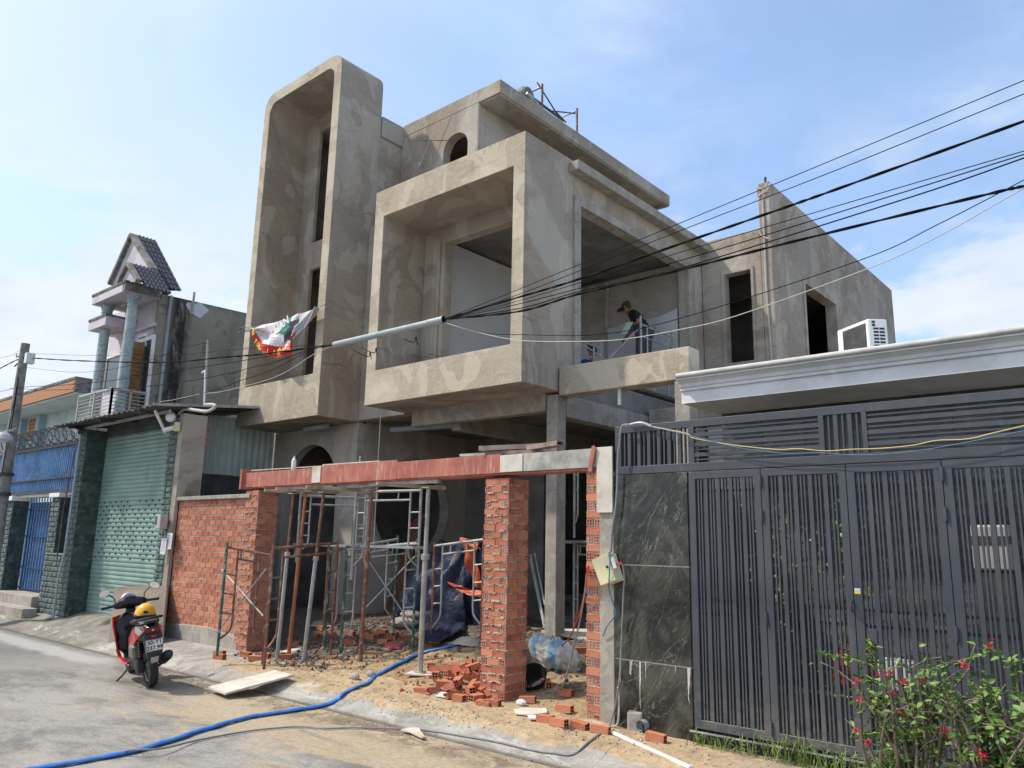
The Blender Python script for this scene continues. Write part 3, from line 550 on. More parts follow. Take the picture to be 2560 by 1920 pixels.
# ================================================================== BRICKS
BL,BH,BW=.173,.0685,.078
def hollow_brick_mesh():
    g=G(); hx,hy,hz=BL/2,BW/2,BH/2
    ys=[-hy,-hy+.010,-.004,.004,hy-.010,hy]; zs=[-hz,-hz+.009,-.004,.004,hz-.009,hz]
    for sx in(-1,1):
        for i in range(5):
            for j in range(5):
                a,b,c,d=ys[i],ys[i+1],zs[j],zs[j+1]; X=sx*hx
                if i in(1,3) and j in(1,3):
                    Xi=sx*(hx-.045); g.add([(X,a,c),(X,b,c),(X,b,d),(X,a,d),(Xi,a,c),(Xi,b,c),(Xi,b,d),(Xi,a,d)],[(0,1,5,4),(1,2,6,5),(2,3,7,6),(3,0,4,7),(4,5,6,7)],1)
                else: g.add([(X,a,c),(X,b,c),(X,b,d),(X,a,d)],[(0,1,2,3)])
    vs=[(x,y,z) for x in(-hx,hx) for y,z in((-hy,-hz),(hy,-hz),(hy,hz),(-hy,hz))]
    g.add(vs,[(0,1,5,4),(1,2,6,5),(2,3,7,6),(3,0,4,7)])
    me=bpy.data.meshes.new('brick'); me.from_pydata(g.v,[],g.f); me.materials.append(BRICK); me.materials.append(HOLE); me.polygons.foreach_set('material_index',g.mi)
    bm=bmesh.new(); bm.from_mesh(me); bmesh.ops.remove_doubles(bm,verts=bm.verts,dist=1e-5); bmesh.ops.recalc_face_normals(bm,faces=bm.faces); bm.to_mesh(me); bm.free(); return me
HB=hollow_brick_mesh()
_pb=G(); _pb.box(-BL/2,BL/2,-BW/2,BW/2,-BH/2,BH/2); PB=_pb.mesh('solid_brick',BRICK)
def brick(parent,x,y,z,along='X',me=HB,j=.005):
    o=bpy.data.objects.new('brick',me); COL.objects.link(o); o.parent=parent; b=WL[parent.name]
    o.location=Vector((x+random.uniform(-j,j),y+random.uniform(-j,j),z+random.uniform(-.002,.002)))-b
    o.rotation_euler=(random.uniform(-.01,.01),random.uniform(-.022,.022),(0 if along=='X' else math.pi/2)+random.uniform(-.025,.025)); o.scale=(random.uniform(.97,1.0),1,random.uniform(.93,1.04)); return o
CH=.0845
def pillar(name,label,x0,y0,z0_,z1_,nx=1):
    t_=thing(name,label,'pillar',(x0+.18,y0+.18,z0_)); n=int(round((z1_-z0_)/CH)); s=.356
    g=G(); g.box(x0+.008,x0+s-.008,y0+.008,y0+s-.008,z0_,z0_+n*CH-.01); part('mortar',g,MORT,t_)
    # squeezed-out mortar beads in the joints
    g=G()
    for c in range(n):
        zc=z0_+c*CH
        for k in range(5):
            a=random.uniform(0,s-.06); l=random.uniform(.03,.09)
            if random.random()<.8: g.obox((x0+a+l/2,y0+.001,zc),(l,.018,random.uniform(.008,.022)))
            if random.random()<.8: g.obox((x0+s-.002,y0+a+l/2,zc),(.014,l,random.uniform(.007,.014)))
    part('mortar_bead',g,MORT,t_,bevel=.002)
    for c in range(n):
        z=z0_+c*CH+CH/2; h=BW/2; q=BL/2
        if c%2==0:
            for xx in(x0+h,x0+s-h):
                for yy in(y0+q,y0+s-q): brick(t_,xx,yy,z,'Y')
            for yy in(y0+h,y0+s-h): brick(t_,x0+s/2,yy,z,'X')
        else:
            for yy in(y0+h,y0+s-h):
                for xx in(x0+q,x0+s-q): brick(t_,xx,yy,z,'X')
            for xx in(x0+h,x0+s-h): brick(t_,xx,y0+s/2,z,'Y')
    return t_
pillar('brick_pillar','square pillar of red hollow bricks standing alone with a heap of bricks at its foot',-6.08,6.63,.16,2.56)
pillar('brick_pillar','square red hollow brick pillar ending the low brick wall on the left',-11.105,6.60,.16,2.56)
# right pillar: one brick wide beside a concrete post
t_=thing('brick_pillar','narrow red brick pillar one brick wide against the concrete post by the black granite','pillar',(-4.58,6.7,.1))
g=G(); g.box(-4.665,-4.505,6.64,6.98,.1,2.56); part('mortar',g,MORT,t_)
for c in range(29):
    z=.12+c*CH+CH/2
    if c%2==0:
        for yy in(6.63+BL/2,6.63+BL*1.5+.004):
            for xx in(-4.63,-4.54): brick(t_,xx,yy,z,'Y')
    else:
        for yy in(6.63+BW/2,6.63+BW*2,6.63+BW*3.6): brick(t_,-4.585,yy,z,'X')
g=G(); g.box(-4.50,-4.335,6.62,6.98,.08,2.5); single('concrete_post',g,RC,'bare concrete post between the narrow brick pillar and the black granite','post',bevel=.006)
# low brick wall
BWL=thing('brick_wall','low red hollow brick wall with a cement coping left of the site','wall',(-12.2,6.7,.13))
g=G(); g.box(-13.3,-11.1,6.637,6.78,.3,2.41); part('mortar',g,MORT,BWL)
g=G(); g.plate([(-13.32,.05),(-10.98,.05),(-11.02,.33),(-11.9,.42),(-12.7,.40),(-13.32,.36)],[],XZ(6.60),.25); part('plinth',g,RC,BWL,bevel=.01)
g=G(); g.box(-13.46,-10.96,6.57,6.85,2.412,2.475); part('coping',g,RC,BWL,bevel=.008)
g=G(); g.box(-13.44,-13.30,6.61,6.8,.1,2.41); part('end_strip',g,RC,BWL,bevel=.006)
for c in range(24):
    z=.385+c*CH+CH/2
    if z>2.38: break
    x=-13.295+(0 if c%2 else .09); 
    if c%2==0: brick(BWL,-13.255,6.63+BW/2,z,'X',PB).scale=(.44,1,1)
    while x+BL<-11.08:
        brick(BWL,x+BL/2,6.63+BW/2,z,'X',PB,.004); x+=BL+.012
g=G()
for i in range(5): p=k2(1560+22*i,690,Y=6.7); g.tube([(p.x,6.72,2.47),(p.x+random.uniform(-.02,.02),6.72,2.47+random.uniform(.08,.16))],.006,5)
part('rebar_stubs',g,DKST,BWL)
# ================================================================== BEAM FORMWORK OVER THE ENTRANCE
BM=thing('beam_formwork','long red plywood beam formwork resting on the brick pillars and props','formwork',(-8,6.7,2.56))
def seg(x0,x1,za,zb,mat,name='side_board',y=6.60,d=.02):
    g=G(); g.box(x0,x1,y,y+d,za,zb); return part(name,g,mat,BM,bevel=.003)
seg(-11.2,-9.22,2.575,2.80,PLY); seg(-9.215,-7.6,2.57,2.82,PLY); seg(-7.595,-5.83,2.575,2.79,PLY); seg(-9.4,-9.2,2.585,2.815,PLYW,y=6.588,d=.012)
seg(-5.825,-4.52,2.58,2.775,PLYG); seg(-5.83,-5.5,2.582,2.77,PLYW,y=6.59,d=.01)
g=G(); g.box(-11.2,-4.5,6.84,6.86,2.575,2.79); part('back_board',g,PLY,BM,bevel=.003)
g=G(); g.box(-11.2,-4.5,6.62,6.84,2.556,2.576); part('soffit_board',g,PLY,BM,bevel=.003)
g=G(); g.box(-11.15,-4.5,6.625,6.835,2.58,2.76); part('fresh_concrete',g,RC,BM)
g=G(); g.box(-11.25,-11.2,6.55,6.95,2.55,2.86); part('end_board',g,PLY,BM,bevel=.004)
g=G(); g.obox((-4.42,6.60,2.45),(.19,.02,.66)); part('end_board',g,PLYW,BM,bevel=.003)
g=G(); g.obox((-4.56,6.575,2.66),(.05,.02,.26),Matrix.Rotation(R(12),3,'Y')); part('cleat',g,PLY,BM,bevel=.003)
for xa,xb,yy in((-10.3,-9.0,6.66),(-9.6,-7.8,6.72),(-8.2,-6.9,6.66)):
    g=G(); g.box(xa,xb,yy,yy+.05,2.505,2.555); part('steel_stringer',g,GALV,BM,bevel=.003)
for x_,dy in((-10.2,.0),(-9.75,-.1),(-8.95,-.15),(-7.55,-.1)):
    g=G(); g.bar((x_,6.35+dy,2.49),(x_+.28,7.15,2.485),.07,.045); part('timber_bearer',g,TIMB,BM,bevel=.004)
g=G(); g.bar((-11.1,6.66,2.845),(-9.25,6.7,2.83),.03,.012); g.bar((-9.2,6.64,2.835),(-8.0,6.66,2.83),.05,.014); part('top_batten',g,PLYW,BM)
def rhs(label,a,b,w=.09,h=.05,mat=simple('rusty_steel_section',(.27,.20,.165),.8,.1,var=.3,sc=7,bump=.3,dirt=(.38,.33,.28))):
    g=G(); a=Vector(a);b=Vector(b); d=(b-a).normalized(); x=d.cross(Vector((0,0,1))).normalized()
    for s_ in(-1,1): g.bar(a+x*s_*(w/2-.004),b+x*s_*(w/2-.004),.008,h)
    for s_ in(-1,1): g.bar(a+Vector((0,0,s_*(h/2-.004))),b+Vector((0,0,s_*(h/2-.004))),w-.017,.008)
    return single('box_section',g,mat,label,'steel tube','hollow steel sections lying on the formwork beam')
rhs('hollow steel section lying on the beam, upper one above the middle brick pillar',(-6.15,6.60,2.87),(-5.35,6.9,2.885),.10,.055)
rhs('hollow steel section lying on the beam, lower one beside the middle brick pillar',(-6.1,6.66,2.815),(-5.2,6.85,2.815),.08,.045)
rhs('hollow steel section lying crosswise at the right end of the stack on the beam',(-5.5,6.72,2.85),(-5.0,6.62,2.86),.1,.05)
g=G(); g.bar((-6.5,6.64,2.815),(-6.15,6.76,2.825),.07,.03); single('timber_block',g,PLYW,'short pale timber lying left of the steel sections on the beam','timber')
g=G(); p=c6(460,280,Y=6.68); g.lathe([(.001,0),(.034,0),(.036,.01),(.036,.15),(.02,.18),(.014,.185),(.014,.215),(.001,.217)],(p.x,6.68,2.795),12); single('plastic_bottle',g,WHITEP,'small white plastic bottle standing on the formwork beam','bottle',smooth=True)
g=G(); p=c6(1025,240,Y=6.7); g.tube([(p.x,6.72,2.78),(p.x,6.72,2.93)],.016,8); part('pipe_stub',g,GALV,BM); g=G(); g.tube([(p.x-1.55,6.72,2.78),(p.x-1.55,6.72,2.87)],.016,8); part('pipe_stub',g,GALV,BM)
# ================================================================== PROPS AND SCAFFOLD FRAMES
def ground(p,dz=0): return Vector((p.x,p.y,H(p.x,p.y)+dz))
def prop(label,base,top,m1,m2,split=.55,plate=None,r=.028,hat=False):
    t_=thing('adjustable_prop',label,'prop',tuple(base),'adjustable props under the formwork beam'); a=Vector(base);b=Vector(top); c=a.lerp(b,split)
    g=G(); g.tube([a,c],r,10); part('outer_tube',g,m1,t_,smooth=True)
    g=G(); g.tube([c,b],r*.78,10); part('inner_tube',g,m2,t_,smooth=True)
    g=G(); g.tube([c-(c-a).normalized()*.03,c+(c-a).normalized()*.03],r*1.5,10); part('collar',g,m1,t_)
    g=G(); g.box(b.x-.06,b.x+.06,b.y-.06,b.y+.06,b.z-.01,b.z); part('plate',g,m1,t_); g=G(); g.box(a.x-.055,a.x+.055,a.y-.055,a.y+.055,a.z-.004,a.z+.006); part('plate',g,m1,t_)
    return t_
TOPZ=2.462
def tp(x,y): 
    p=c6(x,y,Y=6.7); return Vector((p.x,6.7,TOPZ))
prop('prop with rusty upper and grey lower tube, leftmost under the beam',G7(360,1030),tp(465,440),GALV,RUST,.62)
prop('prop painted bright orange, second from the left under the beam',G7(560,1000),tp(570,450),ORNG,ORNG,.7)
prop('plain grey prop, third from the left under the beam',G7(820,1050),tp(725,460),GALV,RUST,.6)
prop('rust-brown prop with a dark collar under the middle of the beam',G7(1800,1060),tp(1140,430),RUST,RUST,.62)
pb=G8(1555,850); prop('thick pale grey prop standing on a board left of the middle brick pillar',Vector((pb.x,pb.y,pb.z+.03)),tp(1630,400),GALV,GALV,.62,r=.034)
g=G(); g.obox((pb.x+.02,pb.y,pb.z+.012),(.34,.24,.02),Matrix.Rotation(.5,3,'Z')); single('prop_board',g,PLYW,'small pale board under the foot of the thick grey prop','board',bevel=.003)
def frame(label,A,B,h,mat,mat2=None,group='tubular scaffold frames in the site',inner=.16,flip=False,name='scaffold_frame',r=.02,rung=3,leg2=None):
    """walk-through scaffold frame: A and B are the feet of the legs"""
    A=Vector(A);B=Vector(B); t_=thing(name,label,'scaffold frame',tuple((A+B)/2),group); U=Vector((0,0,1)); d=(B-A); d.z=0; w=d.length; d.normalize(); mat2=mat2 or mat
    za,zb=(1,-1) if not flip else (-1,1)
    def P(s,z): 
        base=A+d*s; base.z=A.z+(B.z-A.z)*s/w; return base+U*(z if not flip else h-z)
    for s_ in(0,w): g=G(); g.tube([P(s_,0),P(s_,h)],r,8); part('leg',g,(leg2 or mat) if s_ else mat,t_,smooth=True)
    g=G(); g.tube([P(0,h-.06),P(w,h-.06)],r,8); part('top_bar',g,mat2,t_,smooth=True)
    g=G(); g.tube([P(inner,h-.19),P(w-inner,h-.19)],r*.75,8)
    for s_ in(.33,.66): g.tube([P(w*s_,h-.19),P(w*s_,h-.06)],r*.6,6)
    part('second_bar',g,mat2,t_,smooth=True)
    for s_,k in((inner,-1),(w-inner,1)):
        e_=0 if k<0 else w
        g=G(); g.tube(catmull([P(s_,h-.06),P(s_,h*.55),P(s_,h*.30),P(s_+k*inner*.25,h*.22),P(e_,h*.14)],4),r*.75,8); part('inner_post',g,mat2,t_,smooth=True)
        for q in range(rung): zz_=h*(.38+.17*q); g=G(); g.tube([P(e_,zz_),P(s_,zz_)],r*.6,6); part('rung',g,mat2,t_)
    return t_
def vtx(a,z): return Vector((a.x,a.y,z))
A=G7(135,1200);B=G7(1290,940); frame('rust-red scaffold frame nearest the road in front of the left props',A,B,1.60,RUST)
A0=G3(1875,690,.15); B0=G7(110,1120); frame('scaffold frame with one dark green leg standing on bricks before the low brick wall',A0,B0,1.50,GRNT,RUST,leg2=RUST)
A=G7(1460,930);B=G8(1490,640); F2=frame('scaffold frame with chipped green paint in the middle of the entrance',A,B,1.5,GRNT,GALV)
A=Vector((-9.75,7.25,H(-9.75,7.25)));B=Vector((-9.45,8.3,H(-9.45,8.3))); frame('grey scaffold frame with green legs behind the orange prop',A,B,1.45,GRNT,GALV)
A=G8(2085,560);B=G8(1650,575); frame('brown scaffold frame in front of the navy tarpaulin',A,B,1.38,RUST,GALV)
# upper lift, upside down on the plank
p1=c6(962,1170,Y=7.2);p2=c6(1535,1170,Y=7.6); frame('upper grey scaffold frame hanging above the chipped green one',(p1.x,7.2,1.25),(p2.x,7.6,1.27),1.3,GALV,flip=False)
p1=c6(490,980,Y=7.2); frame('upper grey scaffold frame behind the orange prop',(p1.x,7.2,1.45),(p1.x+.42,8.2,1.45),1.08,GALV,flip=False)
def brace(label,a,b,mat=GALV):
    g=G(); g.tube([a,b],.012,6); return single('cross_brace',g,mat,label,'brace','thin cross braces of the scaffold')
brace('thin brace falling from the green scaffold leg towards the rust-red frame',c6(-250+60,1230-60,Y=6.0) if False else Vector((-10.65,6.05,1.35)),G7(135,640) if False else c6(200,1520,Y=6.1))
brace('thin brace rising from the low brick wall to the rust-red frame',Vector((-10.9,6.2,.45)),c6(225,1115,Y=6.1))
brace('grey brace falling from upper left to lower right in front of the navy tarpaulin',c6(1110,1040,Y=7.4),c6(1490,1610,Y=7.9))
brace('grey brace rising from lower left to upper right in front of the navy tarpaulin',c6(1085,1450,Y=7.4),c6(1510,1005,Y=7.9))
g=G(); g.box(-10.72,-9.1,7.25,7.55,1.70,1.735); part_=single('walk_plank',g,ALUM,'left aluminium plank lying across the scaffold frames','plank','aluminium planks on the scaffold',bevel=.004)
g=G(); g.box(-9.08,-7.95,7.25,7.55,1.70,1.735); single('walk_plank',g,ALUM,'right aluminium plank lying across the scaffold frames','plank','aluminium planks on the scaffold',bevel=.004)
# frames behind the middle pillar
p=a4(885,560,Y=9.6); frame('grey scaffold frame seen between the front column and the narrow brick pillar, lower',(-7.05,9.7,.5),(-6.35,9.2,.5),1.35,GALV)
frame('grey scaffold frame seen between the front column and the narrow brick pillar, upper',(-7.05,9.7,1.9),(-6.35,9.2,1.9),1.3,GALV)
g=G(); g.bar((-7.3,9.75,1.84),(-6.0,8.95,1.84),.25,.04); single('walk_plank',g,ALUM,'grey plank between the two frames behind the narrow brick pillar','plank')
# leaning rods and board inside
for i,(a,b,l_) in enumerate((((500,50),(625,450),'lowest of the three pale rods leaning left of the front column'),((505,10),(625,400),'middle one of the three pale rods leaning left of the front column'),((540,0),(630,250),'topmost of the three pale rods leaning left of the front column'))):
    A=b4(*a,Y=9.9);B=b4(*b,Y=9.3); g=G(); g.tube([(A.x,A.y,A.z+.35),(B.x,B.y,max(B.z,.5))],.014,6); single('leaning_rod',g,GALV,l_,'rod','rods leaning left of the front column')
A=c6(1590,640,Y=10.4);
g=G(); M=Matrix.Rotation(R(24),3,'Y'); pA=c6(1490,700,Y=9.9);pB=c6(1590,640,Y=9.9);pC=c6(1300,1640,Y=9.3);pD=c6(1200,1640,Y=9.3)
g.add([pA,pB,pC,pD]+[q+Vector((.0,.03,0)) for q in(pA,pB,pC,pD)],[(0,1,2,3),(7,6,5,4),(0,4,5,1),(1,5,6,2),(2,6,7,3),(3,7,4,0)]); single('leaning_board',g,RUSTB,'tall red-brown plywood sheet leaning left of the navy tarpaulin','board')
# wheelbarrow-like mixer wheel seen low behind the column
WB=thing('wheelbarrow','dark wheelbarrow with one wheel standing in the shade right of the front column','wheelbarrow',(-6.75,9.9,.5))
g=G(); g.lathe([(.10,-.03),(.16,-.035),(.17,0),(.16,.035),(.10,.03)],(-6.8,9.85,.68),18,'X'); part('wheel',g,RUB,WB,smooth=True)
g=G(); g.add([(-7.3,9.7,1.05),(-6.5,9.7,1.05),(-6.5,10.4,1.05),(-7.3,10.4,1.05),(-7.1,9.9,.8),(-6.7,9.9,.8),(-6.7,10.2,.8),(-7.1,10.2,.8)],[(0,1,5,4),(1,2,6,5),(2,3,7,6),(3,0,4,7),(4,5,6,7)]); part('tray',g,DKST,WB)
g=G(); g.tube([(-6.8,9.85,.68),(-6.9,10.3,.8),(-6.95,10.9,.95)],.018,6); g.tube([(-7.0,10.3,.8),(-7.0,10.35,.5)],.018,6); part('handle',g,DKST,WB)
# ================================================================== TARPAULIN
def tarp(u,v):
    a=u*2*math.pi; rr=1.08*(1-.56*v**1.2)*(1+.10*math.sin(5*a+3*v)+.07*math.sin(11*a-4*v)+.035*math.sin(23*a+9*v)*(1-v))
    if v>.97: rr*=(1-(v-.97)*33*.9)
    x=-9.62+1.0*rr*math.cos(a)+.52*v; y=9.55+.5*rr*math.sin(a); z=.42+1.42*v**.8
    n=nz(x,y,z,2.2,4); x+=.10*n; y+=.07*nz(x,y,z+5,3); z+=.09*nz(x,y,z+9,2.5)*(1 if v>.05 else .3)
    return (x,y,z)
TP=thing('tarpaulin','navy blue tarpaulin with orange lining draped over a heap of material','tarpaulin',(-9.3,9.4,.45))
g=G(); g.grid(tarp,150,60); part('cover',g,TARP,TP,smooth=True)
def ribbon(name,tp_,bt_,Yd,mat,par,amp=.03):
    A_=catmull([c6(x,y,Y=Yd) for x,y in tp_],6);B_=catmull([c6(x,y,Y=Yd-.05) for x,y in bt_],6); n_=min(len(A_),len(B_))-1; g=G()
    g.grid(lambda u,v:(lambda p_:(p_.x,p_.y+amp*math.sin(9*u+5*v)+amp*nz(p_.x,p_.z,v,5),p_.z+.02*nz(p_.x,p_.z,3,7)))(A_[int(round(u*n_))].lerp(B_[int(round(u*n_))],v)),n_,8)
    return part(name,g,mat,par,smooth=True)
ribbon('orange_flap',[(1910,870),(1935,960),(1960,1080),(1995,1180),(2010,1250)],[(1950,850),(2035,895),(2030,1000),(2075,1130),(2085,1290)],8.95,ORTP,TP)
ribbon('orange_flap',[(1790,1222),(1860,1250),(1920,1262),(2000,1290),(2085,1300)],[(1795,1228),(1840,1275),(1900,1310),(1990,1342),(2090,1362)],8.8,ORTP,TP,.02)
ribbon('orange_flap',[(1880,850),(1940,840),(2000,860),(2060,900)],[(1900,880),(1960,900),(2020,930),(2070,950)],8.85,ORTP,TP,.03)
ribbon('orange_flap',[(1320,1450),(1325,1490),(1350,1530)],[(1335,1445),(1345,1480),(1365,1520)],9.0,ORTP,TP,.01)
g=G(); g.grid(lambda u,v:Vector(G8(1560+380*u,330+260*v+50*math.sin(5*u),0))+Vector((0,0,.10+.10*(1-v)*math.sin(3*u+1)+.04*nz(u,v,2,5))),24,14); part('trailing_corner',g,TARP,TP,smooth=True)
# ================================================================== SACKS, BOARDS, RUBBLE
g=G(); pc=GB(670,770); g.grid(lambda u,v:(lambda a,t:(pc.x+(.36*math.sin(t)**.7*math.cos(a)*(1+.14*math.sin(3*a)))*(1+.10*nz(2*math.cos(a),2*math.sin(a),t*2,1.6,4)),pc.y+.05+.22*math.sin(t)**.7*math.sin(a)*(1+.10*nz(2*math.cos(a),2*math.sin(a),t*2+5,2,4)),pc.z+.13+.17*math.cos(t)+.09*math.sin(t)*math.cos(a+2.6)+.05*nz(3*math.cos(a),3*math.sin(a),t*3,1.2,5)))(u*2*math.pi,.02+v*(math.pi-.04)),90,44)
recenter(single('sack',g,SACK,'bulging white woven sack with blue stripes beside the middle brick pillar','sack',smooth=True))
g=G(); pc=G8(1420,450); g.ball((pc.x,pc.y,pc.z+.08),.26,14,8,(1,.7,.35)); g.ball((pc.x+.02,pc.y+.1,pc.z+.2),.2,14,8,(1,.7,.35)); single('cement_bag',g,RC,'grey cement bags piled left of the navy tarpaulin','bag',smooth=True)
g=G(); pc=G8(1960,590); g.grid(lambda u,v:(pc.x-.28+.6*u,pc.y-.1+.3*v,pc.z+.10*math.sin(math.pi*u)*math.sin(math.pi*v)+.03*nz(u,v,1,5)),20,10); single('cement_bag',g,RC,'flat empty grey bag at the right foot of the tarpaulin','bag',smooth=True)
g=G(); pa=b4(600,470,Z=.62);pb_=b4(780,455,Z=.64);pc=b4(1010,455,Z=.64);pd=b4(1010,545,Z=.56)
for zz_ in (0,): g.add([pa,pb_,pc,pd]+[q-Vector((0,0,.03)) for q in(pa,pb_,pc,pd)],[(0,1,2,3),(7,6,5,4),(0,4,5,1),(1,5,6,2),(2,6,7,3),(3,7,4,0)])
single('white_board',g,PLYW,'white plywood board laid flat behind the narrow brick pillar','board')
g=G(); q=b4(840,520,Z=.55); g.box(q.x-.25,q.x+.35,q.y,q.y+.25,.25,.57); g.bar((q.x-.9,q.y+.1,.42),(q.x+.6,q.y-.1,.42),.08,.05); single('board_support',g,TIMB,'timber pile propping up the white board','timber')
g=G(); q=GB(515,960); g.lathe([(.001,.0),(.12,.0),(.17,.16),(.18,.17),(.165,.165),(.11,.02),(.001,.02)],(0,0,0),18); o=part('mortar_basin',g,BLK,None,smooth=True,loc=(q.x,q.y+.05,q.z+.02),rot=(R(38),R(18),0)); tag(o,'black rubber mortar basin tipped over beside the middle brick pillar','basin')
FB=[k3(*p_,Z=z_) for p_,z_ in(((1800,970),.05),((2212,865),.10))]
fa=G8(-170+0,0) if False else None
c1_=k3(1800,972,Z=.05);c2_=k3(1945,1028,Z=.05);c3_=c8(462,868,Z=.17);c4_=c8(300,828,Z=.17)
g=G(); g.add([c1_,c2_,c3_,c4_]+[q+Vector((0,0,.022)) for q in(c1_,c2_,c3_,c4_)],[(3,2,1,0),(4,5,6,7),(0,1,5,4),(1,2,6,5),(2,3,7,6),(3,0,4,7)]); single('ramp_board',g,PLYW,'pale dusty board laid as a ramp from road to kerb beside the scooter','board')
# loose bricks
GRPH='loose hollow bricks in the heap'
def loose(p,rot,label,group=None,dz=.036,me=HB):
    o=bpy.data.objects.new('loose_brick',me); COL.objects.link(o); o.location=(p.x,p.y,p.z+dz); o.rotation_euler=rot; tag(o,label,'brick',group); return o
heap=[(1570,1010,.3,0),(1660,1010,1.2,0),(1650,800,.9,0),(1700,820,.2,.0),(1790,830,.5,.02),(1690,880,2.2,.0),(1760,960,.6,.0),(1810,900,1.5,.05),(1850,975,.1,.0),(1880,985,2.0,.06),(1910,870,.8,.05),(1960,950,1.3,.08),(1990,850,.3,.05),(2010,990,1.9,.03),(2060,960,.7,.09),(2080,900,1.5,.14),(1830,1060,1.4,0),(1890,1085,.2,0),(1950,1075,.9,.0),(2040,1080,1.6,0),(2080,1020,.5,.06),(2130,1040,1.2,.05),(2110,1120,.1,0),(2180,1120,.25,0),(2160,1000,2.3,.1),(1930,940,.4,.12),(2010,930,1.0,.15),(1990,1030,2.6,.02),(1980,790,.4,.03),(1870,930,2.8,.1),(2120,960,1.8,.16),(2180,1060,.9,.04),(1820,1010,.0,.04)]
for i,(x,y,a,dz) in enumerate(heap):
    flat=i%3!=1
    loose(G8(x,y),(random.uniform(-.25,.25)+(0 if flat else 1.2)*(dz>0),random.uniform(-.5,.5) if dz>.02 else random.uniform(-.06,.06),a),'loose red hollow brick in the heap at the foot of the middle brick pillar',GRPH,.036+dz-random.choice((0,0,.012,.02))).scale=(random.choice((1,1,1,.55,.75)),1,1)
singles=[(GB,480,1100,.5,'loose brick lying right of the middle brick pillar on a white scrap'),(GB,500,840,.9,'loose brick tucked under the striped sack'),(GB,640,960,2.6,'loose brick on the soil right of the black basin'),(GB,810,1040,.1,'loose brick alone on the bare soil between the pillars'),(GB,955,670,.7,'loose brick in the shade right of the striped sack'),
 (GB,635,1270,.05,'loose brick on the pavement, left one of the row of three'),(GB,750,1300,.0,'loose brick on the pavement, middle one of the row of three'),(GB,930,1325,-.05,'large upright loose brick, right one of the row of three'),(GB,1110,1360,.2,'small loose brick in front of the concrete post'),(GB,1590,1430,.1,'loose brick at the foot of the black granite'),(GB,800,1180,.2,'broken brick on the pavement between the pillars'),(GB,530,890,1.2,'loose brick behind the black basin'),
 (G3,1895,690,.2,'upper brick under the green scaffold leg'),(G3,1895,722,.25,'lower brick under the green scaffold leg'),(G3,2125,700,.1,'loose brick at the foot of the left brick pillar'),(G8,130,735,.9,'loose brick showing its holes beside the left brick pillar'),(G8,210,710,.3,'loose brick behind the rust-red scaffold leg'),(G8,385,725,1.1,'loose brick between the feet of the left props'),(G8,480,610,.3,'brick on a board behind the orange prop'),(G8,665,535,-.4,'tilted brick on the rubble behind the props'),(G8,940,595,.9,'single brick on the soil in front of the arch wall'),
 (G8,950,515,.1,'brick in the row against the circle wall, first from the left'),(G8,1080,525,.2,'brick in the row against the circle wall, second from the left'),(G8,1125,545,.35,'brick in the row against the circle wall, third from the left'),(G8,1240,590,.2,'hollow brick beside the red rag'),(G8,1300,560,.5,'brick behind the red rag'),(G8,1230,500,.1,'brick on top of the pile before the circle wall'),(G8,1340,530,2.2,'brick right of the pile before the circle wall'),(G8,1430,555,1.3,'brick standing near the tarpaulin'),(G8,1620,550,.2,'brown brick at the foot of the tarpaulin'),(G8,1690,580,.3,'grey brick at the foot of the tarpaulin'),(G8,1180,530,.0,'brick in the middle of the pile before the circle wall'),(G8,700,470,.05,'brick under the cement crust by the arch wall')]
for f_,x,y,a,l in singles: loose(f_(x,y),(random.uniform(-.08,.08),random.uniform(-.08,.08),a+random.uniform(-.1,.1)),l)
g=G(); q=GB(1420,1330); g.obox((q.x,q.y,q.z+.07),(.15,.12,.2),Matrix.Rotation(.3,3,'Z')); single('stone_block',g,RC,'small grey stone block leaning at the foot of the black granite','stone',bevel=.02)
g=G(); q=GB(1480,1350); g.tube([(q.x,q.y-.05,q.z+.06),(q.x+.03,q.y+.25,q.z+.06)],[.05,.05],16,False); g.tube([(q.x,q.y-.05,q.z+.06),(q.x+.03,q.y+.25,q.z+.06)],[.042,.042],16,False); single('drain_pipe_end',g,PVC,'open end of a grey drain pipe sticking out below the black granite','pipe',smooth=True)
a_=GB(1190,1340,.02);b_=GB(1890,1655,.025); g=G(); g.bar(a_,b_,.035,.02); single('white_batten',g,WHITEP,'long white plastic trunking lying across the pavement to the road','batten')
def scrap(fn,pts,label,mat,name='paper_scrap',cat='scrap'):
    P=[fn(x,y,.02) for x,y in pts]; n=len(P); g=G(); g.add(P+[q+Vector((0,0,.012)) for q in P],[tuple(range(n)),tuple(range(2*n-1,n-1,-1))]+[(i,(i+1)%n,(i+1)%n+n,i+n) for i in range(n)]); return single(name,g,mat,label,cat)
scrap(GB,[(360,1165),(420,1150),(640,1150),(650,1190),(500,1210),(380,1195)],'cream scrap of sheeting on the pavement right of the brick heap',PLYW)
scrap(GB,[(480,1215),(530,1210),(720,1225),(690,1242),(500,1240)],'white scrap of sheeting on the pavement near the row of three bricks',WHITEP)
scrap(G8,[(1390,1335),(1480,1320),(1540,1320),(1600,1400),(1570,1405),(1480,1360)],'torn cream paper scrap lying on the road beside the grey cable',PLYW)
scrap(G8,[(1690,1040),(1740,1010),(1830,1020),(1800,1058)],'white scrap lying in front of the brick heap',WHITEP)
scrap(G8,[(1750,765),(1810,745),(1950,762),(1900,785)],'flat red board offcut behind the brick heap',PLY,'board_offcut','board')
scrap(G8,[(1720,800),(1960,830),(1970,842),(1720,815)],'thin dark strip lying behind the brick heap',DKST,'strip','strip')
scrap(G8,[(600,440),(640,395),(730,385),(790,440),(700,445)],'grey crust of old concrete by the arch wall',RC,'concrete_crust','concrete')
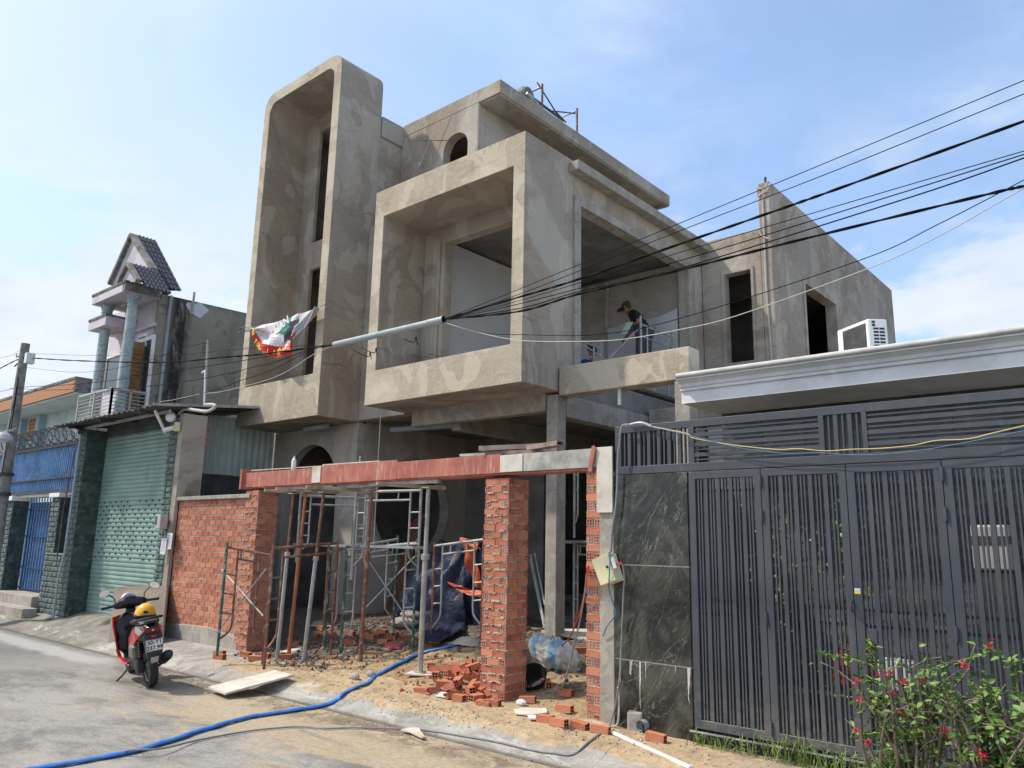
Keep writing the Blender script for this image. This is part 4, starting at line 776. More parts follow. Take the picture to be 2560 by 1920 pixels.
scrap(G8,[(340,660),(420,640),(540,615),(545,625),(450,665)],'dusty board lying behind the left props',PLYW,'board_offcut','board')
scrap(G8,[(1250,605),(1300,570),(1390,600),(1385,630),(1290,630)],'crumpled red and white rag among the bricks',simple('red_rag',(.5,.10,.12),.8,0,var=.4,sc=12,bump=.3),'rag','rag')
g=G(); g.ball(Vector(GB(425,1120))+Vector((0,0,.03)),.05,7,5,(1.3,.9,.7)); single('white_cup',g,PAPER,'crumpled white cup beside the brick heap','cup',smooth=True)
for x,y,l in((1130,870,'grey stone on the sand left of the blue hose'),(990,895,'flat dark stone on the sand left of the blue hose'),(465,690,'grey lump of rubble between the props')):
    g=G(); q=G8(x,y); g.ball((q.x,q.y,q.z+.03),.06,8,6,(1.2,.8,.8)); single('stone',g,RC,l,'stone')
# gravel and crumbs: uncountable
def crumbs(name,n,fn,mats,smin,smax,label,cat):
    g=G()
    for i in range(n):
        x,y=fn(); s_=random.uniform(smin,smax)*random.choice((.6,1,1,1.4)); z=H(x,y)+.004+s_*.3; mi=random.randrange(len(mats))
        M=Euler((random.random()*6,random.random()*6,random.random()*6)).to_matrix()
        vs=[Vector((x,y,z))+M@(Vector(p_)*s_*random.uniform(.7,1.2)) for p_ in((1,0,0),(-1,0,0),(0,.8,0),(0,-.8,0),(0,0,.6),(0,0,-.6))]
        g.add(vs,[(0,2,4),(2,1,4),(1,3,4),(3,0,4),(2,0,5),(1,2,5),(3,1,5),(0,3,5)],mi)
    return single(name,g,mats,label,cat,kind='stuff')
RB=simple('brick_crumb',(.38,.12,.07),.9,0,var=.2,sc=9,bump=0); GC=simple('mortar_crumb',(.36,.33,.29),.95,0,var=.2,sc=9,bump=0); DC=simple('dark_crumb',(.17,.15,.13),.95,0,var=.2,sc=9,bump=0); DDC=simple('dark_brown_clod',(.10,.08,.062),.95,0,var=.3,sc=9,bump=0); LGC=simple('pale_crumb',(.45,.43,.39),.95,0,var=.2,sc=9,bump=0); SCL=simple('sand_clod',(.44,.33,.21),.95,0,var=.2,sc=9,bump=0); RBX=simple('dusty_brick_crumb',(.38,.24,.17),.95,0,var=.2,sc=9,bump=0)
crumbs('rubble',1100,lambda:(random.triangular(-11,-8.0,-10),6.3+random.random()**1.0*2.6),[DC,DC,RB,DDC,GC],.008,.032,'fine grey and red rubble under the props and along the arch wall','rubble')
crumbs('rubble',1500,lambda:(random.uniform(-10.5,-4.6),random.uniform(7.2,9.6)),[DDC,DC,DC,RB],.006,.028,'fine rubble on the soil behind the brick pillars','rubble')
crumbs('gravel',450,lambda:(random.gauss(-6.1,.8),random.gauss(5.9,.10)),[GC,GC,LGC],.004,.012,'grey gravel spilled over the kerb before the middle brick pillar','gravel')
crumbs('gravel',900,lambda:(random.uniform(-11.5,-2.5),5.45+random.gauss(0,.18)),[GC,DC,RBX],.003,.009,'scattered grit in the gutter','gravel')
crumbs('gravel',800,lambda:(random.uniform(-10.2,-3.8),random.uniform(5.9,7.2)),[GC,RBX,SCL,SCL,SCL],.004,.016,'small stones and clods on the sand','gravel')
crumbs('gravel',260,lambda:(random.uniform(-4.6,-1),random.uniform(5.9,6.5)),[GC,GC,RBX],.004,.015,'small stones on the pavement before the gate','gravel')
g=G()
for i in range(150):
    x=random.choice((random.gauss(-6.7,.45),random.gauss(-9.6,.7))); y=random.gauss(6.75,.25) if x>-8 else random.gauss(7.6,.5); z=H(x,y); s_=random.uniform(.015,.045); M=Euler((random.random()*6,random.random()*6,random.random()*6)).to_matrix()
    g.obox((x,y,z+s_*.3),(s_*random.uniform(.8,2),s_,s_*random.uniform(.25,.7)),M)
single('brick_shard',g,BRICK,'broken shards of red brick round the heap and under the props','shard',kind='stuff')
# ================================================================== GRANITE PIER AND GATE
GP=thing('granite_pier','tall black veined granite pier between the concrete post and the grey gate','pier',(-3.93,6.8,.1))
g=G(); g.box(-4.325,-3.515,6.65,6.95,.05,2.49); part('core',g,RC,GP)
for za,zb in((.10,.735),(.745,1.615),(1.625,2.488)):
    g=G(); g.box(-4.332,-3.518,6.625,6.65,za,zb); part('granite_slab',g,GRAN,GP,bevel=.002)
for zz_ in(.74,1.62): g=G(); g.box(-4.328,-3.52,6.63,6.64,zz_-.007,zz_+.007); part('joint',g,EFFL,GP)
for x,w,l in((-4.265,.03,.20),(-4.15,.05,.13),(-4.05,.028,.42),(-3.99,.012,.14),(-3.545,.045,.30),(-3.68,.01,.07)):
    w*=.7; rn=random.Random(int(x*1000)); L_=[(x-w/2+rn.uniform(0,.15)*w*k/6,.735-l*k/6*(.8+.2*rn.random())) for k in range(7)]; R_=[(x+w/2-rn.uniform(.0,.8)*w*(k/6)-.2*w*k/6,.735-l*k/6*rn.uniform(.75,1)) for k in range(7)]
    g=G(); g.prism(L_+[(x,.735-l)]+R_[::-1],XZ(6.6235),.003); part('lime_streak',g,EFFL,GP)
# ================================================================== GATE
GT=thing('gate','wide charcoal slatted steel folding gate with a slatted frieze','gate',(-1.5,6.65,.2))
YG=6.63
LEAVES=[(-3.503,-2.808),(-2.803,-2.083),(-2.078,-1.375),(-1.370,-.66),(-.655,.06),(.065,.78)]
for li,(x0,x1) in enumerate(LEAVES):
    lf=link('leaf_frame',None if False else (lambda g:(g.plate(rect(x0,x1,.24,2.487),[rect(x0+.065,x1-.06,.315,2.42)],XZ(YG),.04),g.mesh('leaf_frame',GATE))[1])(G()),GT)
    b=lf.modifiers.new('bevel','BEVEL'); b.width=.003; b.segments=1; b.limit_method='ANGLE'
    n=5; a=x0+.065; w=(x1-.06)-a; wide=.036; grp=(w-(n-1)*wide)/n; thin=.0135
    for k in range(n):
        gx=a+k*(grp+wide)
        for j in (1,2):
            cx_=gx+grp*j/3; g=G(); g.box(cx_-thin/2,cx_+thin/2,YG+.006,YG+.03,.317,2.418); part('slat',g,GATE,lf)
        if k<n-1: g=G(); g.box(gx+grp,gx+grp+wide,YG+.003,YG+.035,.317,2.418); part('wide_slat',g,GATE,lf)
    for zz_ in(1.337,1.218,2.31): g=G(); g.box(x0+.06,x1-.055,YG+.036,YG+.05,zz_-.012,zz_+.012); part('back_rail',g,GATE,lf)
    if li in(0,2,4):
        for zz_ in(2.38,2.078,1.214,.346): g=G(); g.lathe([(.001,-.055),(.012,-.052),(.014,-.03),(.014,.03),(.012,.052),(.001,.055)],(x1+.002,YG-.008,zz_),10); part('hinge',g,GATE,lf,smooth=True)
g=G(); g.box(-1.985,-1.925,YG-.004,YG+.04,1.09,1.20); part('lock_plate',g,GATE,GT,bevel=.003)
g=G(); g.tube(catmull([(-2.09,YG-.01,1.40),(-2.092,YG-.045,1.385),(-2.09,YG-.045,1.345),(-2.092,YG-.01,1.325)],5),.009,8); part('pull_handle',g,DKST,GT,smooth=True)
g=G(); g.box(-2.072,-2.026,YG-.004,YG-.001,1.483,1.505); part('sticker',g,PAPER,GT); g=G(); g.box(-2.072,-2.026,YG-.004,YG-.001,1.461,1.482); part('sticker',g,LETY,GT)
# frieze
FZ=[(-4.315,3.0)]
g=G(); Zb,Zt=2.505,2.98
fr=G(); fr.box(-4.315,1.2,YG,YG+.05,2.91,2.98); fr.box(-4.315,1.2,YG,YG+.05,2.495,2.572)
for x0,x1 in((-4.315,-4.245),(-3.5,-3.438),(-2.28,-2.235),(-1.93,-1.89),(-.72,-.675),(-.37,-.33),(.84,.88)): fr.box(x0,x1,YG+.001,YG+.049,2.572,2.91)
FRZ=part('frieze_frame',fr,GATE,GT,bevel=.003)
def vslats(x0,x1,n):
    wide=.036; grp=((x1-x0)-(n-1)*wide)/n
    for k in range(n):
        gx=x0+k*(grp+wide); cx_=gx+grp/2; g=G(); g.box(cx_-.007,cx_+.007,YG+.008,YG+.035,2.572,2.91); part('slat',g,GATE,FRZ)
        if k<n-1: g=G(); g.box(gx+grp,gx+grp+wide,YG+.004,YG+.04,2.572,2.91); part('wide_slat',g,GATE,FRZ)
def hslats(x0,x1,n=4):
    wide=.036; grp=(.338-(n-1)*wide)/n
    for k in range(n):
        gz=2.572+k*(grp+wide); cz=gz+grp/2; g=G(); g.box(x0,x1,YG+.008,YG+.035,cz-.0065,cz+.0065); part('slat',g,GATE,FRZ)
        if k<n-1: g=G(); g.box(x0,x1,YG+.004,YG+.04,gz+grp,gz+grp+wide); part('wide_slat',g,GATE,FRZ)
vslats(-4.245,-3.5,7); hslats(-3.438,-2.28); vslats(-2.235,-1.93,3); hslats(-1.89,-.72); vslats(-.675,-.37,3); hslats(-.33,.84)
g=G(); g.box(-3.54,1.2,6.6,6.75,.05,.215); single('gate_threshold',g,simple('black_threshold_tile',(.02,.021,.022),.35,0,var=.1,sc=4,bump=0),'low black threshold under the grey gate','threshold')
g=G(); g.bar((-3.52,6.57,.225),(1.2,6.57,.225),.02,.012); part('track',g,GALV,GT)
# building behind the gate
NB=thing('neighbour_house','low house with a thick white moulded cornice behind the grey gate','house',(0,8.5,0))
prof=[(7.95,3.41),(7.95,3.545),(7.925,3.555),(7.925,3.585),(7.91,3.595),(7.90,3.63),(7.86,3.665),(7.84,3.67),(7.84,3.70),(7.855,3.73),(8.9,3.75),(8.9,3.41)]
g=G(); n=len(prof); xs=(-4.25,14)
g.plate([(p_[0],p_[1]) for p_ in prof],[],(lambda u,v,w:(-4.262+w,u,v)),16); part('cornice',g,WHITE,NB)
g=G(); g.tube([(-4.262,7.845,3.715),(12,7.845,3.715)],.032,10); part('cornice_lip',g,simple('greyed_white_paint',(.50,.49,.46),.8,0,var=.15,sc=5,bump=.2),NB,smooth=True)
g=G(); g.box(-4.2,-1.15,8.85,9.0,.1,3.41); g.box(-1.15,1.5,8.85,9.0,2.55,3.41); g.box(1.5,12,8.85,9,.1,3.41); part('wall',g,GREYST,NB)
for i in range(12):
    for j in range(5):
        x0=-4.19+i*.5; 
        if x0>1.3: break
        if x0>-1.3 and j<3: continue
        g=G(); g.box(x0+.003,x0+.497,8.835,8.85,.12+j*.655,.12+(j+1)*.655-.006); part('stone_tile',g,GREYST,NB)
g=G(); g.box(-1.1,1.45,11,11.1,.1,2.6); g.box(-4.2,12,9,16,3.3,3.42); g.box(-4.2,-4.05,9,16,.1,3.4); part('garage_shell',g,PLI,NB)
g=G(); g.box(-4.2,-4.1,6.95,8.85,.1,2.45); part('yard_wall',g,PLI,NB)
# plants behind the gate
def leafcloud(g,pts,n,size,spread,mi=0,droop=.3):
    for i in range(n):
        c=Vector(random.choice(pts))+Vector((random.gauss(0,spread),random.gauss(0,spread),random.gauss(0,spread)))
        s_=size*random.uniform(.6,1.25); M=Euler((random.uniform(-.9,.9),random.uniform(-.9,.9),random.random()*6.28)).to_matrix()
        vs=[c+M@(Vector(p_)*s_) for p_ in((0,0,0),(.28,.32,.05),(.22,.7,.0),(0,1.05,-.12),(-.22,.7,0),(-.28,.32,.05),(0,.55,-.05))]
        g.add(vs,[(0,1,6),(1,2,6),(2,3,6),(3,4,6),(4,5,6),(5,0,6)],mi)
for i,(x,y,h,l) in enumerate(((-3.1,7.75,2.0,'tall leafy potted shrub behind the first gate leaf'),(-2.65,7.9,1.9,'leafy potted shrub behind the second gate leaf'))):
    t_=thing('potted_shrub',l,'shrub',(x,y,.16),'shrubs behind the gate')
    g=G(); g.lathe([(.001,0),(.15,0),(.2,.3),(.22,.32),(.19,.31),(.001,.28)],(x,y,.16),16); part('pot',g,RC,t_,smooth=True)
    g=G(); st=[Vector((x+random.uniform(-.2,.2)*k/4,y+random.uniform(-.15,.15)*k/4,.4+h*k/5)) for k in range(5)]; g.tube(catmull(st,3),.012,6); part('stem',g,BARK,t_)
    g=G(); leafcloud(g,st[1:],240,.07,.16); part('foliage',g,LEAFM,t_,kind='stuff')
# pale cabinet and covered shapes behind the gate
CB=thing('white_cabinet','pale grey cabinet with a dark band behind the right gate leaves','cabinet',(-.6,8.4,.16))
pA=g2(1860,95,Y=8.2);pB=g2(2010,390,Y=8.2); g=G(); g.box(pA.x,pA.x+.30,8.2,8.6,pB.z,pA.z); part('body',g,SILP,CB,bevel=.02); g=G(); g.box(pA.x-.004,pA.x+.304,8.19,8.3,pA.z-.17,pA.z-.1); part('band',g,DKST,CB); g=G(); g.box(pA.x,pA.x+.30,8.22,8.6,.16,pB.z-.002); part('stand',g,DKST,CB)
BX=thing('covered_shelf','low shelf with red crates and white boxes behind the left gate leaves','shelf',(-2.5,8.0,.16)); g=G(); g.box(-2.9,-2.0,8.0,8.4,.16,.55); part('body',g,DKST,BX); g=G(); g.box(-2.75,-2.45,8.0,8.3,.552,.85); part('crate',g,CABR,BX); g=G(); g.box(-2.35,-2.05,8.0,8.3,.552,.8); part('crate',g,WHITEP,BX)
# air conditioner on the roof
AC=thing('outdoor_unit','white air conditioner outdoor unit standing on the cornice roof','air conditioner',(-2.8,8.9,3.75))
ztop=4.36; A_=z4(1355,1475,Z=ztop);B_=z4(1620,1370,Z=ztop);C_=z4(1788,1375,Z=ztop); D_=A_+C_-B_; zb_=3.752
def quadbox(P4,za,zb): 
    g=G(); g.add([(p_.x,p_.y,za) for p_ in P4]+[(p_.x,p_.y,zb) for p_ in P4],[(3,2,1,0),(4,5,6,7),(0,1,5,4),(1,2,6,5),(2,3,7,6),(3,0,4,7)]); return g
part('casing',quadbox([A_,B_,C_,D_],zb_,ztop),WHITEP,AC,bevel=.015)
def onface(P,Q,u0,u1,v0,v1,off=.006,th=.012):
    d=(Q-P); n_=Vector((d.y,-d.x,0)).normalized(); g=G(); vs=[]
    for o_ in(off,off-th):
        for u,v in((u0,v0),(u1,v0),(u1,v1),(u0,v1)): q=P+d*u+n_*o_; vs.append((q.x,q.y,zb_+(ztop-zb_)*v))
    g.add(vs,[(0,1,2,3),(7,6,5,4),(0,4,5,1),(1,5,6,2),(2,6,7,3),(3,7,4,0)]); return g
part('back_coil',onface(A_,B_,.2,.93,.04,.93),DKST,AC)
for cidx in range(2):
    for r_ in range(12): part('grille_slot',onface(B_,C_,.26+.31*cidx,.52+.31*cidx,.08+.065*r_,.115+.065*r_,.004,.008),BLK,AC)
for r_ in range(2): part('grille_slot',onface(B_,C_,.2,.36,.86+.06*r_,.90+.06*r_,.004,.008),BLK,AC)
# electrical box
EB=thing('electrical_box','cream mortar-splashed electrical box hung askew on the concrete post','electrical box',(-4.4,6.5,1.4))
P4=[a4(x,y,Y=6.50) for x,y in((1030,1245),(1168,1185),(1240,1420),(1110,1468))]
g=G(); g.add(P4+[q+Vector((.03,.11,0)) for q in P4],[(0,1,2,3),(7,6,5,4),(0,4,5,1),(1,5,6,2),(2,6,7,3),(3,7,4,0)]); part('case',g,BOXC,EB,bevel=.006)
q=a4(1165,1303,Y=6.49); g=G(); g.lathe([(.001,-.004),(.012,-.004),(.012,.01),(.001,.01)],q,12,'Y'); part('lock_hole',g,BLK,EB)
g=G(); g.bar(a4(1215,1220,Y=6.5),a4(1245,1315,Y=6.5),.035,.04); part('socket',g,WHITEP,EB,bevel=.004)
g=G(); g.bar(a4(1250,1275,Y=6.49),a4(1300,1275,Y=6.49),.03,.025); part('red_plug',g,CABR,EB,bevel=.004)
g=G(); g.tube(catmull([a4(x,y,Y=6.55) for x,y in((1010,1300),(995,1320),(1010,1340),(995,1360),(1020,1375))],4),.012,6); part('red_wire_bundle',g,CABR,EB)
# ================================================================== CABLES ON THE GROUND AND ON THE GATE
def cable(name,pts,r,mat,label,cat='cable',n=5,flat=1.0,sides=7,group=None):
    g=G(); g.tube(catmull(pts,n),r,sides,True,flat); return single(name,g,mat,label,cat,group,smooth=True)
HP=[(66.6,1925),(185,1904),(347,1874),(492,1827.7),(600,1797),(658,1786),(745,1773),(817,1761),(843,1747),(869,1726.5),(912.5,1709),(947,1686),(1005,1654),(1042.7,1636.8),(1077,1625),(1121,1616.5),(1150,1608)]
hp0=[gp(x,y,.022) for x,y in HP]; hp0=[hp0[0]+(hp0[0]-hp0[1])*.8]+hp0
hp0=[p_+Vector((random.gauss(0,.006),random.gauss(0,.012),0)) for p_ in catmull(hp0,3)]
cable('hose',hp0,[.034*random.uniform(.82,1.12) for _ in range((len(hp0)-1)*3+1)],HOSE,'flat blue water hose snaking from the site across the road','hose',3,.5,10)
CP=[b4(x,y,Y=6.45) for x,y in((1300,1275),(1318,1500-1440),(1300,300),(1285,620))]
CP=[a4(1300,1278,Y=6.48),a4(1318,1400,Y=6.5),b4(1310,150,Y=6.55),b4(1290,600,Y=6.58),b4(1268,950,Y=6.52)]+[GB(1190,1290,.02),GB(1080,1380,.015),GB(1000,1440,.015),GB(870,1540,.015),GB(700,1530,.015),GB(500,1500,.015),GB(250,1440,.015),GB(0,1395,.015)]+[G8(1700,1345,.015),G8(1500,1325,.015),G8(1000,1310,.015),G8(750,1318,.015),G8(500,1302,.015),G8(200,1325,.015)]+[G3(2050,1355,.015),G3(1700,1420,.015),G3(1400,1490,.05),G3(1150,1500,.055),G3(1050,1520,.02)]
cable('ground_cable',CP,.0085,CABG,'long grey cable running from the cream box over the kerb and along the road')
cable('hanging_cable',[b4(x,y,Y=6.55) for x,y in((1010,1255),(1090,1270),(1160,1310),(1230,1300),(1265,1240),(1268,1000),(1255,960))],.009,CABW,'pale cable looped at the foot of the concrete post')
cable('hanging_cable',[b4(x,y,Y=yy) for x,y,yy in((995,-60,6.55),(985,60,6.55),(950,250,6.7),(860,500,7.2),(790,590,7.6),(720,615,7.8),(640,520,8.0))],.008,CABR,'red cable drooping from the cream box to the striped sack')
cable('hanging_cable',[b4(x,y,Y=yy) for x,y,yy in((990,-20,6.57),(975,150,6.57),(930,400,6.7),(880,600,6.85),(850,750,6.95),(790,930,7.0),(740,990,7.05),(640,1010,7.1))],.009,CABG,'grey cable drooping from the narrow brick pillar to the soil')
cable('hanging_cable',[a4(1183,1180,Y=6.49),a4(1195,1200,Y=6.485),a4(1185,1400,Y=6.485),b4(1182,100,Y=6.55),b4(1215,230,Y=6.58),b4(1240,330,Y=6.58),b4(1170,430,Y=6.58),b4(1130,520,Y=6.6)],.006,CABB,'thin blue-grey cable hanging down the concrete post')
cable('hanging_cable',[a4(x,y,Y=6.56) for x,y in((1355,75),(1300,85),(1283,150),(1275,250),(1262,340),(1255,600),(1240,800),(1210,1000),(1200,1180))],.012,CABG,'grey flexible conduit going down from the top of the gate frieze to the cream box')
cable('gate_cable',[a4(x,y,Y=6.6) for x,y in((1360,78),(1420,62),(1480,62),(1550,90))],.014,PVC,'short grey conduit on the top left corner of the gate frieze')
yw=[a4(1550,90,Y=6.6),a4(1850,150,Y=6.58)]+[g1(x,y,Y=6.57) for x,y in((90,760),(350,805),(620,832),(760,828),(940,842),(1100,832),(1300,825),(1500,805),(1650,775),(1850,765),(2000,730),(2212,680))]; yw.append(yw[-1]+(yw[-1]-yw[-2]))
cable('gate_cable',yw,.0045,CABY,'thin yellow wire sagging across the gate frieze')
bw=[a4(1550,92,Y=6.59),a4(1850,160,Y=6.57)]+[g1(x,y,Y=6.565) for x,y in((350,815),(640,855),(900,855),(1120,868),(1350,860),(1600,830),(1900,775),(2212,712))]; bw.append(bw[-1]+(bw[-1]-bw[-2]))
cable('gate_cable',bw,.0035,CABB,'thin blue wire sagging across the gate frieze')
# ================================================================== OVERHEAD CABLES
YW=5.4
def SRC(pts,Y=YW): return [at(x,y,Y=Y) for x,y in pts]
def oc(pts,r,mat,label,Y=YW,twist=False):
    P=SRC(pts,Y); P.append(P[-1]+(P[-1]-P[-2])*.6)
    if twist:
        Q=catmull(P,14); g=G()
        for ph in(0,math.pi):
            g.tube([q+Vector((0,math.cos(i*.75+ph),math.sin(i*.75+ph)))*r*.55 for i,q in enumerate(Q)],r*.8,6)
        return single('overhead_cable',g,mat,label,'cable','overhead cables along the street',smooth=True)
    return cable('overhead_cable',P,r*.8,mat,label,'cable',6,1,6,'overhead cables along the street')
S0=(1110,798)
oc([S0,(1300,722),(1700,557.7),(2100,392.3),(2560,201)],.004,CABLE,'thin overhead cable, topmost at the right edge of the sky')
oc([S0,(1300,735),(1700,577),(2100,421.7),(2560,234.8)],.004,CABLE,'thin overhead cable, second from the top at the right')
oc([S0,(1300,742),(1447,698),(1700,609.8),(1950,523),(2100,470),(2560,303)],.0085,CABLE,'thick twisted black overhead cable crossing the fin wall',twist=True)
oc([S0,(1300,751),(1700,631),(2160,495),(2560,377.6)],.004,CABLE,'overhead cable just below the thick twisted one')
oc([S0,(1300,759),(1700,651.7),(2212,495),(2560,386)],.005,CABLE,'overhead cable, middle of the three close ones at the right')
oc([S0,(1300,771),(1447,729),(1700,671),(2270,495),(2560,395)],.006,CABLE,'overhead cable, lowest of the three close ones at the right')
oc([S0,(1300,778),(1447,735),(1700,675),(1950,612),(2430,495),(2560,465)],.0085,CABLE,'thick black overhead cable that is lowest across the fin wall',twist=True)
oc([(1110,803),(1200,831),(1320,837),(1500,836),(1700,796),(2147,651.7),(2340,563.5),(2560,450)],.004,CABLE,'thin dark overhead cable sagging just above the white one')
oc([(1110,806),(1200,832),(1300,851),(1446,853.7),(1560,848),(1700,823.9),(1840,790),(2168.7,672),(2340,593.9),(2560,470)],.0045,CABW,'white overhead cable sagging lowest across the balcony')
SL=thing('cable_sleeve','grey plastic pipe sleeve gathering the overhead cables in front of the balcony','sleeve',tuple(at(975,830,Y=YW)),None)
a_=at(836,862,Y=YW);b_=at(1110,799,Y=YW);j=a_.lerp(b_,.88); d=(b_-a_).normalized()
g=G(); g.tube([a_,j],.036,16,False); part('pipe',g,PVC,SL,smooth=True); g=G(); g.tube([j,b_],.040,16,False); g.tube([j-d*.003,j+d*.01],.042,16); part('coupling',g,PVC,SL,smooth=True); g=G(); g.tube([a_+d*.01,a_+d*.03],.034,12); g.tube([b_-d*.03,b_-d*.01],.036,12); part('cable_core',g,CABLE,SL)
g=G()
for k,(q,w) in enumerate((((880,872),(925,880)),((905,868),(940,870)),((1010,846),(1040,842)))):
    q1=at(*q,Y=YW);q2=at(*w,Y=YW); g.tube(catmull([q1,q1+Vector((.1,-.02,-.05)),q2+Vector((.0,-.02,-.06)),q2,q2+Vector((.03,0,-.09))],5),.005,5)
part('wire_ends',g,CABLE,SL)
S1=(838,862)
def ol(pts,r,mat,label,Y=YW,twist=False): return oc([S1]+pts,r,mat,label,Y,twist)
ol([(760,872),(640,887),(560,893),(405,905.8),(200,902),(84,895.6),(50,897),(0,921)],.010,CABLE,'thick twisted black overhead cable reaching the street pole',twist=True)
ol([(780,869),(640,895.6),(560,909),(430,928),(347,942),(200,960),(58,968),(20,975)],.006,CABLE,'overhead cable below the thick twisted one at the left')
ol([(780,872),(680,908),(640,916),(560,936),(428,959),(300,970),(120,975),(58,972)],.006,CABLE,'overhead cable third down at the left')
ol([(780,874),(680,925),(600,952),(560,967),(503,985),(440,1000)],.005,CABLE,'dark overhead cable dropping to the canopy')
ol([(784,886),(690,941.8),(560,977.6),(503.5,985),(431,1000),(410,1003)],.0045,CABW,'white overhead cable dropping to the canopy')
ol([(720,866),(616,871),(405,889),(200,888),(87,884),(62,884)],.0035,CABLE,'thin overhead cable topmost at the left')
oc([(521,857),(492,862),(434,878),(360,905),(260,926),(173,930),(69,919),(60,918)],.004,CABLE,'thin overhead cable sagging between the mast and the street pole')
oc([(-40,905),(0,895),(30,888),(42,880)],.004,CABLE,'thin overhead cable coming in from the left edge to the pole')
# street pole
PX,PY=-18.36,5.43
SP=thing('utility_pole','round weathered concrete utility pole at the far left','pole',(PX,PY,0))
g=G(); g.tube([(PX,PY,0),(PX,PY,5.76)],[.135,.085],16); part('shaft',g,POLE,SP,smooth=True)
q=k1(265,1160,Y=PY-.05); g=G(); g.box(q.x-.06,q.x+.08,q.y-.1,q.y+.06,q.z-.12,q.z+.1); part('junction_box',g,WHITEP,SP,bevel=.01)
g=G(); g.tube([(PX-.1,PY-.05,5.5),(PX-.28,PY-.05,5.5)],.014,6); g.tube([(PX-.1,PY-.05,5.35),(PX-.3,PY-.05,5.3)],.016,6); g.tube(catmull([(PX-.28,PY-.05,5.5),(PX-.32,PY-.05,5.55),(PX-.26,PY-.05,5.57)],4),.01,6); part('bracket',g,DKST,SP)
for zz_ in(2.55,2.95): g=G(); g.tube([(PX,PY,zz_),(PX,PY,zz_+.07)],.145,14); part('band',g,DKST,SP,smooth=True)
g=G()
for k in range(4): g.tube(catmull([(PX+.1,PY-.08,5.2-.2*k),(PX+.25,PY-.1,4.7-.3*k),(PX+.16,PY-.12,4.1-.3*k),(PX+.11,PY-.1,3.0)],4),.006,5)
part('loose_wires',g,CABLE,SP)
q=k2(25,190,Y=5.0); LM=thing('street_lamp','grey street lamp head on the utility pole at the left edge','street lamp',(q.x,5.0,q.z))
g=G(); g.tube([(PX,PY,q.z+.25),(q.x,5.2,q.z+.2),(q.x,5.0,q.z+.1)],.02,8); part('arm',g,GALV,LM,smooth=True); g=G(); g.lathe([(.001,.12),(.08,.11),(.15,.05),(.19,-.04),(.18,-.05),(.001,-.03)],(q.x,5.0,q.z),16); part('hood',g,SILP,LM,smooth=True); g=G(); g.lathe([(.001,-.10),(.09,-.08),(.14,-.04),(.001,-.035)],(q.x,5.0,q.z),16); part('lamp_glass',g,LAMPG,LM,smooth=True)
# ================================================================== SHOP WITH ROLLER SHUTTER
SH=thing('shutter_shop','narrow shop front closed by a pale green roller shutter between green stone piers','shop',(-15.4,6.7,.2))
ys=6.74
for k in range(43):
    z=.31+k*.0825
    if z>3.80: break
    g=G(); g.add([(x,ys-.018*math.sin(math.pi*t)**1.0-(.006 if t<.15 else 0),z+.0825*t) for x in(-16.86,-13.83) for t in(0,.12,.3,.55,.8,1)],[(i,i+1,i+7,i+6) for i in range(5)]); o_=part('shutter_slat',g,SHUT,SH,smooth=True)
g=G()
for k in range(14):
    z=1.36+.0825*k
    for i in range(12):
        x=-16.72+i*.26+(.13 if k%2 else 0)
        if x<-13.9 and random.random()<.92: g.lathe([(.001,-.003),(.017,-.003),(.017,.01)],(x,ys-.020,z+.012),8,'Y')
part('vent_hole',g,BLK,SH,kind='stuff')
g=G(); g.box(-16.88,-13.8,ys-.03,ys+.02,.22,.31); part('bottom_rail',g,GALV,SH)
g=G(); g.box(-16.9,-13.5,ys+.05,ys+.25,.1,4.0); g.box(-16.9,-13.5,ys-.02,ys+.25,3.78,4.05); part('dark_backing',g,CORRO,SH)
def stonepier(x0,x1,y0,y1,z0_,z1_,front=True,side=True,parent=SH,core=RC,fw=.16,sw=.34):
    g=G(); g.box(x0+.02,x1-.02,y0+.02,y1,z0_,z1_); part('pier_core',g,STONE,parent)
    z=z0_; r_=0
    while z<z1_-.03:
        h=.105; zz1=min(z+h,z1_)
        if front:
            x=x0; k=0
            while x<x1-.02:
                w=min(fw*random.uniform(.7,1.3),x1-x); 
                if x1-(x+w)<.05: w=x1-x
                o_=random.uniform(0,.02); g=G(); g.add([(x+.004,y0+.02,z+.004),(x+w-.004,y0+.02,z+.004),(x+w-.004,y0+.02,zz1-.004),(x+.004,y0+.02,zz1-.004),(x+.02,y0-o_,z+.02),(x+w-.02,y0-o_*.5,z+.025),(x+w-.02,y0-o_,zz1-.02),(x+.025,y0-.01,zz1-.02)],[(0,1,5,4),(1,2,6,5),(2,3,7,6),(3,0,4,7),(4,5,6,7)]); part('stone',g,STONE,parent); x+=w
        if side and r_%2==0:
            y=y0+.005; zz2=min(z+2*h,z1_)
            yy=y+ (0 if (r_//2)%2 else sw*.5); cuts=[y]+[c_ for c_ in [yy+sw*i for i in range(1,6)] if y+.06<c_<y1-.05]+[y1]
            for a_,b_ in zip(cuts,cuts[1:]): g=G(); g.box(x1-.02,x1+random.uniform(.0,.004),a_+.002,b_-.002,z+.002,zz2-.002); part('slate_tile',g,SLATE,parent)
        z+=h; r_+=1
stonepier(-17.17,-16.88,6.33,6.76,.12,3.92)
stonepier(-13.78,-13.46,6.55,6.76,.14,3.9,side=False)
g=G(); g.box(-13.458,-13.30,6.56,7.0,.1,3.95); part('plastered_jamb',g,PL,SH)
g=G(); q=k2(1690,60,Y=6.5)
HBt=thing('exposed_bricks','patch of exposed red hollow bricks at the top of the shop wall','bricks',(-13.3,6.9,3.6)); 
for r_ in range(5):
    for c_ in range(2): brick(HBt,-13.36,6.80+c_*.19-(r_%2)*.06,3.42+r_*CH,'Y',HB)
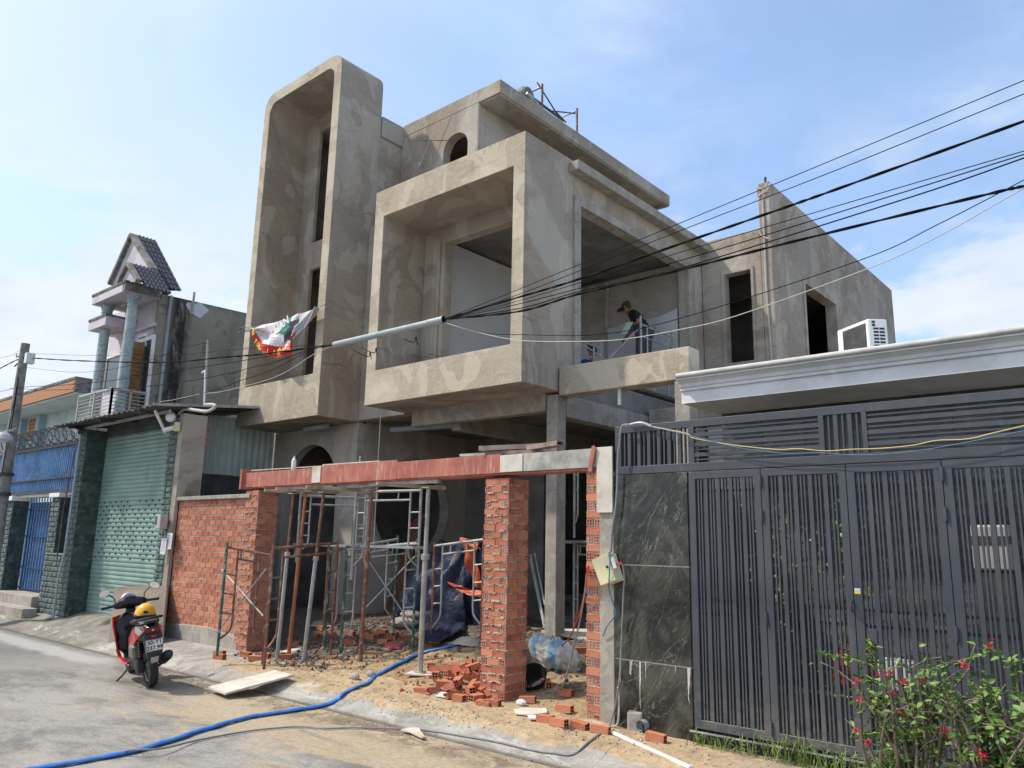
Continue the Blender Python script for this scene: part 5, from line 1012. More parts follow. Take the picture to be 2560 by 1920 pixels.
# base wall left of the pier under the small blue window, blue gate, piers, steps
BG=thing('blue_gate_front','blue barred gate and railing between green stone piers with steps','gate',(-19.3,6.6,.2))
stonepier(-18.4,-17.18,6.38,6.7,.1,1.42,side=False,parent=BG)
stonepier(-18.47,-18.02,6.4,6.7,1.42,2.57,parent=BG,side=True)
stonepier(-21.4,-20.84,6.4,6.74,.3,2.55,parent=BG)
g=G(); g.box(-18.52,-17.95,6.34,6.75,2.57,2.66); g.box(-21.5,-20.75,6.33,6.78,2.55,2.66); part('pier_cap',g,WHITE,BG,bevel=.01)
for i in range(13):
    x=-20.68+i*.17; g=G(); g.tube([(x,6.72,.55),(x,6.72,2.62)],.014,6); part('bar',g,BLUE,BG)
g=G(); g.box(-20.8,-18.5,6.76,6.78,.52,2.52); part('blue_sheet',g,BLUED,BG)
g=G()
for zz_ in(.6,1.05,1.75,2.35): g.box(-20.8,-18.5,6.70,6.74,zz_-.015,zz_+.015)
part('cross_rail',g,BLUED,BG)
for i in range(7):
    x=-18.0+i*.115; g=G(); g.tube([(x,6.6,1.42),(x,6.6,2.6)],.012,6); part('bar',g,BLUE,BG)
g=G(); g.box(-18.02,-17.18,6.64,6.66,1.42,2.6); part('blue_sheet',g,BLUED,BG)
for i in range(66):
    x=-24.3+i*.107; g=G(); g.tube([(x,6.48,2.74),(x,6.48,3.68)],.020,6); part('railing_bar',g,BLUE,BG)
g=G(); g.box(-24.4,-17.25,6.52,6.54,2.72,3.68); g.box(-24.4,-21.55,6.75,6.77,.3,2.6); part('blue_sheet',g,BLUED,BG)
g=G(); g.box(-24.4,-17.2,6.43,6.53,3.68,3.73); g.box(-24.4,-17.2,6.43,6.6,2.68,2.73); g.box(-24.4,-17.2,6.42,6.5,2.98,3.0); part('top_rail',g,DKST,BG)
g=G(); g.box(-24.4,-17.2,6.5,6.8,2.62,2.70); part('lintel',g,WHITE,BG)
g=G(); g.box(-21.0,-18.42,6.25,6.75,.1,.52); part('upper_step',g,RC,BG,bevel=.012)
g=G(); g.box(-22.5,-18.05,5.98,6.26,.08,.31); part('lower_step',g,RC,BG,bevel=.012)
g=G()
for i in range(1500):
    t=i/1500; x=-22.4+5.1*t; a=i*.42; r_=.20+.03*math.sin(i*.37); 
    if i: g.tube([pq,(x,6.5+r_*math.cos(a),3.95+r_*math.sin(a))],.0045,4,False)
    pq=(x,6.5+r_*math.cos(a),3.95+r_*math.sin(a))
    if i%7==0: g.obox(pq,(.05,.006,.006)); g.obox(pq,(.006,.05,.006))
single('razor_wire',g,simple('dull_wire',(.12,.115,.11),.5,.5,var=.2,sc=9,bump=0),'coil of razor wire on top of the blue railing','wire')
g=G(); g.tube([k2(700,150,Y=6.25),k2(640,610,Y=6.27),k2(560,1180,Y=6.25),k3(500,40,Y=6.25),k3(460,350,Y=6.25)],.022,8); g.tube([k3(460,352,Y=6.25),k3(400,372,Y=6.2)],.025,8); part('drain_pipe',g,PVC,BG,smooth=True)
g=G(); g.tube([(-17.3,6.3,3.5),(-17.45,6.28,2.3),(-17.5,6.3,1.3)],.012,6); part('rusty_stay',g,RUST,BG)
# canopy over the shop
CN=thing('sheet_canopy','dark corrugated sheet canopy jutting over the shutter','canopy',(-15.4,6.5,4.0))
g=G(); N=90
for i in range(N):
    u0=i/N;u1=(i+1)/N
    for a_,b_ in((u0,u1),):
        x0=-17.65+4.4*a_;x1=-17.65+4.4*b_; h0=.02*math.sin(a_*N*1.4);h1=.02*math.sin(b_*N*1.4)
        g.add([(x0,5.95,3.985+h0),(x1,5.95,3.985+h1),(x1,8.2,4.27+h1),(x0,8.2,4.27+h0)],[(0,1,2,3)])
o_=part('roof_sheet',g,CORRO,CN,smooth=True); sm=o_.modifiers.new('solid','SOLIDIFY'); sm.thickness=.01
g=G(); g.bar((-13.25,5.97,4.02),(-13.25,8.6,4.33),.03,.05); g.bar((-17.65,6.3,3.93),(-13.3,6.3,3.95),.04,.05); part('edge_angle',g,GALV,CN)
for x_ in(-17.0,-15.5,-13.8): g=G(); g.bar((x_,6.0,3.93),(x_,7.6,4.13),.04,.05); part('purlin',g,DKST,CN)
g=G(); g.bar((-13.6,6.4,3.6),(-13.45,6.1,3.95),.03,.04); part('strut',g,WHITE,CN)
q=k2(680,120,Y=6.2); FL=thing('flood_light','small black flood light under the left end of the canopy','flood light',tuple(q)); g=G(); g.obox(q,(.34,.12,.10),Matrix.Rotation(R(18),3,'Y')); part('body',g,DKST,FL,bevel=.01); g=G(); g.obox(q+Vector((0,-.07,-.01)),(.28,.02,.07),Matrix.Rotation(R(18),3,'Y')); part('lens',g,LAMPG,FL)
q=k2(1510,85,Y=6.45); CC=thing('security_camera','cream security camera on the right shop pier','security camera',tuple(q)); g=G(); g.box(q.x-.04,q.x+.05,q.y,q.y+.08,q.z-.09,q.z+.07); part('mount',g,BOXC,CC,bevel=.01); g=G(); g.tube([q+Vector((-.02,0,-.03)),q+Vector((-.16,-.12,-.08))],.04,12); part('head',g,WHITEP,CC,smooth=True); g=G(); g.ball(k2(1475,10,Y=6.4),.09,12,8); part('dome',g,WHITEP,CC,smooth=True)
q=k2(1408,915,Y=6.48); MB_=thing('meter_box','grey electricity meter box on the right shop pier','meter box',tuple(q)); g=G(); g.box(q.x-.08,q.x+.10,6.38,6.52,q.z-.12,q.z+.12); part('case',g,SILP,MB_,bevel=.01); g=G(); g.box(q.x-.075,q.x-.02,6.372,6.38,q.z-.05,q.z+.09); part('window',g,GLASSD,MB_)
for i,(x,y,l) in enumerate(((1462,1080,'white printed notice behind the other at the shop pier'),(1412,1125,'white printed notice hanging below the meter box'))):
    q=k2(x,y,Y=6.5-.02*i); g=G(); g.obox(q,(.19,.005,.27),Matrix.Rotation(.05,3,'Y'))
    for k in range(7): g.obox(q+Vector((random.uniform(-.01,.01),-.004,.09-.028*k)),(.14-.03*(k%3==2),.002,.006),mi=1)
    single('paper_notice',g,[PAPER,CABG],l,'notice','paper notices on the shop pier')
# leaning board by the shutter, mast, corrugated fence
pa,pb_,pc,pd=[k3(x,y,Y=Yq) for x,y,Yq in((990,92,6.5),(1440,85,6.55),(1392,590,6.3),(935,588,5.85))]
pc=G3(1392,590);pd=G3(935,588); g=G(); g.add([pa,pb_,pc,pd]+[q+Vector((0,.03,.0)) for q in(pa,pb_,pc,pd)],[(0,1,2,3),(7,6,5,4),(0,4,5,1),(1,5,6,2),(2,6,7,3),(3,7,4,0)]); single('leaning_board',g,simple('grey_brown_board',(.20,.16,.125),.9,0,var=.12,sc=5,bump=.2,dirt=(.15,.125,.10)),'large grey-brown board leaning at the shop corner behind the scooter','board')
g=G(); N=28; X_=-14.08
g.add([(X_+(.03 if (i%4) in(1,2) else 0),6.95+1.93*i/(N*2),z) for i in range(N*2+1) for z in(3.0,4.12)],[(2*i,2*i+2,2*i+3,2*i+1) for i in range(N*2)]); single('corrugated_sheet',g,CORR,'pale green corrugated sheet between the shop and the arch wall','sheet')
g=G(); g.add([(X_-.05+(.025 if (i%6) in(1,2) else 0),6.95+1.93*i/(N*2),z) for i in range(N*2+1) for z in(.2,2.99)],[(2*i,2*i+2,2*i+3,2*i+1) for i in range(N*2)]); single('corrugated_sheet',g,CORRO,'old dark grey sheet below the pale green one','sheet')
MS=thing('mast','thin grey mast with a bent white pipe on the canopy','mast',tuple(k1(1765,1590,Y=7.0))); g=G(); g.tube([k1(1765,1640,Y=7.0),k1(1798,1003,Y=7.0)],.024,8); part('tube',g,GALV,MS,smooth=True); g=G(); g.tube(catmull([k1(1745,1290,Y=6.98),k1(1760,1275,Y=6.98),k1(1772,1300,Y=6.98),k1(1765,1560,Y=6.98)],5),.018,8); part('white_pipe',g,WHITEP,MS,smooth=True)
g=G(); g.tube(catmull([k1(x,y,Y=6.6) for x,y in((1545,1640),(1600,1600),(1700,1610),(1790,1618),(1850,1590),(1855,1565),(1800,1560),(1770,1565))],5),.028,8); single('flexible_conduit',g,CABW,'looped white flexible conduit under the canopy edge','conduit',smooth=True)
# ================================================================== LILAC HOUSE (farther back)
S_=1.5
def fw(p,s=S_): return CAM+(p-CAM)*s     # the house stands behind the shop: same sight line, farther away
LX=fw(Vector((-14.15,6.27,0))).x; LY=fw(Vector((-14.15,6.27,0))).y
LH=thing('lilac_house','narrow lilac two storey house with a tiled gable, two marbled columns and a balcony','house',(LX,LY,0))
def LZ(z): return 1.8+(z-1.8)*S_
XW=LX; YF=LY; Yb_=k1(1090,480,X=XW).y
zt=k1(1385,600,X=XW).z
g=G(); g.plate([(YF,0),(YF+9,0),(YF+9,zt+.25),(YF,zt)],[],YZ(XW,-1),.15); part('side_wall',g,OLDW,LH,bevel=.01)
zs=k1(1090,500,X=XW).z; zbm=k1(1090,578,X=XW).z
xl=k1(798,640,Y=Yb_).x
g=G(); g.box(xl,XW,Yb_,YF+.05,zbm,zs); part('roof_slab',g,LILAC,LH,bevel=.01)
g=G(); g.box(xl-.02,XW+.02,Yb_-.02,YF+.3,zs-.02,zs+.06); g.box(XW-.16,XW+.012,Yb_-.008,YF+.0,zbm+.02,zs-.01); part('parapet_cap',g,LILST,LH,bevel=.01)
xl2=k1(740,830,Y=Yb_).x
g=G(); zl=k1(738,915,Y=Yb_).z; g.box(xl2,xl+.9,Yb_+.1,YF,zl,zl+.26); part('side_slab',g,LILAC,LH); g=G(); g.box(xl2-.01,xl+.9,Yb_+.08,YF,zl+.26,zl+.33); part('parapet_cap',g,LILST,LH)
# facade
g=G(); g.box(xl2-.6,XW-.15,YF,YF+.15,0,zbm+.1); part('facade_wall',g,LILAC,LH)
q=k1(1355,860,Y=YF); g=G(); g.box(xl2,XW-.0,YF-.08,YF,q.z-.08,q.z+.02); part('string_course',g,LILAC,LH,bevel=.01)
q=k1(1100,960,Y=YF); g=G(); g.box(q.x-.5,q.x+.1,YF-.35,YF,q.z-.03,q.z+.05); part('door_hood',g,LILAC,LH)
zr=k1(1285,1470,X=XW).z; zbf=k1(985,1600,Y=Yb_).z
d0=k1(1130,1060,Y=YF-.02);d1=k1(1265,1500,Y=YF-.02)
g=G(); g.plate(rect(d0.x-.3,d1.x+.12,zbf,d0.z+.12),[rect(d0.x-.2,d1.x,zbf+.01,d0.z)],XZ(YF-.06),.06); part('door_frame',g,WHITE,LH,bevel=.005)
g=G(); g.box(d0.x-.2,d1.x,YF-.02,YF-.005,zbf,d0.z); part('door_dark',g,GLASSD,LH)
TD=G(); o_=d1.x-.05
nsl=16
sh=part('open_shutter',(lambda g:(g.box(d1.x-.46,d1.x-.42,YF-.62,YF-.06,zbf+.05,d0.z-.05),g)[1])(G()),TIMB2,LH)
for k in range(nsl): z=zbf+.12+(d0.z-zbf-.25)*k/nsl; g=G(); g.obox((d1.x-.40,YF-.34,z),(.02,.50,.09),Matrix.Rotation(.3,3,'Y')); part('louvre',g,TIMB2,sh)
w0=k1(940,1170,Y=YF);w1=k1(1020,1420,Y=YF)
g=G(); g.plate(rect(w0.x-.1,w1.x+.1,w1.z,w0.z+.1),[rect(w0.x,w1.x,w1.z+.02,w0.z)],XZ(YF-.05),.05); part('window_frame',g,WHITE,LH); g=G(); g.box(w0.x,w1.x,YF-.02,YF-.004,w1.z,w0.z); part('window_pane',g,GLASSD,LH)
v0=k1(1210,990,Y=YF);v1=k1(1265,1035,Y=YF); g=G(); g.plate(rect(v0.x-.08,v1.x+.08,v1.z-.08,v0.z+.08),[rect(v0.x,v1.x,v1.z,v0.z)],XZ(YF-.05),.05); part('vent_frame',g,WHITE,LH); g=G(); g.box(v0.x,v1.x,YF-.02,YF-.004,v1.z,v0.z); part('window_pane',g,GLASSD,LH)
# columns
YC=Yb_+.32
for (tx,bx) in((1150,1050),(935,820)):
    T_=k1(tx,690 if tx==1150 else 790,Y=YC);B_=k1(bx,1480,Y=YC); r_=.15; x_=(T_.x+B_.x)/2
    g=G(); g.lathe([(r_*1.15,zbf-.3),(r_*1.08,zbf),(r_,zbf+.4),(r_*.88,zbm-.26)],(x_,YC,0),20); part('column',g,MARB,LH,smooth=True)
    g=G(); g.lathe([(r_*.88,zbm-.26),(r_*1.0,zbm-.25),(r_*1.0,zbm-.21),(r_*.92,zbm-.20),(r_*1.0,zbm-.15),(r_*1.25,zbm-.06),(r_*1.3,zbm-.0)],(x_,YC,0),20); part('capital',g,MARB,LH,smooth=True)
q=k1(1060,680,Y=YC+.2); g=G(); g.lathe([(.14,0),(.13,-.05),(.001,-.08)],(q.x,YC+.3,zbm),16); part('ceiling_lamp',g,LAMPG,LH,smooth=True)
# balcony
xr=k1(685,1500,Y=Yb_).x; xr2=k1(985,1415,Y=Yb_).x; ztop_=k1(985,1415,Y=Yb_).z
g=G(); g.box(xr-.1,XW,Yb_+.0,YF,zbf-.35,zbf-.1); part('balcony_slab',g,LILAC,LH)
def rail(A,B,z0_,z1_,n):
    g=G(); g.bar((*A,z1_),(*B,z1_),.05,.05); part('handrail',g,SILP,LH)
    for k in range(n): z=z0_+(z1_-z0_)*(k+.5)/n; g=G(); g.tube([(*A,z),(*B,z)],.012,6); part('rail_bar',g,SILP,LH)
    for t in(0,.5,1): x=A[0]+(B[0]-A[0])*t;y=A[1]+(B[1]-A[1])*t; g=G(); g.box(x-.025,x+.025,y-.025,y+.025,z0_-.1,z1_); part('rail_post',g,SILP,LH)
rail((xr,Yb_),(XW+.0,Yb_),zbf-.1,ztop_,7); rail((XW,Yb_),(XW,YF),zbf-.1,ztop_,7)
# gables and tiles
def tri(a,b,c,y,th,mat,name):
    g=G(); g.prism([(a.x,a.z),(b.x,b.z),(c.x,c.z)],XZ(y),th); return part(name,g,mat,LH)
Yg=YF-.05; zf_=zs+.05
ga=k1(1140,95,Y=Yg);gl=k1(950,522,Y=Yg);gq=k1(1325,395,Y=Yg); _ye=k1(1330,190,X=ga.x).y; _p=k1(1560,578,Y=_ye); gr=Vector((_p.x,Yg,_p.z))
tri(gl,ga,gr,Yg+.04,.1,LILAC,'gable_wall')
for a_,b_ in((gl,ga),(ga,gq)): g=G(); g.bar((a_.x,Yg+.02,a_.z),(b_.x,Yg+.02,b_.z),.20,.12); part('gable_coping',g,LILST,LH,bevel=.01)
ha=k1(1105,340,Y=Yb_+.05);hl=k1(1020,505,Y=Yb_+.05);hr=k1(1190,490,Y=Yb_+.05)
tri(hl,ha,hr,Yb_+.1,.1,LILAC,'gable_wall')
for a_,b_ in((hl,ha),(ha,hr)): g=G(); g.bar((a_.x,Yb_+.08,a_.z),(b_.x,Yb_+.08,b_.z),.16,.10); part('gable_coping',g,LILST,LH,bevel=.01)
def tiles(apex,foot,y0,y1,nr,ncol):
    ax=Vector((foot.x-apex.x,0,foot.z-apex.z)); L_=ax.length; ax.normalize(); nrm=Vector((-ax.z,0,ax.x)); nrm=nrm if nrm.z>0 else -nrm
    lh=L_/nr; wy=(y1-y0)/ncol
    tm=G(); K=6
    tm.add([ (lh*1.12*s_*ax + nrm*(.022*math.cos(2*math.pi*k/K)+ (.03 if s_ else .012)) + Vector((0,wy*k/K,0))) for s_ in(0,1) for k in range(K+1)],[(k,k+1,k+K+2,k+K+1) for k in range(K)]+[])
    tm.add([ (lh*1.12*ax + nrm*(.022*math.cos(2*math.pi*k/K)+ .03-dz) + Vector((0,wy*k/K,0))) for dz in(0,.022) for k in range(K+1)],[(k,k+1,k+K+2,k+K+1) for k in range(K)])
    me=tm.mesh('roof_tile',TILER,True)
    for r_ in range(nr):
        for c_ in range(ncol):
            p_=apex+ax*lh*r_; o_=bpy.data.objects.new('roof_tile',me); COL.objects.link(o_); o_.parent=LH; o_.location=Vector((p_.x,y0+wy*c_,p_.z))-WL[LH.name]
    g=G(); g.add([(apex.x,y0,apex.z),(foot.x,y0,foot.z),(foot.x,y1,foot.z),(apex.x,y1,apex.z)],[(0,1,2,3)]); part('roof_deck',g,TILER,LH)
yend=k1(1330,190,X=ga.x).y
tiles(ga+Vector((0,0,.05)),gr,Yg+.12,yend,10,5)
tiles(ha+Vector((0,0,.03)),hr+(hr-ha)*.25,Yb_+.16,k1(1350,400,X=ha.x).y,6,6)
g=G(); g.add([(gl.x,Yg+.1,gl.z),(ga.x,Yg+.1,ga.z),(ga.x,yend,ga.z),(gl.x,yend,gl.z)],[(0,1,2,3)]); g.add([(gl.x,yend,gl.z),(ga.x,yend,ga.z),(gr.x,yend,gr.z)],[(0,1,2)]); part('roof_deck',g,TILER,LH)
g=G(); a_=k1(1480,620,X=XW+.05);b_=k1(1375,1540,X=XW+.05); g.tube([a_,b_],.045,8); a2=k1(1680,590,X=XW+.05);b2=k1(1660,760,X=XW+.05); g.tube([a2,b2],.035,8); part('downpipe',g,PVC,LH,smooth=True)
g=G(); c_=k1(1705,740,X=XW+.01); g.prism([(c_.y+.32*math.cos(t)*(1+.2*math.sin(3*t)),c_.z+.2*math.sin(t)*(1+.2*math.cos(5*t))) for t in[2*math.pi*i/20 for i in range(20)]],YZ(XW+.004),.01); part('white_patch',g,PRIMER,LH)
# ================================================================== PALE HOUSE WITH TILED FASCIA
FH=thing('pale_house','pale blue-green house with an orange brick-tile fascia behind the utility pole','house',(-33,12,0))
s2=1.28; yf=9.0*s2; 
qa=k1(655,1325,Y=yf);qb=k1(655,1440,Y=yf)
g=G(); g.box(-62,qa.x,yf+.02,yf+1.5,qb.z,qa.z-.06); part('fascia_core',g,MORT,FH)
g=G(); g.box(-62,qa.x+.03,yf-.02,yf+1.6,qa.z-.06,qa.z+.04); g.box(qa.x-.04,qa.x+.025,yf+.03,yf+1.5,qb.z,qa.z-.065); part('parapet_cap',g,LILST,FH)
bm_=G(); bm_.box(0,.235,-.012,.02,0,.075); bme=bm_.mesh('facing_tile',TBRK); rows=max(3,int((qa.z-.06-qb.z)/.085))
nb=0
for r_ in range(rows):
    for c_ in range(46):
        x=qa.x-.245*(c_+1)+(.12 if r_%2 else 0)
        if x+.235>qa.x: continue
        o_=bpy.data.objects.new('facing_tile',bme); COL.objects.link(o_); o_.parent=FH; o_.location=Vector((x,yf,qb.z+.005+r_*.085))-WL[FH.name]; nb+=1
g=G(); g.box(-62,qa.x-1.4,yf+1.5,yf+8,0,qa.z-.2); g.box(-62,qa.x-.05,yf+.1,yf+1.6,qb.z-.08,qb.z-.002); part('wall',g,PALEG,FH)
q=k2(280,120,Y=yf+1.45); g=G(); g.plate(rect(q.x-.7,q.x+.7,q.z-.65,q.z+.65),[rect(q.x-.6,q.x+.6,q.z-.55,q.z+.55)],XZ(yf+1.44),.06); part('vent_frame',g,PALEG,FH)
g=G()
for i in range(6):
    for j in range(6):
        g.plate(rect(q.x-.6+.2*i,q.x-.4+.2*i,q.z-.55+.183*j,q.z-.367+.183*j),[circ(q.x-.5+.2*i,q.z-.458+.183*j,.06,8)],XZ(yf+1.46),.03)
part('vent_block',g,TBRK,FH)
for x_ in(350,200): q=k2(x_,0,Y=yf+1.3); g=G(); g.box(q.x-.2,q.x+.2,yf+1.2,yf+1.5,0,qb.z-.08); part('pilaster',g,simple('blue_grey_paint',(.33,.47,.55),.8,0,var=.05,sc=2,bump=0) if x_==350 else MATS['blue_grey_paint'],FH)
# ================================================================== BANNER
BN=thing('banner','torn safety banner with a red edge strip tied across the tower opening','banner',(-12.6,7.9,5))
top=[(165,668),(235,672),(300,650),(380,635),(470,605),(520,590),(560,566),(600,562),(680,535),(735,512)]
bot=[(175,680),(240,700),(265,800),(310,870),(380,900),(450,903),(505,885),(545,800),(600,690),(725,530)]
T3=catmull([z1(x,y,Y=7.9) for x,y in top],6); B3=catmull([z1(x,y,Y=7.82) for x,y in bot],6)
n=len(T3)
def clothp(i,v):
    p_=T3[i].lerp(B3[i],v); f_=math.sin(i*.55)*.05*v+.07*math.sin(i*.33+6*v)*math.sin(math.pi*v)+.05*nz(i*.12,v*2.5,1,1.2,3)*math.sin(math.pi*v); return Vector((p_.x+.03*math.sin(6*v+i*.4),p_.y+f_-.04*v,p_.z+.02*math.sin(i*.5+7*v)*math.sin(math.pi*v)))
g=G()
for i in range(n-1):
    for k in range(14):
        v0_,v1_=k/14,(k+1)/14; t=i/(n-1)
        mi=0
        if v1_>.78 and t<.80: mi=1
        elif .42<t<.56 and v0_<.42: mi=2
        elif .50<t<.72 and .12<v0_<.75: mi=3
        elif t>.74 or t<.2 or (i//3+k//3)%4==0: mi=4
        g.add([clothp(i,v0_),clothp(i+1,v0_),clothp(i+1,v1_),clothp(i,v1_)],[(0,1,2,3)],mi)
o_=part('cloth',g,[BANW,BANR,BANG,BAND,BANP],BN,smooth=True)
txt='AN TOÀN LAO ĐỘNG'; g=G()
for j,ch in enumerate(txt):
    if ch==' ': continue
    i=int(6+j*(n*.70-6)/len(txt)); i=min(i,n-2); p_=clothp(i,.885); q_=clothp(i+1,.885); dx=(q_-p_); a_=math.atan2(dx.z,dx.x)
    M=Matrix.Translation(p_+Vector((0,-.035,0)))@Matrix.Rotation(-a_,4,'Y')@Matrix.Rotation(R(90),4,'X'); textg(ch,.115,g,M,.004)
part('lettering',g,LETY,BN)
g=G(); i=int(n*.49); p_=clothp(i,.22); M=Matrix.Translation(p_+Vector((0,-.06,0)))@Matrix.Rotation(R(-22),4,'Y')@Matrix.Rotation(R(90),4,'X'); textg('HAN',.22,g,M,.006); part('lettering',g,LETW,BN)
g=G(); g.tube(catmull([z1(125,715,Y=7.95),z1(118,690,Y=7.95),z1(135,675,Y=7.95),z1(170,668,Y=7.95),z1(240,672,Y=7.9)],4),.012,6); g.tube([z1(735,512,Y=7.9),z1(778,492,Y=7.95)],.008,6); part('tie',g,DKST,BN)
# ================================================================== PEOPLE
def skinned(name,verts,edges,rad,mat,parent,sub=2):
    me=bpy.data.meshes.new(name); me.from_pydata([tuple(v) for v in verts],edges,[]); me.materials.append(mat)
    o=link(name,me,parent); md=o.modifiers.new('skin','SKIN'); 
    for i,r_ in enumerate(rad):
        sv=me.skin_vertices[0].data[i]; sv.radius=(r_,r_) if not isinstance(r_,tuple) else r_; sv.use_root=(i==0)
    md.use_smooth_shade=True; s=o.modifiers.new('sub','SUBSURF'); s.levels=sub; s.render_levels=sub
    return o
def person(label,J,shirt,trou,cap=None,loc=None):
    t_=thing('person',label,'person',tuple(J['pelvis']*1))
    V=[];E=[];Rr=[];ix={}
    def v(n_,r_): ix[n_]=len(V); V.append(J[n_]); Rr.append(r_)
    # body as one continuous mesh
    for n_,r_ in(('pelvis',.115),('waist',.10),('chest',(.135,.11)),('neckb',.065),('neck',.05),('headb',.07),('headm',.085),('headt',.07),('lsh',.062),('lel',.042),('lwr',.029),('rsh',.062),('rel',.042),('rwr',.029),('lhip',.09),('lkn',.06),('lan',.04),('ltoe',.035),('rhip',.09),('rkn',.06),('ran',.04),('rtoe',.035),('lhand',.034),('rhand',.034)): v(n_,r_)
    for a_,b_ in(('pelvis','waist'),('waist','chest'),('chest','neckb'),('neckb','neck'),('neck','headb'),('headb','headm'),('headm','headt'),('chest','lsh'),('lsh','lel'),('lel','lwr'),('lwr','lhand'),('chest','rsh'),('rsh','rel'),('rel','rwr'),('rwr','rhand'),('pelvis','lhip'),('lhip','lkn'),('lkn','lan'),('lan','ltoe'),('pelvis','rhip'),('rhip','rkn'),('rkn','ran'),('ran','rtoe')): E.append((ix[a_],ix[b_]))
    skinned('body',V,E,Rr,SKIN,t_)
    def sub_(name,keys,edges,rad,mat):
        V=[J[k] for k in keys]; idx={k:i for i,k in enumerate(keys)}; skinned(name,V,[(idx[a_],idx[b_]) for a_,b_ in edges],rad,mat,t_)
    J['lslv']=J['lsh'].lerp(J['lel'],.75);J['rslv']=J['rsh'].lerp(J['rel'],.75)
    sub_('shirt',['waist','chest','neckb','lsh','rsh','lslv','rslv','pelvis'],[('pelvis','waist'),('waist','chest'),('chest','neckb'),('chest','lsh'),('chest','rsh'),('lsh','lslv'),('rsh','rslv')],[.125,(.16,.135),.085,.08,.08,.062,.062,.135],shirt)
    sub_('trousers',['pelvis','lhip','rhip','lkn','rkn','lan','ran'],[('pelvis','lhip'),('pelvis','rhip'),('lhip','lkn'),('rhip','rkn'),('lkn','lan'),('rkn','ran')],[.14,.115,.115,.085,.085,.065,.065],trou)
    fd=J['face'].normalized(); hc=J['headm']; upv=(J['headt']-J['headb']).normalized(); sd=fd.cross(upv).normalized()
    g=G(); M=Matrix((sd,fd,upv)).transposed(); g.ball(hc+upv*.03-fd*.012,.103,14,10,(.93,1.02,1.0),M=M); part('hair',g,HAIR if cap is None else cap,t_,smooth=True)
    if cap is not None: g=G(); g.ball(hc+fd*.115+upv*.045,.075,12,6,(1,1.1,.16),M=M); part('cap_peak',g,cap,t_,smooth=True)
    g=G(); g.ball(hc+fd*.10-upv*.012,.016,8,6,(1,1.1,1.6),M=M); part('nose',g,SKIN,t_,smooth=True)
    g=G(); [g.ball(hc+sd*s_*.092-upv*.01,.026,8,6,(.4,.8,1.2),M=M) for s_ in(-1,1)]; part('ears',g,SKIN,t_,smooth=True)
    g=G(); [g.ball(hc+fd*.088+sd*s_*.033+upv*.012,.011,8,6) for s_ in(-1,1)]; g.obox(hc+fd*.094-upv*.05,(.04,.006,.008),M); part('eyes_and_mouth',g,HAIR,t_)
    for h_,w_ in(('lhand','lwr'),('rhand','rwr')):
        d=(J[h_]-J[w_]).normalized(); s_=d.cross(Vector((0,0,1))); s_=s_.normalized() if s_.length>.01 else Vector((1,0,0)); k_=s_.cross(d)
        for f_ in range(4): o_=(f_-1.5)*.018; p0=J[h_]+s_*o_; g=G(); g.tube([p0,p0+d*.035,p0+d*.055-k_*.02,p0+d*.05-k_*.045],[.0085,.008,.0075,.006],7); part('finger',g,SKIN,t_,smooth=True)
        g=G(); p0=J[h_]-d*.03+s_*.02; g.tube([p0,p0+s_*.03+d*.02,p0+s_*.035+d*.045-k_*.015],[.010,.009,.007],7); part('thumb',g,SKIN,t_,smooth=True)
    for a_,b_ in(('lan','ltoe'),('ran','rtoe')): g=G(); m_=(J[a_]+J[b_])/2; g.ball(Vector((m_.x,m_.y,m_.z-.0)),.1,10,6,(.5,1.3,.4),M=Matrix.Rotation(math.atan2(J[b_].y-J[a_].y,J[b_].x-J[a_].x)-math.pi/2,3,'Z')); part('shoe',g,BLK,t_,smooth=True)
    return t_
YP=12.3
def jp(x,y,dy=0): return z3(x,y,Y=YP+dy)
J=dict(headm=jp(1262,728),pelvis=jp(1420,915),waist=jp(1400,860),chest=jp(1345,795),lsh=jp(1350,790,-.16),rsh=jp(1330,790,.16),lel=jp(1372,850,-.22),lwr=jp(1318,872,-.2),rel=jp(1325,900,.2),rwr=jp(1255,985,.15))
J['headb']=J['headm']+Vector((.03,0,-.07));J['headt']=J['headm']+Vector((-.015,0,.065)); J['neckb']=J['chest'].lerp(J['headm'],.5);J['neck']=J['neckb'].lerp(J['headb'],.5)
J['lhand']=jp(1295,892,-.2);J['rhand']=jp(1238,1003,.13)
FZl=4.80
for s_,dy,xx in(('l',-.12,1380),('r',.13,1440)):
    J[s_+'hip']=J['pelvis']+Vector((0,dy*.8,-.05)); kn=jp(xx,1040,dy); J[s_+'kn']=Vector((kn.x,kn.y,5.30)); an=jp(xx+15,1200,dy); J[s_+'an']=Vector((kn.x+.04,kn.y,FZl+.08)); J[s_+'toe']=J[s_+'an']+Vector((-.14,0,-.04))
J['face']=Vector((-.75,-.25,-.45))
W1=person('worker in a black shirt and dark cap bending forward inside the big upper opening',J,SHIRT,TROU,OCHR)
g=G(); a_,b_,c_,d_=[jp(x,y,-.26) for x,y in((1270,850),(1320,845),(1265,950),(1215,948))]; g.add([a_,b_,c_,d_]+[q+Vector((0,.02,0)) for q in(a_,b_,c_,d_)],[(0,1,2,3),(7,6,5,4),(0,4,5,1),(1,5,6,2),(2,6,7,3),(3,7,4,0)]); single('plaster_hawk',g,simple('pale_blue_board',(.55,.68,.66),.5,0,var=.1,sc=6,bump=0),'pale blue-white rectangular board held by the bending worker','board')
g=G(); g.box(-7.95,-6.98,12.0,12.6,FZl-.04,FZl); tag(part('work_plank',g,TIMB,None),'timber platform under the bending worker inside the opening','plank')
g=G(); [g.tube([(x,y,4.3),(x,y,FZl-.04)],.02,6) for x in(-7.9,-7.0) for y in(12.05,12.55)]; single('plank_trestle',g,GALV,'short steel legs carrying the worker platform','trestle')
YP2=11.3
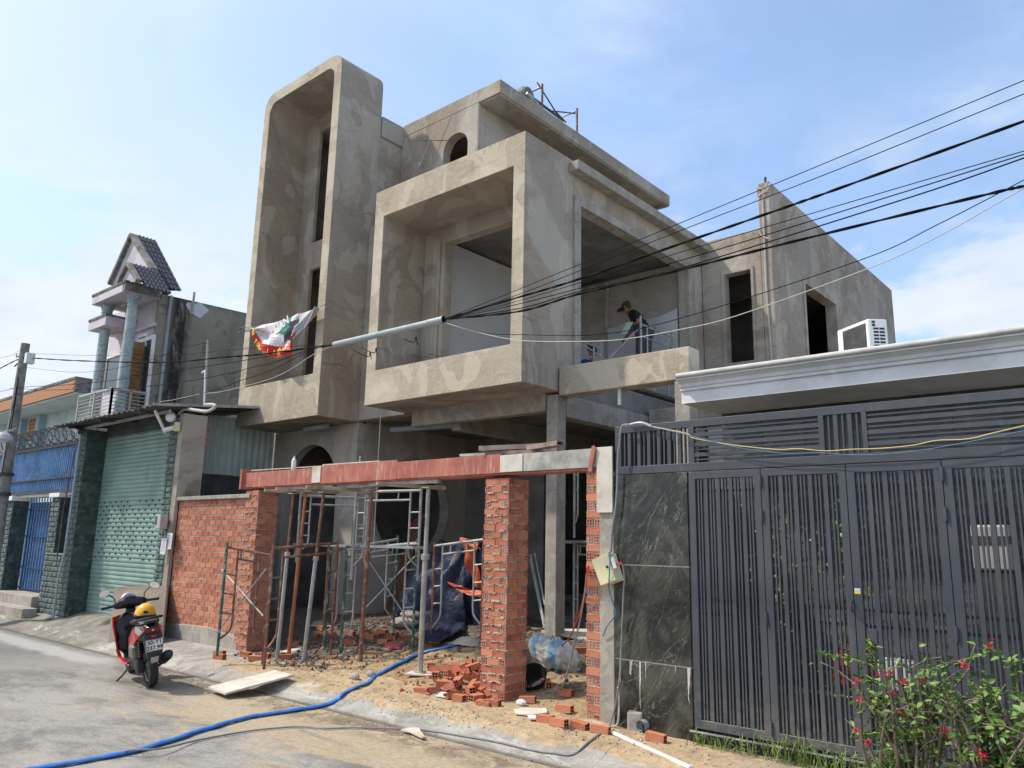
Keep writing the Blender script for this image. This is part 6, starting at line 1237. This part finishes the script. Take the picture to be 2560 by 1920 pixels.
J=dict(headm=z3(972,1095,Y=YP2)); h=J['headm']; J['headb']=h+Vector((0,0,-.07));J['headt']=h+Vector((0,0,.065));J['neck']=h+Vector((-.0,.01,-.13));J['neckb']=h+Vector((-.03,.02,-.19));J['chest']=h+Vector((-.08,.03,-.30));J['waist']=h+Vector((-.11,.05,-.5));J['pelvis']=h+Vector((-.12,.07,-.68))
J['lsh']=J['chest']+Vector((0,-.19,.06));J['rsh']=J['chest']+Vector((0,.19,.06));J['lel']=J['lsh']+Vector((.10,-.04,-.25));J['rel']=J['rsh']+Vector((.12,.04,-.22));J['lwr']=J['lel']+Vector((.2,.06,-.03));J['rwr']=J['rel']+Vector((.2,-.06,.02));J['lhand']=J['lwr']+Vector((.07,0,0));J['rhand']=J['rwr']+Vector((.07,0,0))
for s_,dy in(('l',-.11),('r',.11)): J[s_+'hip']=J['pelvis']+Vector((.02,dy,-.02));J[s_+'kn']=J['pelvis']+Vector((.36,dy*1.4,.12));J[s_+'an']=J['pelvis']+Vector((.22,dy*1.4,-.26));J[s_+'toe']=J[s_+'an']+Vector((.13,0,-.04))
J['face']=Vector((.8,.1,-.45))
person('worker in a blue shirt squatting low behind the terrace parapet',J,SHIRTB,TROU,None)
# frames in the room
A=z3(1388,1115,Y=11.6); zf=4.35
def roomframe(label,X,y0,y1,zt_,mat=GALV):
    t_=thing('scaffold_frame',label,'scaffold frame',(X,(y0+y1)/2,zf),'small scaffold frames in the upper room')
    for y in(y0,y1): g=G(); g.tube([(X,y,zf),(X,y,zt_+.12)],.022,8); part('leg',g,mat,t_,smooth=True)
    for y in(y0+.22,y1-.22): g=G(); g.tube([(X,y,zf+.2),(X,y,zt_-.03)],.016,8); part('inner_post',g,mat,t_,smooth=True)
    g=G(); g.tube([(X,y0,zt_-.03),(X,y1,zt_-.03)],.02,8); g.tube([(X,y0,zt_-.25),(X,y1,zt_-.25)],.014,8); part('top_bar',g,mat,t_,smooth=True)
t0=z3(1388,850,Y=11.6); roomframe('small pale scaffold frame right of the bending worker',t0.x,11.6,12.75,t0.z)
t0=z3(860,1010,X=-7.6); t1=z3(1045,1070,X=-7.6); roomframe('small grey scaffold frame above the squatting worker',-7.6,t0.y-.3,t1.y,t1.z+.02)
brace('pale diagonal brace in front of the bending worker',z3(1375,900,Y=11.7),z3(1110,1165,Y=10.2)); brace('pale diagonal brace above the squatting worker',z3(862,1020,Y=10.3),z3(1080,1168,Y=10.6))
# ================================================================== SCOOTER
hd=166; SR=thing('motor_scooter','red and black motor scooter parked on its side stand at the kerb','motor scooter',(-9.82,4.79,0),None)
SR.rotation_mode='XYZ'
Mh=Matrix.Rotation(R(hd),4,'Z')@Matrix.Rotation(R(-10),4,'X'); SR.matrix_world=Matrix.Translation((-9.82,4.79,0))@Mh
WL[SR.name]=Vector((0,0,0))
def sp(name,g,mat,parent=SR,smooth=True,bevel=0):
    me=g.mesh(name,mat,smooth); o=bpy.data.objects.new(name,me); COL.objects.link(o); o.parent=parent
    if bevel: b=o.modifiers.new('bevel','BEVEL'); b.width=bevel; b.segments=2; b.limit_method='ANGLE'; b.angle_limit=R(35)
    return o
# local axes: +x forward, +y left, +z up; rear wheel contact at the origin
def wheel(x):
    g=G(); g.lathe([(.20,-.045),(.235,-.052),(.262,-.044),(.275,-.02),(.278,0),(.275,.02),(.262,.044),(.235,.052),(.20,.045)],(x,0,.278),32,'Y'); w=sp('wheel',g,RUB)
    g=G(); g.lathe([(.20,-.04),(.185,-.035),(.18,0),(.185,.035),(.20,.04)],(x,0,.278),24,'Y')
    for k in range(5): a=2*math.pi*k/5; g.bar((x+.04*math.cos(a),0,.278+.04*math.sin(a)),(x+.185*math.cos(a),0,.278+.185*math.sin(a)),.03,.03)
    g.lathe([(.001,-.06),(.05,-.05),(.05,.05),(.001,.06)],(x,0,.278),14,'Y'); sp('rim',g,SILV,w)
wheel(0);wheel(1.25)
def side(profile,y0,y1,taper=0.0):
    """closed side profile (x,z) swept in y with rounded shoulders"""
    g=G(); n_=len(profile); cx_=sum(p_[0] for p_ in profile)/n_;cz=sum(p_[1] for p_ in profile)/n_; rings=[]
    for t,sc in((0,.72),(.08,.9),(.22,1),(.78,1),(.92,.9),(1,.72)):
        y=y0+(y1-y0)*t; rings.append([(cx_+(p_[0]-cx_)*(sc if taper==0 else sc),y,cz+(p_[1]-cz)*sc) for p_ in profile])
    vs=[v_ for r_ in rings for v_ in r_]; fs=[]
    for i in range(len(rings)-1):
        for k in range(n_): a=i*n_+k;b=i*n_+(k+1)%n_; fs.append((a,b,b+n_,a+n_))
    fs.append(tuple(range(n_-1,-1,-1))); fs.append(tuple(range((len(rings)-1)*n_,len(rings)*n_))); g.add(vs,fs); return g
# lofted tail: sections (x, halfwidth, zlow, zhigh)
def loft(secs,n=14,pw=2.6):
    g=G(); vs=[];fs=[]
    for x,hw,z0_,z1_ in secs:
        for k in range(n):
            a=2*math.pi*k/n; c_,s_=math.cos(a),math.sin(a); vs.append((x,hw*math.copysign(abs(c_)**(2/pw),c_),(z0_+z1_)/2+(z1_-z0_)/2*math.copysign(abs(s_)**(2/pw),s_)))
    for i in range(len(secs)-1):
        for k in range(n): a=i*n+k;b=i*n+(k+1)%n; fs.append((a,b,b+n,a+n))
    fs.append(tuple(range(n))); fs.append(tuple(range((len(secs)-1)*n,len(secs)*n))); g.add(vs,fs); return g
sp('tail_body',loft([(-.33,.07,.66,.76),(-.26,.115,.60,.79),(-.08,.145,.53,.79),(.15,.16,.44,.76),(.38,.145,.36,.72),(.50,.11,.32,.66)]),GLOSSB)
for s_ in(-1,1):
    g=G(); P=[(-.27,.115,.755),(-.30,.10,.70),(-.10,.152,.60),(.22,.178,.42),(.36,.168,.34),(.40,.158,.42),(.25,.172,.60),(.0,.160,.73)]
    vs=[(x,s_*y,z) for x,y,z in P]+[(x,s_*(y-.025),z) for x,y,z in P]; n_=len(P); g.add(vs,[tuple(range(n_)),tuple(range(2*n_-1,n_-1,-1))]+[(i,(i+1)%n_,(i+1)%n_+n_,i+n_) for i in range(n_)]); sp('side_panel',g,RED,smooth=False,bevel=.004)
    g=G(); P=[(-.285,.108,.775),(-.31,.09,.72),(-.22,.135,.66),(-.10,.155,.70),(-.12,.150,.765)]; vs=[(x,s_*y,z) for x,y,z in P]+[(x,s_*(y-.012),z) for x,y,z in P]; n_=len(P); g.add([(x,y*1.03,z) for x,y,z in vs],[tuple(range(n_)),tuple(range(2*n_-1,n_-1,-1))]+[(i,(i+1)%n_,(i+1)%n_+n_,i+n_) for i in range(n_)]); sp('indicator',g,SILP,smooth=False,bevel=.003)
sp('seat',loft([(-.20,.10,.76,.80),(-.10,.13,.755,.83),(.15,.145,.75,.835),(.35,.13,.73,.80),(.55,.10,.70,.77),(.62,.06,.68,.73)]),BLK)
g=G(); g.add([(-.345,-.10,.745),(-.345,.10,.745),(-.335,.075,.69),(-.335,-.075,.69),(-.30,-.10,.75),(-.30,.10,.75),(-.29,.075,.685),(-.29,-.075,.685)],[(0,1,2,3),(7,6,5,4),(0,4,5,1),(1,5,6,2),(2,6,7,3),(3,7,4,0)]); tl=sp('tail_light',g,simple('dark_red_lens',(.18,.006,.012),.15,0,var=.05,sc=5,bump=0),smooth=False,bevel=.006)
g=G(); g.lathe([(.001,-.004),(.012,-.006),(.016,0),(.016,.006)],(-.346,0,.718),14,'X'); sp('tail_badge',g,SILV,tl)
g=G(); g.tube(catmull([(.10,-.13,.80),(-.12,-.145,.83),(-.26,-.12,.85),(-.33,0,.86),(-.26,.12,.85),(-.12,.145,.83),(.10,.13,.80)],5),.015,8); g.box(-.33,-.2,-.06,.06,.80,.825); sp('grab_rail',g,BLK)
# rear fender, plate
g=G(); g.add([(-.33,-.10,.68),(-.33,.10,.68),(-.38,.085,.42),(-.38,-.085,.42),(-.20,-.10,.64),(-.20,.10,.64),(-.30,.085,.38),(-.30,-.085,.38)],[(0,1,2,3),(7,6,5,4),(0,4,5,1),(1,5,6,2),(2,6,7,3),(3,7,4,0)]); sp('rear_fender',g,BLK,smooth=False,bevel=.012)
g=G(); g.add([(-.37,-.05,.43),(-.37,.05,.43),(-.30,.035,.33),(-.30,-.035,.33),(-.34,-.05,.43),(-.34,.05,.43),(-.27,.035,.33),(-.27,-.035,.33)],[(0,1,2,3),(7,6,5,4),(0,4,5,1),(1,5,6,2),(2,6,7,3),(3,7,4,0)]); sp('reflector_tab',g,SILP,smooth=False)
Mp=Matrix.Translation((-.385,0,.545))@Matrix.Rotation(R(-12),4,'Y')@Matrix.Rotation(R(-90),4,'Z')@Matrix.Rotation(R(90),4,'X')
g=G(); g.add([Mp@Vector(p_) for p_ in((-.095,-.07,0),(.095,-.07,0),(.095,.07,0),(-.095,.07,0),(-.095,-.07,-.004),(.095,-.07,-.004),(.095,.07,-.004),(-.095,.07,-.004))],[(0,1,2,3),(7,6,5,4),(0,4,5,1),(1,5,6,2),(2,6,7,3),(3,7,4,0)]); pl=sp('number_plate',g,LETW,smooth=False)
g=G(); textg('50-Y1',.066,g,Mp@Matrix.Translation((0,.034,.003)),.0015); textg('237.99',.066,g,Mp@Matrix.Translation((0,-.030,.003)),.0015); sp('lettering',g,LETB,pl,smooth=False)
g=G(); g.plate(rrect(-.093,.093,-.068,.068,.01,(1,1,1,1),3),[rrect(-.089,.089,-.064,.064,.008,(1,1,1,1),3)],lambda u,v,w:Mp@Vector((u,v,.001+w)),.001); sp('plate_border',g,LETB,pl,smooth=False)
g=G(); g.box(-.372,-.355,-.03,.03,.635,.66); sp('plate_light',g,simple('red_reflector',(.6,.01,.02),.2,0,var=0,sc=5,bump=0),smooth=False,bevel=.004)
# engine, swingarm, shock, exhaust
g=G(); g.obox((.16,.10,.27),(.46,.09,.14)); sp('engine_case',g,BLK,smooth=False,bevel=.03)
g=G(); g.lathe([(.001,.155),(.08,.155),(.10,.14),(.10,.09)],(.0,0,.29),16,'Y'); sp('drive_cover',g,BLK); g=G(); g.lathe([(.001,.15),(.06,.15),(.075,.14),(.075,.09)],(.30,0,.27),16,'Y'); sp('drive_cover',g,BLK)
g=G(); g.obox((.12,.13,.44),(.26,.11,.17)); sp('air_cleaner',g,simple('olive_grey_cast',(.17,.17,.14),.5,.3,var=.15,sc=8,bump=.1),smooth=False,bevel=.03)
g=G(); g.obox((.40,0,.30),(.2,.2,.2)); sp('crankcase',g,SILV,smooth=False,bevel=.03)
g=G(); g.tube([(-.02,.115,.30),(-.06,.115,.60)],.012,8); sh_=sp('shock_rod',g,SILV)
for k in range(12): a=k/12
g=G(); pts=[(-.02-.04*(t/60)+.035*math.cos(t*.8),.115+.035*math.sin(t*.8),.33+.26*t/60) for t in range(61)]; g.tube(pts,.007,6); sp('shock_spring',g,BLK)
g=G(); g.tube(catmull([(.38,-.10,.20),(.20,-.14,.20),(.05,-.15,.26)],4),.018,8); sp('exhaust_pipe',g,DKST)
g=G(); g.tube([(.12,-.155,.26),(.02,-.16,.29),(-.22,-.165,.37),(-.30,-.165,.40)],[.04,.058,.062,.045],14); ex=sp('muffler',g,simple('black_muffler',(.03,.03,.032),.4,.3,var=.1,sc=8,bump=0)); g=G(); g.tube([(-.301,-.165,.40),(-.315,-.165,.405)],[.018,.018],10); sp('tail_pipe',g,DKST,ex); g=G(); g.obox((-.12,-.225,.35),(.2,.01,.07),Matrix.Rotation(R(18),3,'Y')); sp('heat_shield',g,SILV,ex,smooth=False,bevel=.004)
# floorboard, leg shield, front
sp('floorboard',loft([(.40,.15,.22,.33),(.60,.155,.22,.30),(.85,.15,.22,.30),(.95,.13,.25,.36)],12,4),BLK)
sp('tunnel',loft([(.42,.09,.28,.62),(.55,.075,.28,.52),(.70,.07,.28,.46),(.90,.10,.28,.55)],12,3),GLOSSB)
sp('leg_shield',loft([(.88,.19,.30,.62),(.93,.215,.32,.80),(1.0,.17,.42,.84),(1.06,.09,.55,.84)],14,3),GLOSSB)
for s_ in(-1,1):
    g=G(); P=[(.86,.225,.42),(.83,.24,.56),(.90,.25,.70),(.97,.235,.80),(1.12,.13,.80),(1.15,.10,.60),(1.02,.19,.40),(.93,.21,.33)]
    vs=[(x,s_*y,z) for x,y,z in P]+[(x,s_*(y-.02),z) for x,y,z in P]; n_=len(P); g.add(vs,[tuple(range(n_)),tuple(range(2*n_-1,n_-1,-1))]+[(i,(i+1)%n_,(i+1)%n_+n_,i+n_) for i in range(n_)]); sp('front_panel',g,RED,smooth=False,bevel=.005)
    g=G(); g.tube([(.42,s_*.165,.27),(.65,s_*.17,.245),(.86,s_*.19,.30),(.88,s_*.21,.40)],.022,8,True,.7); sp('rocker_panel',g,RED if s_>0 else RED)
g=G(); g.tube([(1.05,0,.55),(1.22,0,.30)],.03,10)
for s_ in(-1,1): g.tube([(1.08,s_*.07,.52),(1.25,s_*.07,.278)],.017,8)
sp('fork',g,DKST)
sp('front_fender',loft([(1.02,.045,.42,.50),(1.12,.06,.52,.60),(1.28,.06,.55,.60),(1.42,.05,.48,.54),(1.48,.03,.40,.45)],10,2.5),RED)
# handlebar cowl
def loftY(secs,n=12,pw=2.4):
    g=G(); vs=[];fs=[]
    for y,x0_,x1_,z0_,z1_ in secs:
        for k in range(n):
            a=2*math.pi*k/n; c_,s_=math.cos(a),math.sin(a); vs.append(((x0_+x1_)/2+(x1_-x0_)/2*math.copysign(abs(c_)**(2/pw),c_),y,(z0_+z1_)/2+(z1_-z0_)/2*math.copysign(abs(s_)**(2/pw),s_)))
    for i in range(len(secs)-1):
        for k in range(n): a=i*n+k;b=i*n+(k+1)%n; fs.append((a,b,b+n,a+n))
    fs.append(tuple(range(n))); fs.append(tuple(range((len(secs)-1)*n,len(secs)*n))); g.add(vs,fs); return g
HB_=sp('handlebar_cowl',loftY([(-.20,.98,1.04,.905,.965),(-.17,.96,1.08,.885,.985),(-.08,.95,1.14,.875,1.01),(0,.94,1.18,.87,1.03),(.08,.95,1.14,.875,1.01),(.17,.96,1.08,.885,.985),(.20,.98,1.04,.905,.965)]),GLOSSB)
sp('windscreen',loftY([(-.09,1.08,1.14,.98,1.02),(-.05,1.08,1.16,.98,1.06),(0,1.09,1.18,.98,1.075),(.05,1.08,1.16,.98,1.06),(.09,1.08,1.14,.98,1.02)]),SILP,HB_)
sp('instrument_panel',loftY([(-.07,.98,1.08,.99,1.02),(0,.97,1.09,1.0,1.04),(.07,.98,1.08,.99,1.02)]),simple('dark_gauge_glass',(.02,.025,.03),.08,0,var=0,sc=5,bump=0),HB_)
g=G(); g.tube([(1.0,0,.88),(1.03,0,.70),(1.05,0,.60)],[.06,.07,.07],12); sp('steering_neck',g,GLOSSB)
g=G(); g.lathe([(.001,-.02),(.018,-.02),(.018,.02)],(.965,-.01,.80),14,'X'); sp('ignition_ring',g,SILV)
for s_ in(-1,1):
    g=G(); g.tube([(1.0,s_*.19,.935),(.98,s_*.33,.93)],.018,10); g.ball((.98,s_*.335,.93),.022,10,6); gr_=sp('handgrip',g,BLK)
    g=G(); g.tube(catmull([(1.06,s_*.19,.94),(1.08,s_*.26,.935),(1.05,s_*.33,.92)],4),.007,6); sp('brake_lever',g,DKST,gr_)
    g=G(); g.tube(catmull([(1.03,s_*.18,.98),(1.03,s_*.185,1.03),(1.02,s_*.22,1.07),(1.0,s_*.255,1.095)],4),.007,7); mr=sp('mirror_arm',g,BLK)
    Mm=Matrix.Rotation(R(-s_*26),3,'X'); g=G(); g.ball((.995,s_*.305,1.12),.074,18,10,(.32,1.0,.62),M=Mm); sp('mirror_shell',g,BLK,mr)
    g=G(); c_=Vector((.969,s_*.305,1.12)); g.add([c_+Mm@Vector((0,.068*math.cos(t),.041*math.sin(t))) for t in[2*math.pi*i/24 for i in range(24)]],[tuple(range(24))]); sp('mirror_glass',g,MIRR,mr,smooth=False)
g=G(); g.tube(catmull([(.45,.13,.25),(.55,.22,.12),(.66,.30,.03),(.66,.32,.012)],4),.012,8); g.obox((.66,.325,.012),(.08,.03,.01)); sp('side_stand',g,DKST)
g=G(); g.tube([(.42,-.18,.25),(.38,-.26,.25)],.012,8); g.tube([(.18,-.16,.22),(.12,-.25,.26)],.012,8); g.tube([(.18,.16,.22),(.14,.22,.24)],.012,8); sp('foot_peg',g,DKST)
# helmet on the seat
hM=SR.matrix_world.copy(); HEL=thing('helmet','yellow open helmet resting on the scooter seat','helmet',tuple(hM@Vector((.13,-.01,.83)))); c_=hM@Vector((.13,-.01,.845))
g=G(); 
for i in range(9):
    pass
g.lathe([(.125*math.cos(t),.15*math.sin(t)) for t in[math.pi/2*k/10 for k in range(11)]],c_,24); part('shell',g,YEL,HEL,smooth=True)
g=G(); g.lathe([(.127,-.012),(.133,-.006),(.133,.01),(.126,.016)],c_,24); part('rim',g,BLK,HEL,smooth=True)
g=G(); g.obox(c_+Vector((.118,-.05,.05)),(.012,.05,.03),Matrix.Rotation(-.4,3,'Z')); part('badge',g,LETB,HEL)
# ================================================================== BOUGAINVILLEA AND GRASS
def bush(label,base,crown,stems,nl,size=.05,flowers=(),tips=(),seed=1,lo=.35):
    random.seed(seed); t_=thing('bougainvillea',label,'shrub',tuple(base),'bougainvilleas before the gate'); base=Vector(base); g=G(); nodes=[]
    for k in range(stems):
        a=random.random()*6.28; tgt=Vector(random.choice(crown))+Vector((random.gauss(0,.1),random.gauss(0,.08),random.gauss(0,.06))); b0=base+Vector((.06*math.cos(a),.06*math.sin(a),0)); mid=b0.lerp(tgt,.5)+Vector((random.gauss(0,.05),random.gauss(0,.05),0))
        P=catmull([b0,mid,tgt],6); g.tube(P,[.016*(1-.7*i/len(P)) for i in range(len(P))],6); nodes+=P[int(len(P)*lo):]
        for q in range(3):
            s0=random.choice(P[4:]); e=s0+Vector((random.gauss(0,.13),random.gauss(0,.10),random.uniform(.0,.16))); g.tube([s0,s0.lerp(e,.5)+Vector((0,0,.02)),e],.004,5); nodes+=[s0.lerp(e,t) for t in(.3,.5,.7,1)]
    part('stems',g,BARK,t_,smooth=True)
    g=G(); leafcloud(g,nodes,nl,size,.055)
    for tip in tips:
        P=catmull([Vector(p_) for p_ in tip],6); g2_=G(); g2_.tube(P,.0035,5); part('twig',g2_,GRASS,t_)
        for i,p_ in enumerate(P): leafcloud(g,[p_],2,size*.75,.012)
    part('foliage',g,LEAFM,t_,kind='stuff')
    for f_ in flowers:
        g=G()
        for k in range(7):
            c_=Vector(f_)+Vector((random.gauss(0,.011),random.gauss(0,.011),random.gauss(0,.013))); 
            for j in range(3):
                M=Euler((random.uniform(-1,1),random.uniform(-1,1),2.1*j+random.random())).to_matrix(); vs=[c_+M@(Vector(p_)*.017) for p_ in((0,0,0),(.45,.5,.25),(0,1.1,.35),(-.45,.5,.25))]; g.add(vs,[(0,1,2),(0,2,3)])
        part('flower_cluster',g,FLOW,t_)
YBu=5.75
def fb(x,y,dy=0): return g2(x,y,Y=YBu+dy)
bush('bougainvillea bush with crimson flowers in front of the middle gate leaves',(fb(1470,1640).x,YBu,.12),[fb(x,y,random.uniform(-.15,.15)) for x,y in((1300,1100),(1400,1080),(1500,1100),(1600,1130),(1350,1200),(1480,1200),(1600,1220),(1300,1280),(1280,1480),(1560,1330),(1400,1060),(1270,1540),(1650,1200),(1480,1010))],28,850,.052,
 [fb(x,y,-.12) for x,y in((1140,1097),(1155,1228),(1275,1062),(1372,1188),(1425,1285),(1440,1300),(1705,1420),(1715,1440),(1130,1415),(1215,1498),(1450,1110),(1350,1045),(1818,990),(1562,1098))],
 [[fb(x,y) for x,y in((1280,1020),(1200,985),(1100,955),(1000,940),(890,905))],[fb(x,y) for x,y in((1270,1010),(1240,930),(1245,880),(1190,830))],[fb(x,y) for x,y in((1330,1130),(1230,1100),(1150,1095))],[fb(x,y) for x,y in((1330,1250),(1220,1245),(1160,1230))],[fb(x,y) for x,y in((1600,1080),(1700,1010),(1820,980),(1900,950),(2000,905))],[fb(x,y) for x,y in((1300,1430),(1200,1440),(1140,1420))]],3,.45)
YBu=5.6
bush('bougainvillea bush with bright leaves at the right edge in front of the gate',(fb(2120,1660).x,YBu,.1),[fb(x,y,random.uniform(-.15,.15)) for x,y in((1800,1180),(1900,1180),(2000,1150),(2100,1180),(2200,1200),(1850,1280),(1950,1280),(2050,1250),(2150,1260),(2250,1280),(1750,1240),(2200,1350),(2050,1340),(2080,1560),(2300,1200),(2350,1350),(2020,1530))],30,1050,.056,
 [fb(x,y,-.15) for x,y in((1945,1580),(1955,1600),(1995,870))],
 [[fb(x,y) for x,y in((2180,1200),(2160,1080),(2150,1000),(2060,930),(1990,880))],[fb(x,y) for x,y in((2150,1000),(2212,960),(2300,930))],[fb(x,y) for x,y in((1900,1250),(1780,1200),(1690,1150),(1640,1180))],[fb(x,y) for x,y in((2080,1600),(2000,1560),(1940,1590))],[fb(x,y) for x,y in((2000,1480),(1880,1470),(1820,1490))]],5,.4)
random.seed(11)
def tuft(label,c_,n,h,spread):
    g=G(); c_=Vector(c_)
    for i in range(n):
        b=c_+Vector((random.gauss(0,spread),random.gauss(0,.035),0)); a=random.random()*6.28; l=h*random.uniform(.4,1.5); lean=random.uniform(.25,1.1); t1_=b+Vector((math.cos(a)*l*lean*.4,math.sin(a)*l*lean*.3,l*.6)); t2_=b+Vector((math.cos(a)*l*lean,math.sin(a)*l*lean*.6,l*(.95-.5*lean))); w=.0035; s_=Vector((-math.sin(a),math.cos(a),0))*w
        g.add([b-s_,b+s_,t1_+s_,t1_-s_,t2_],[(0,1,2,3),(3,2,4)])
    single('grass_tuft',g,GRASS,label,'grass',kind='stuff')
for x,y,n,h,s_,l in((270,1530,60,.14,.12,'grass tuft at the left end of the gate threshold'),(740,1620,110,.24,.18,'large grass tuft in front of the second gate leaf'),(1010,1640,25,.2,.1,'sparse grass right of the large tuft'),(1300,1640,80,.2,.18,'grass under the middle bougainvillea')):
    q=gp(1700+x/2.572,1275+y/2.572); tuft(l,(q.x,min(q.y,6.52),q.z),n,h,s_)
for x,y,l in((400,1570,'small broad-leaved weed in the gravel before the gate'),(100,1500,'tiny weed at the foot of the granite')):
    q=gp(1700+x/2.572,1275+y/2.572); t_=thing('weed',l,'weed',tuple(q)); g=G(); leafcloud(g,[q+Vector((0,0,.03)),q+Vector((.04,0,.05))],40,.03,.03); part('leaves',g,LEAFM,t_,kind='stuff')
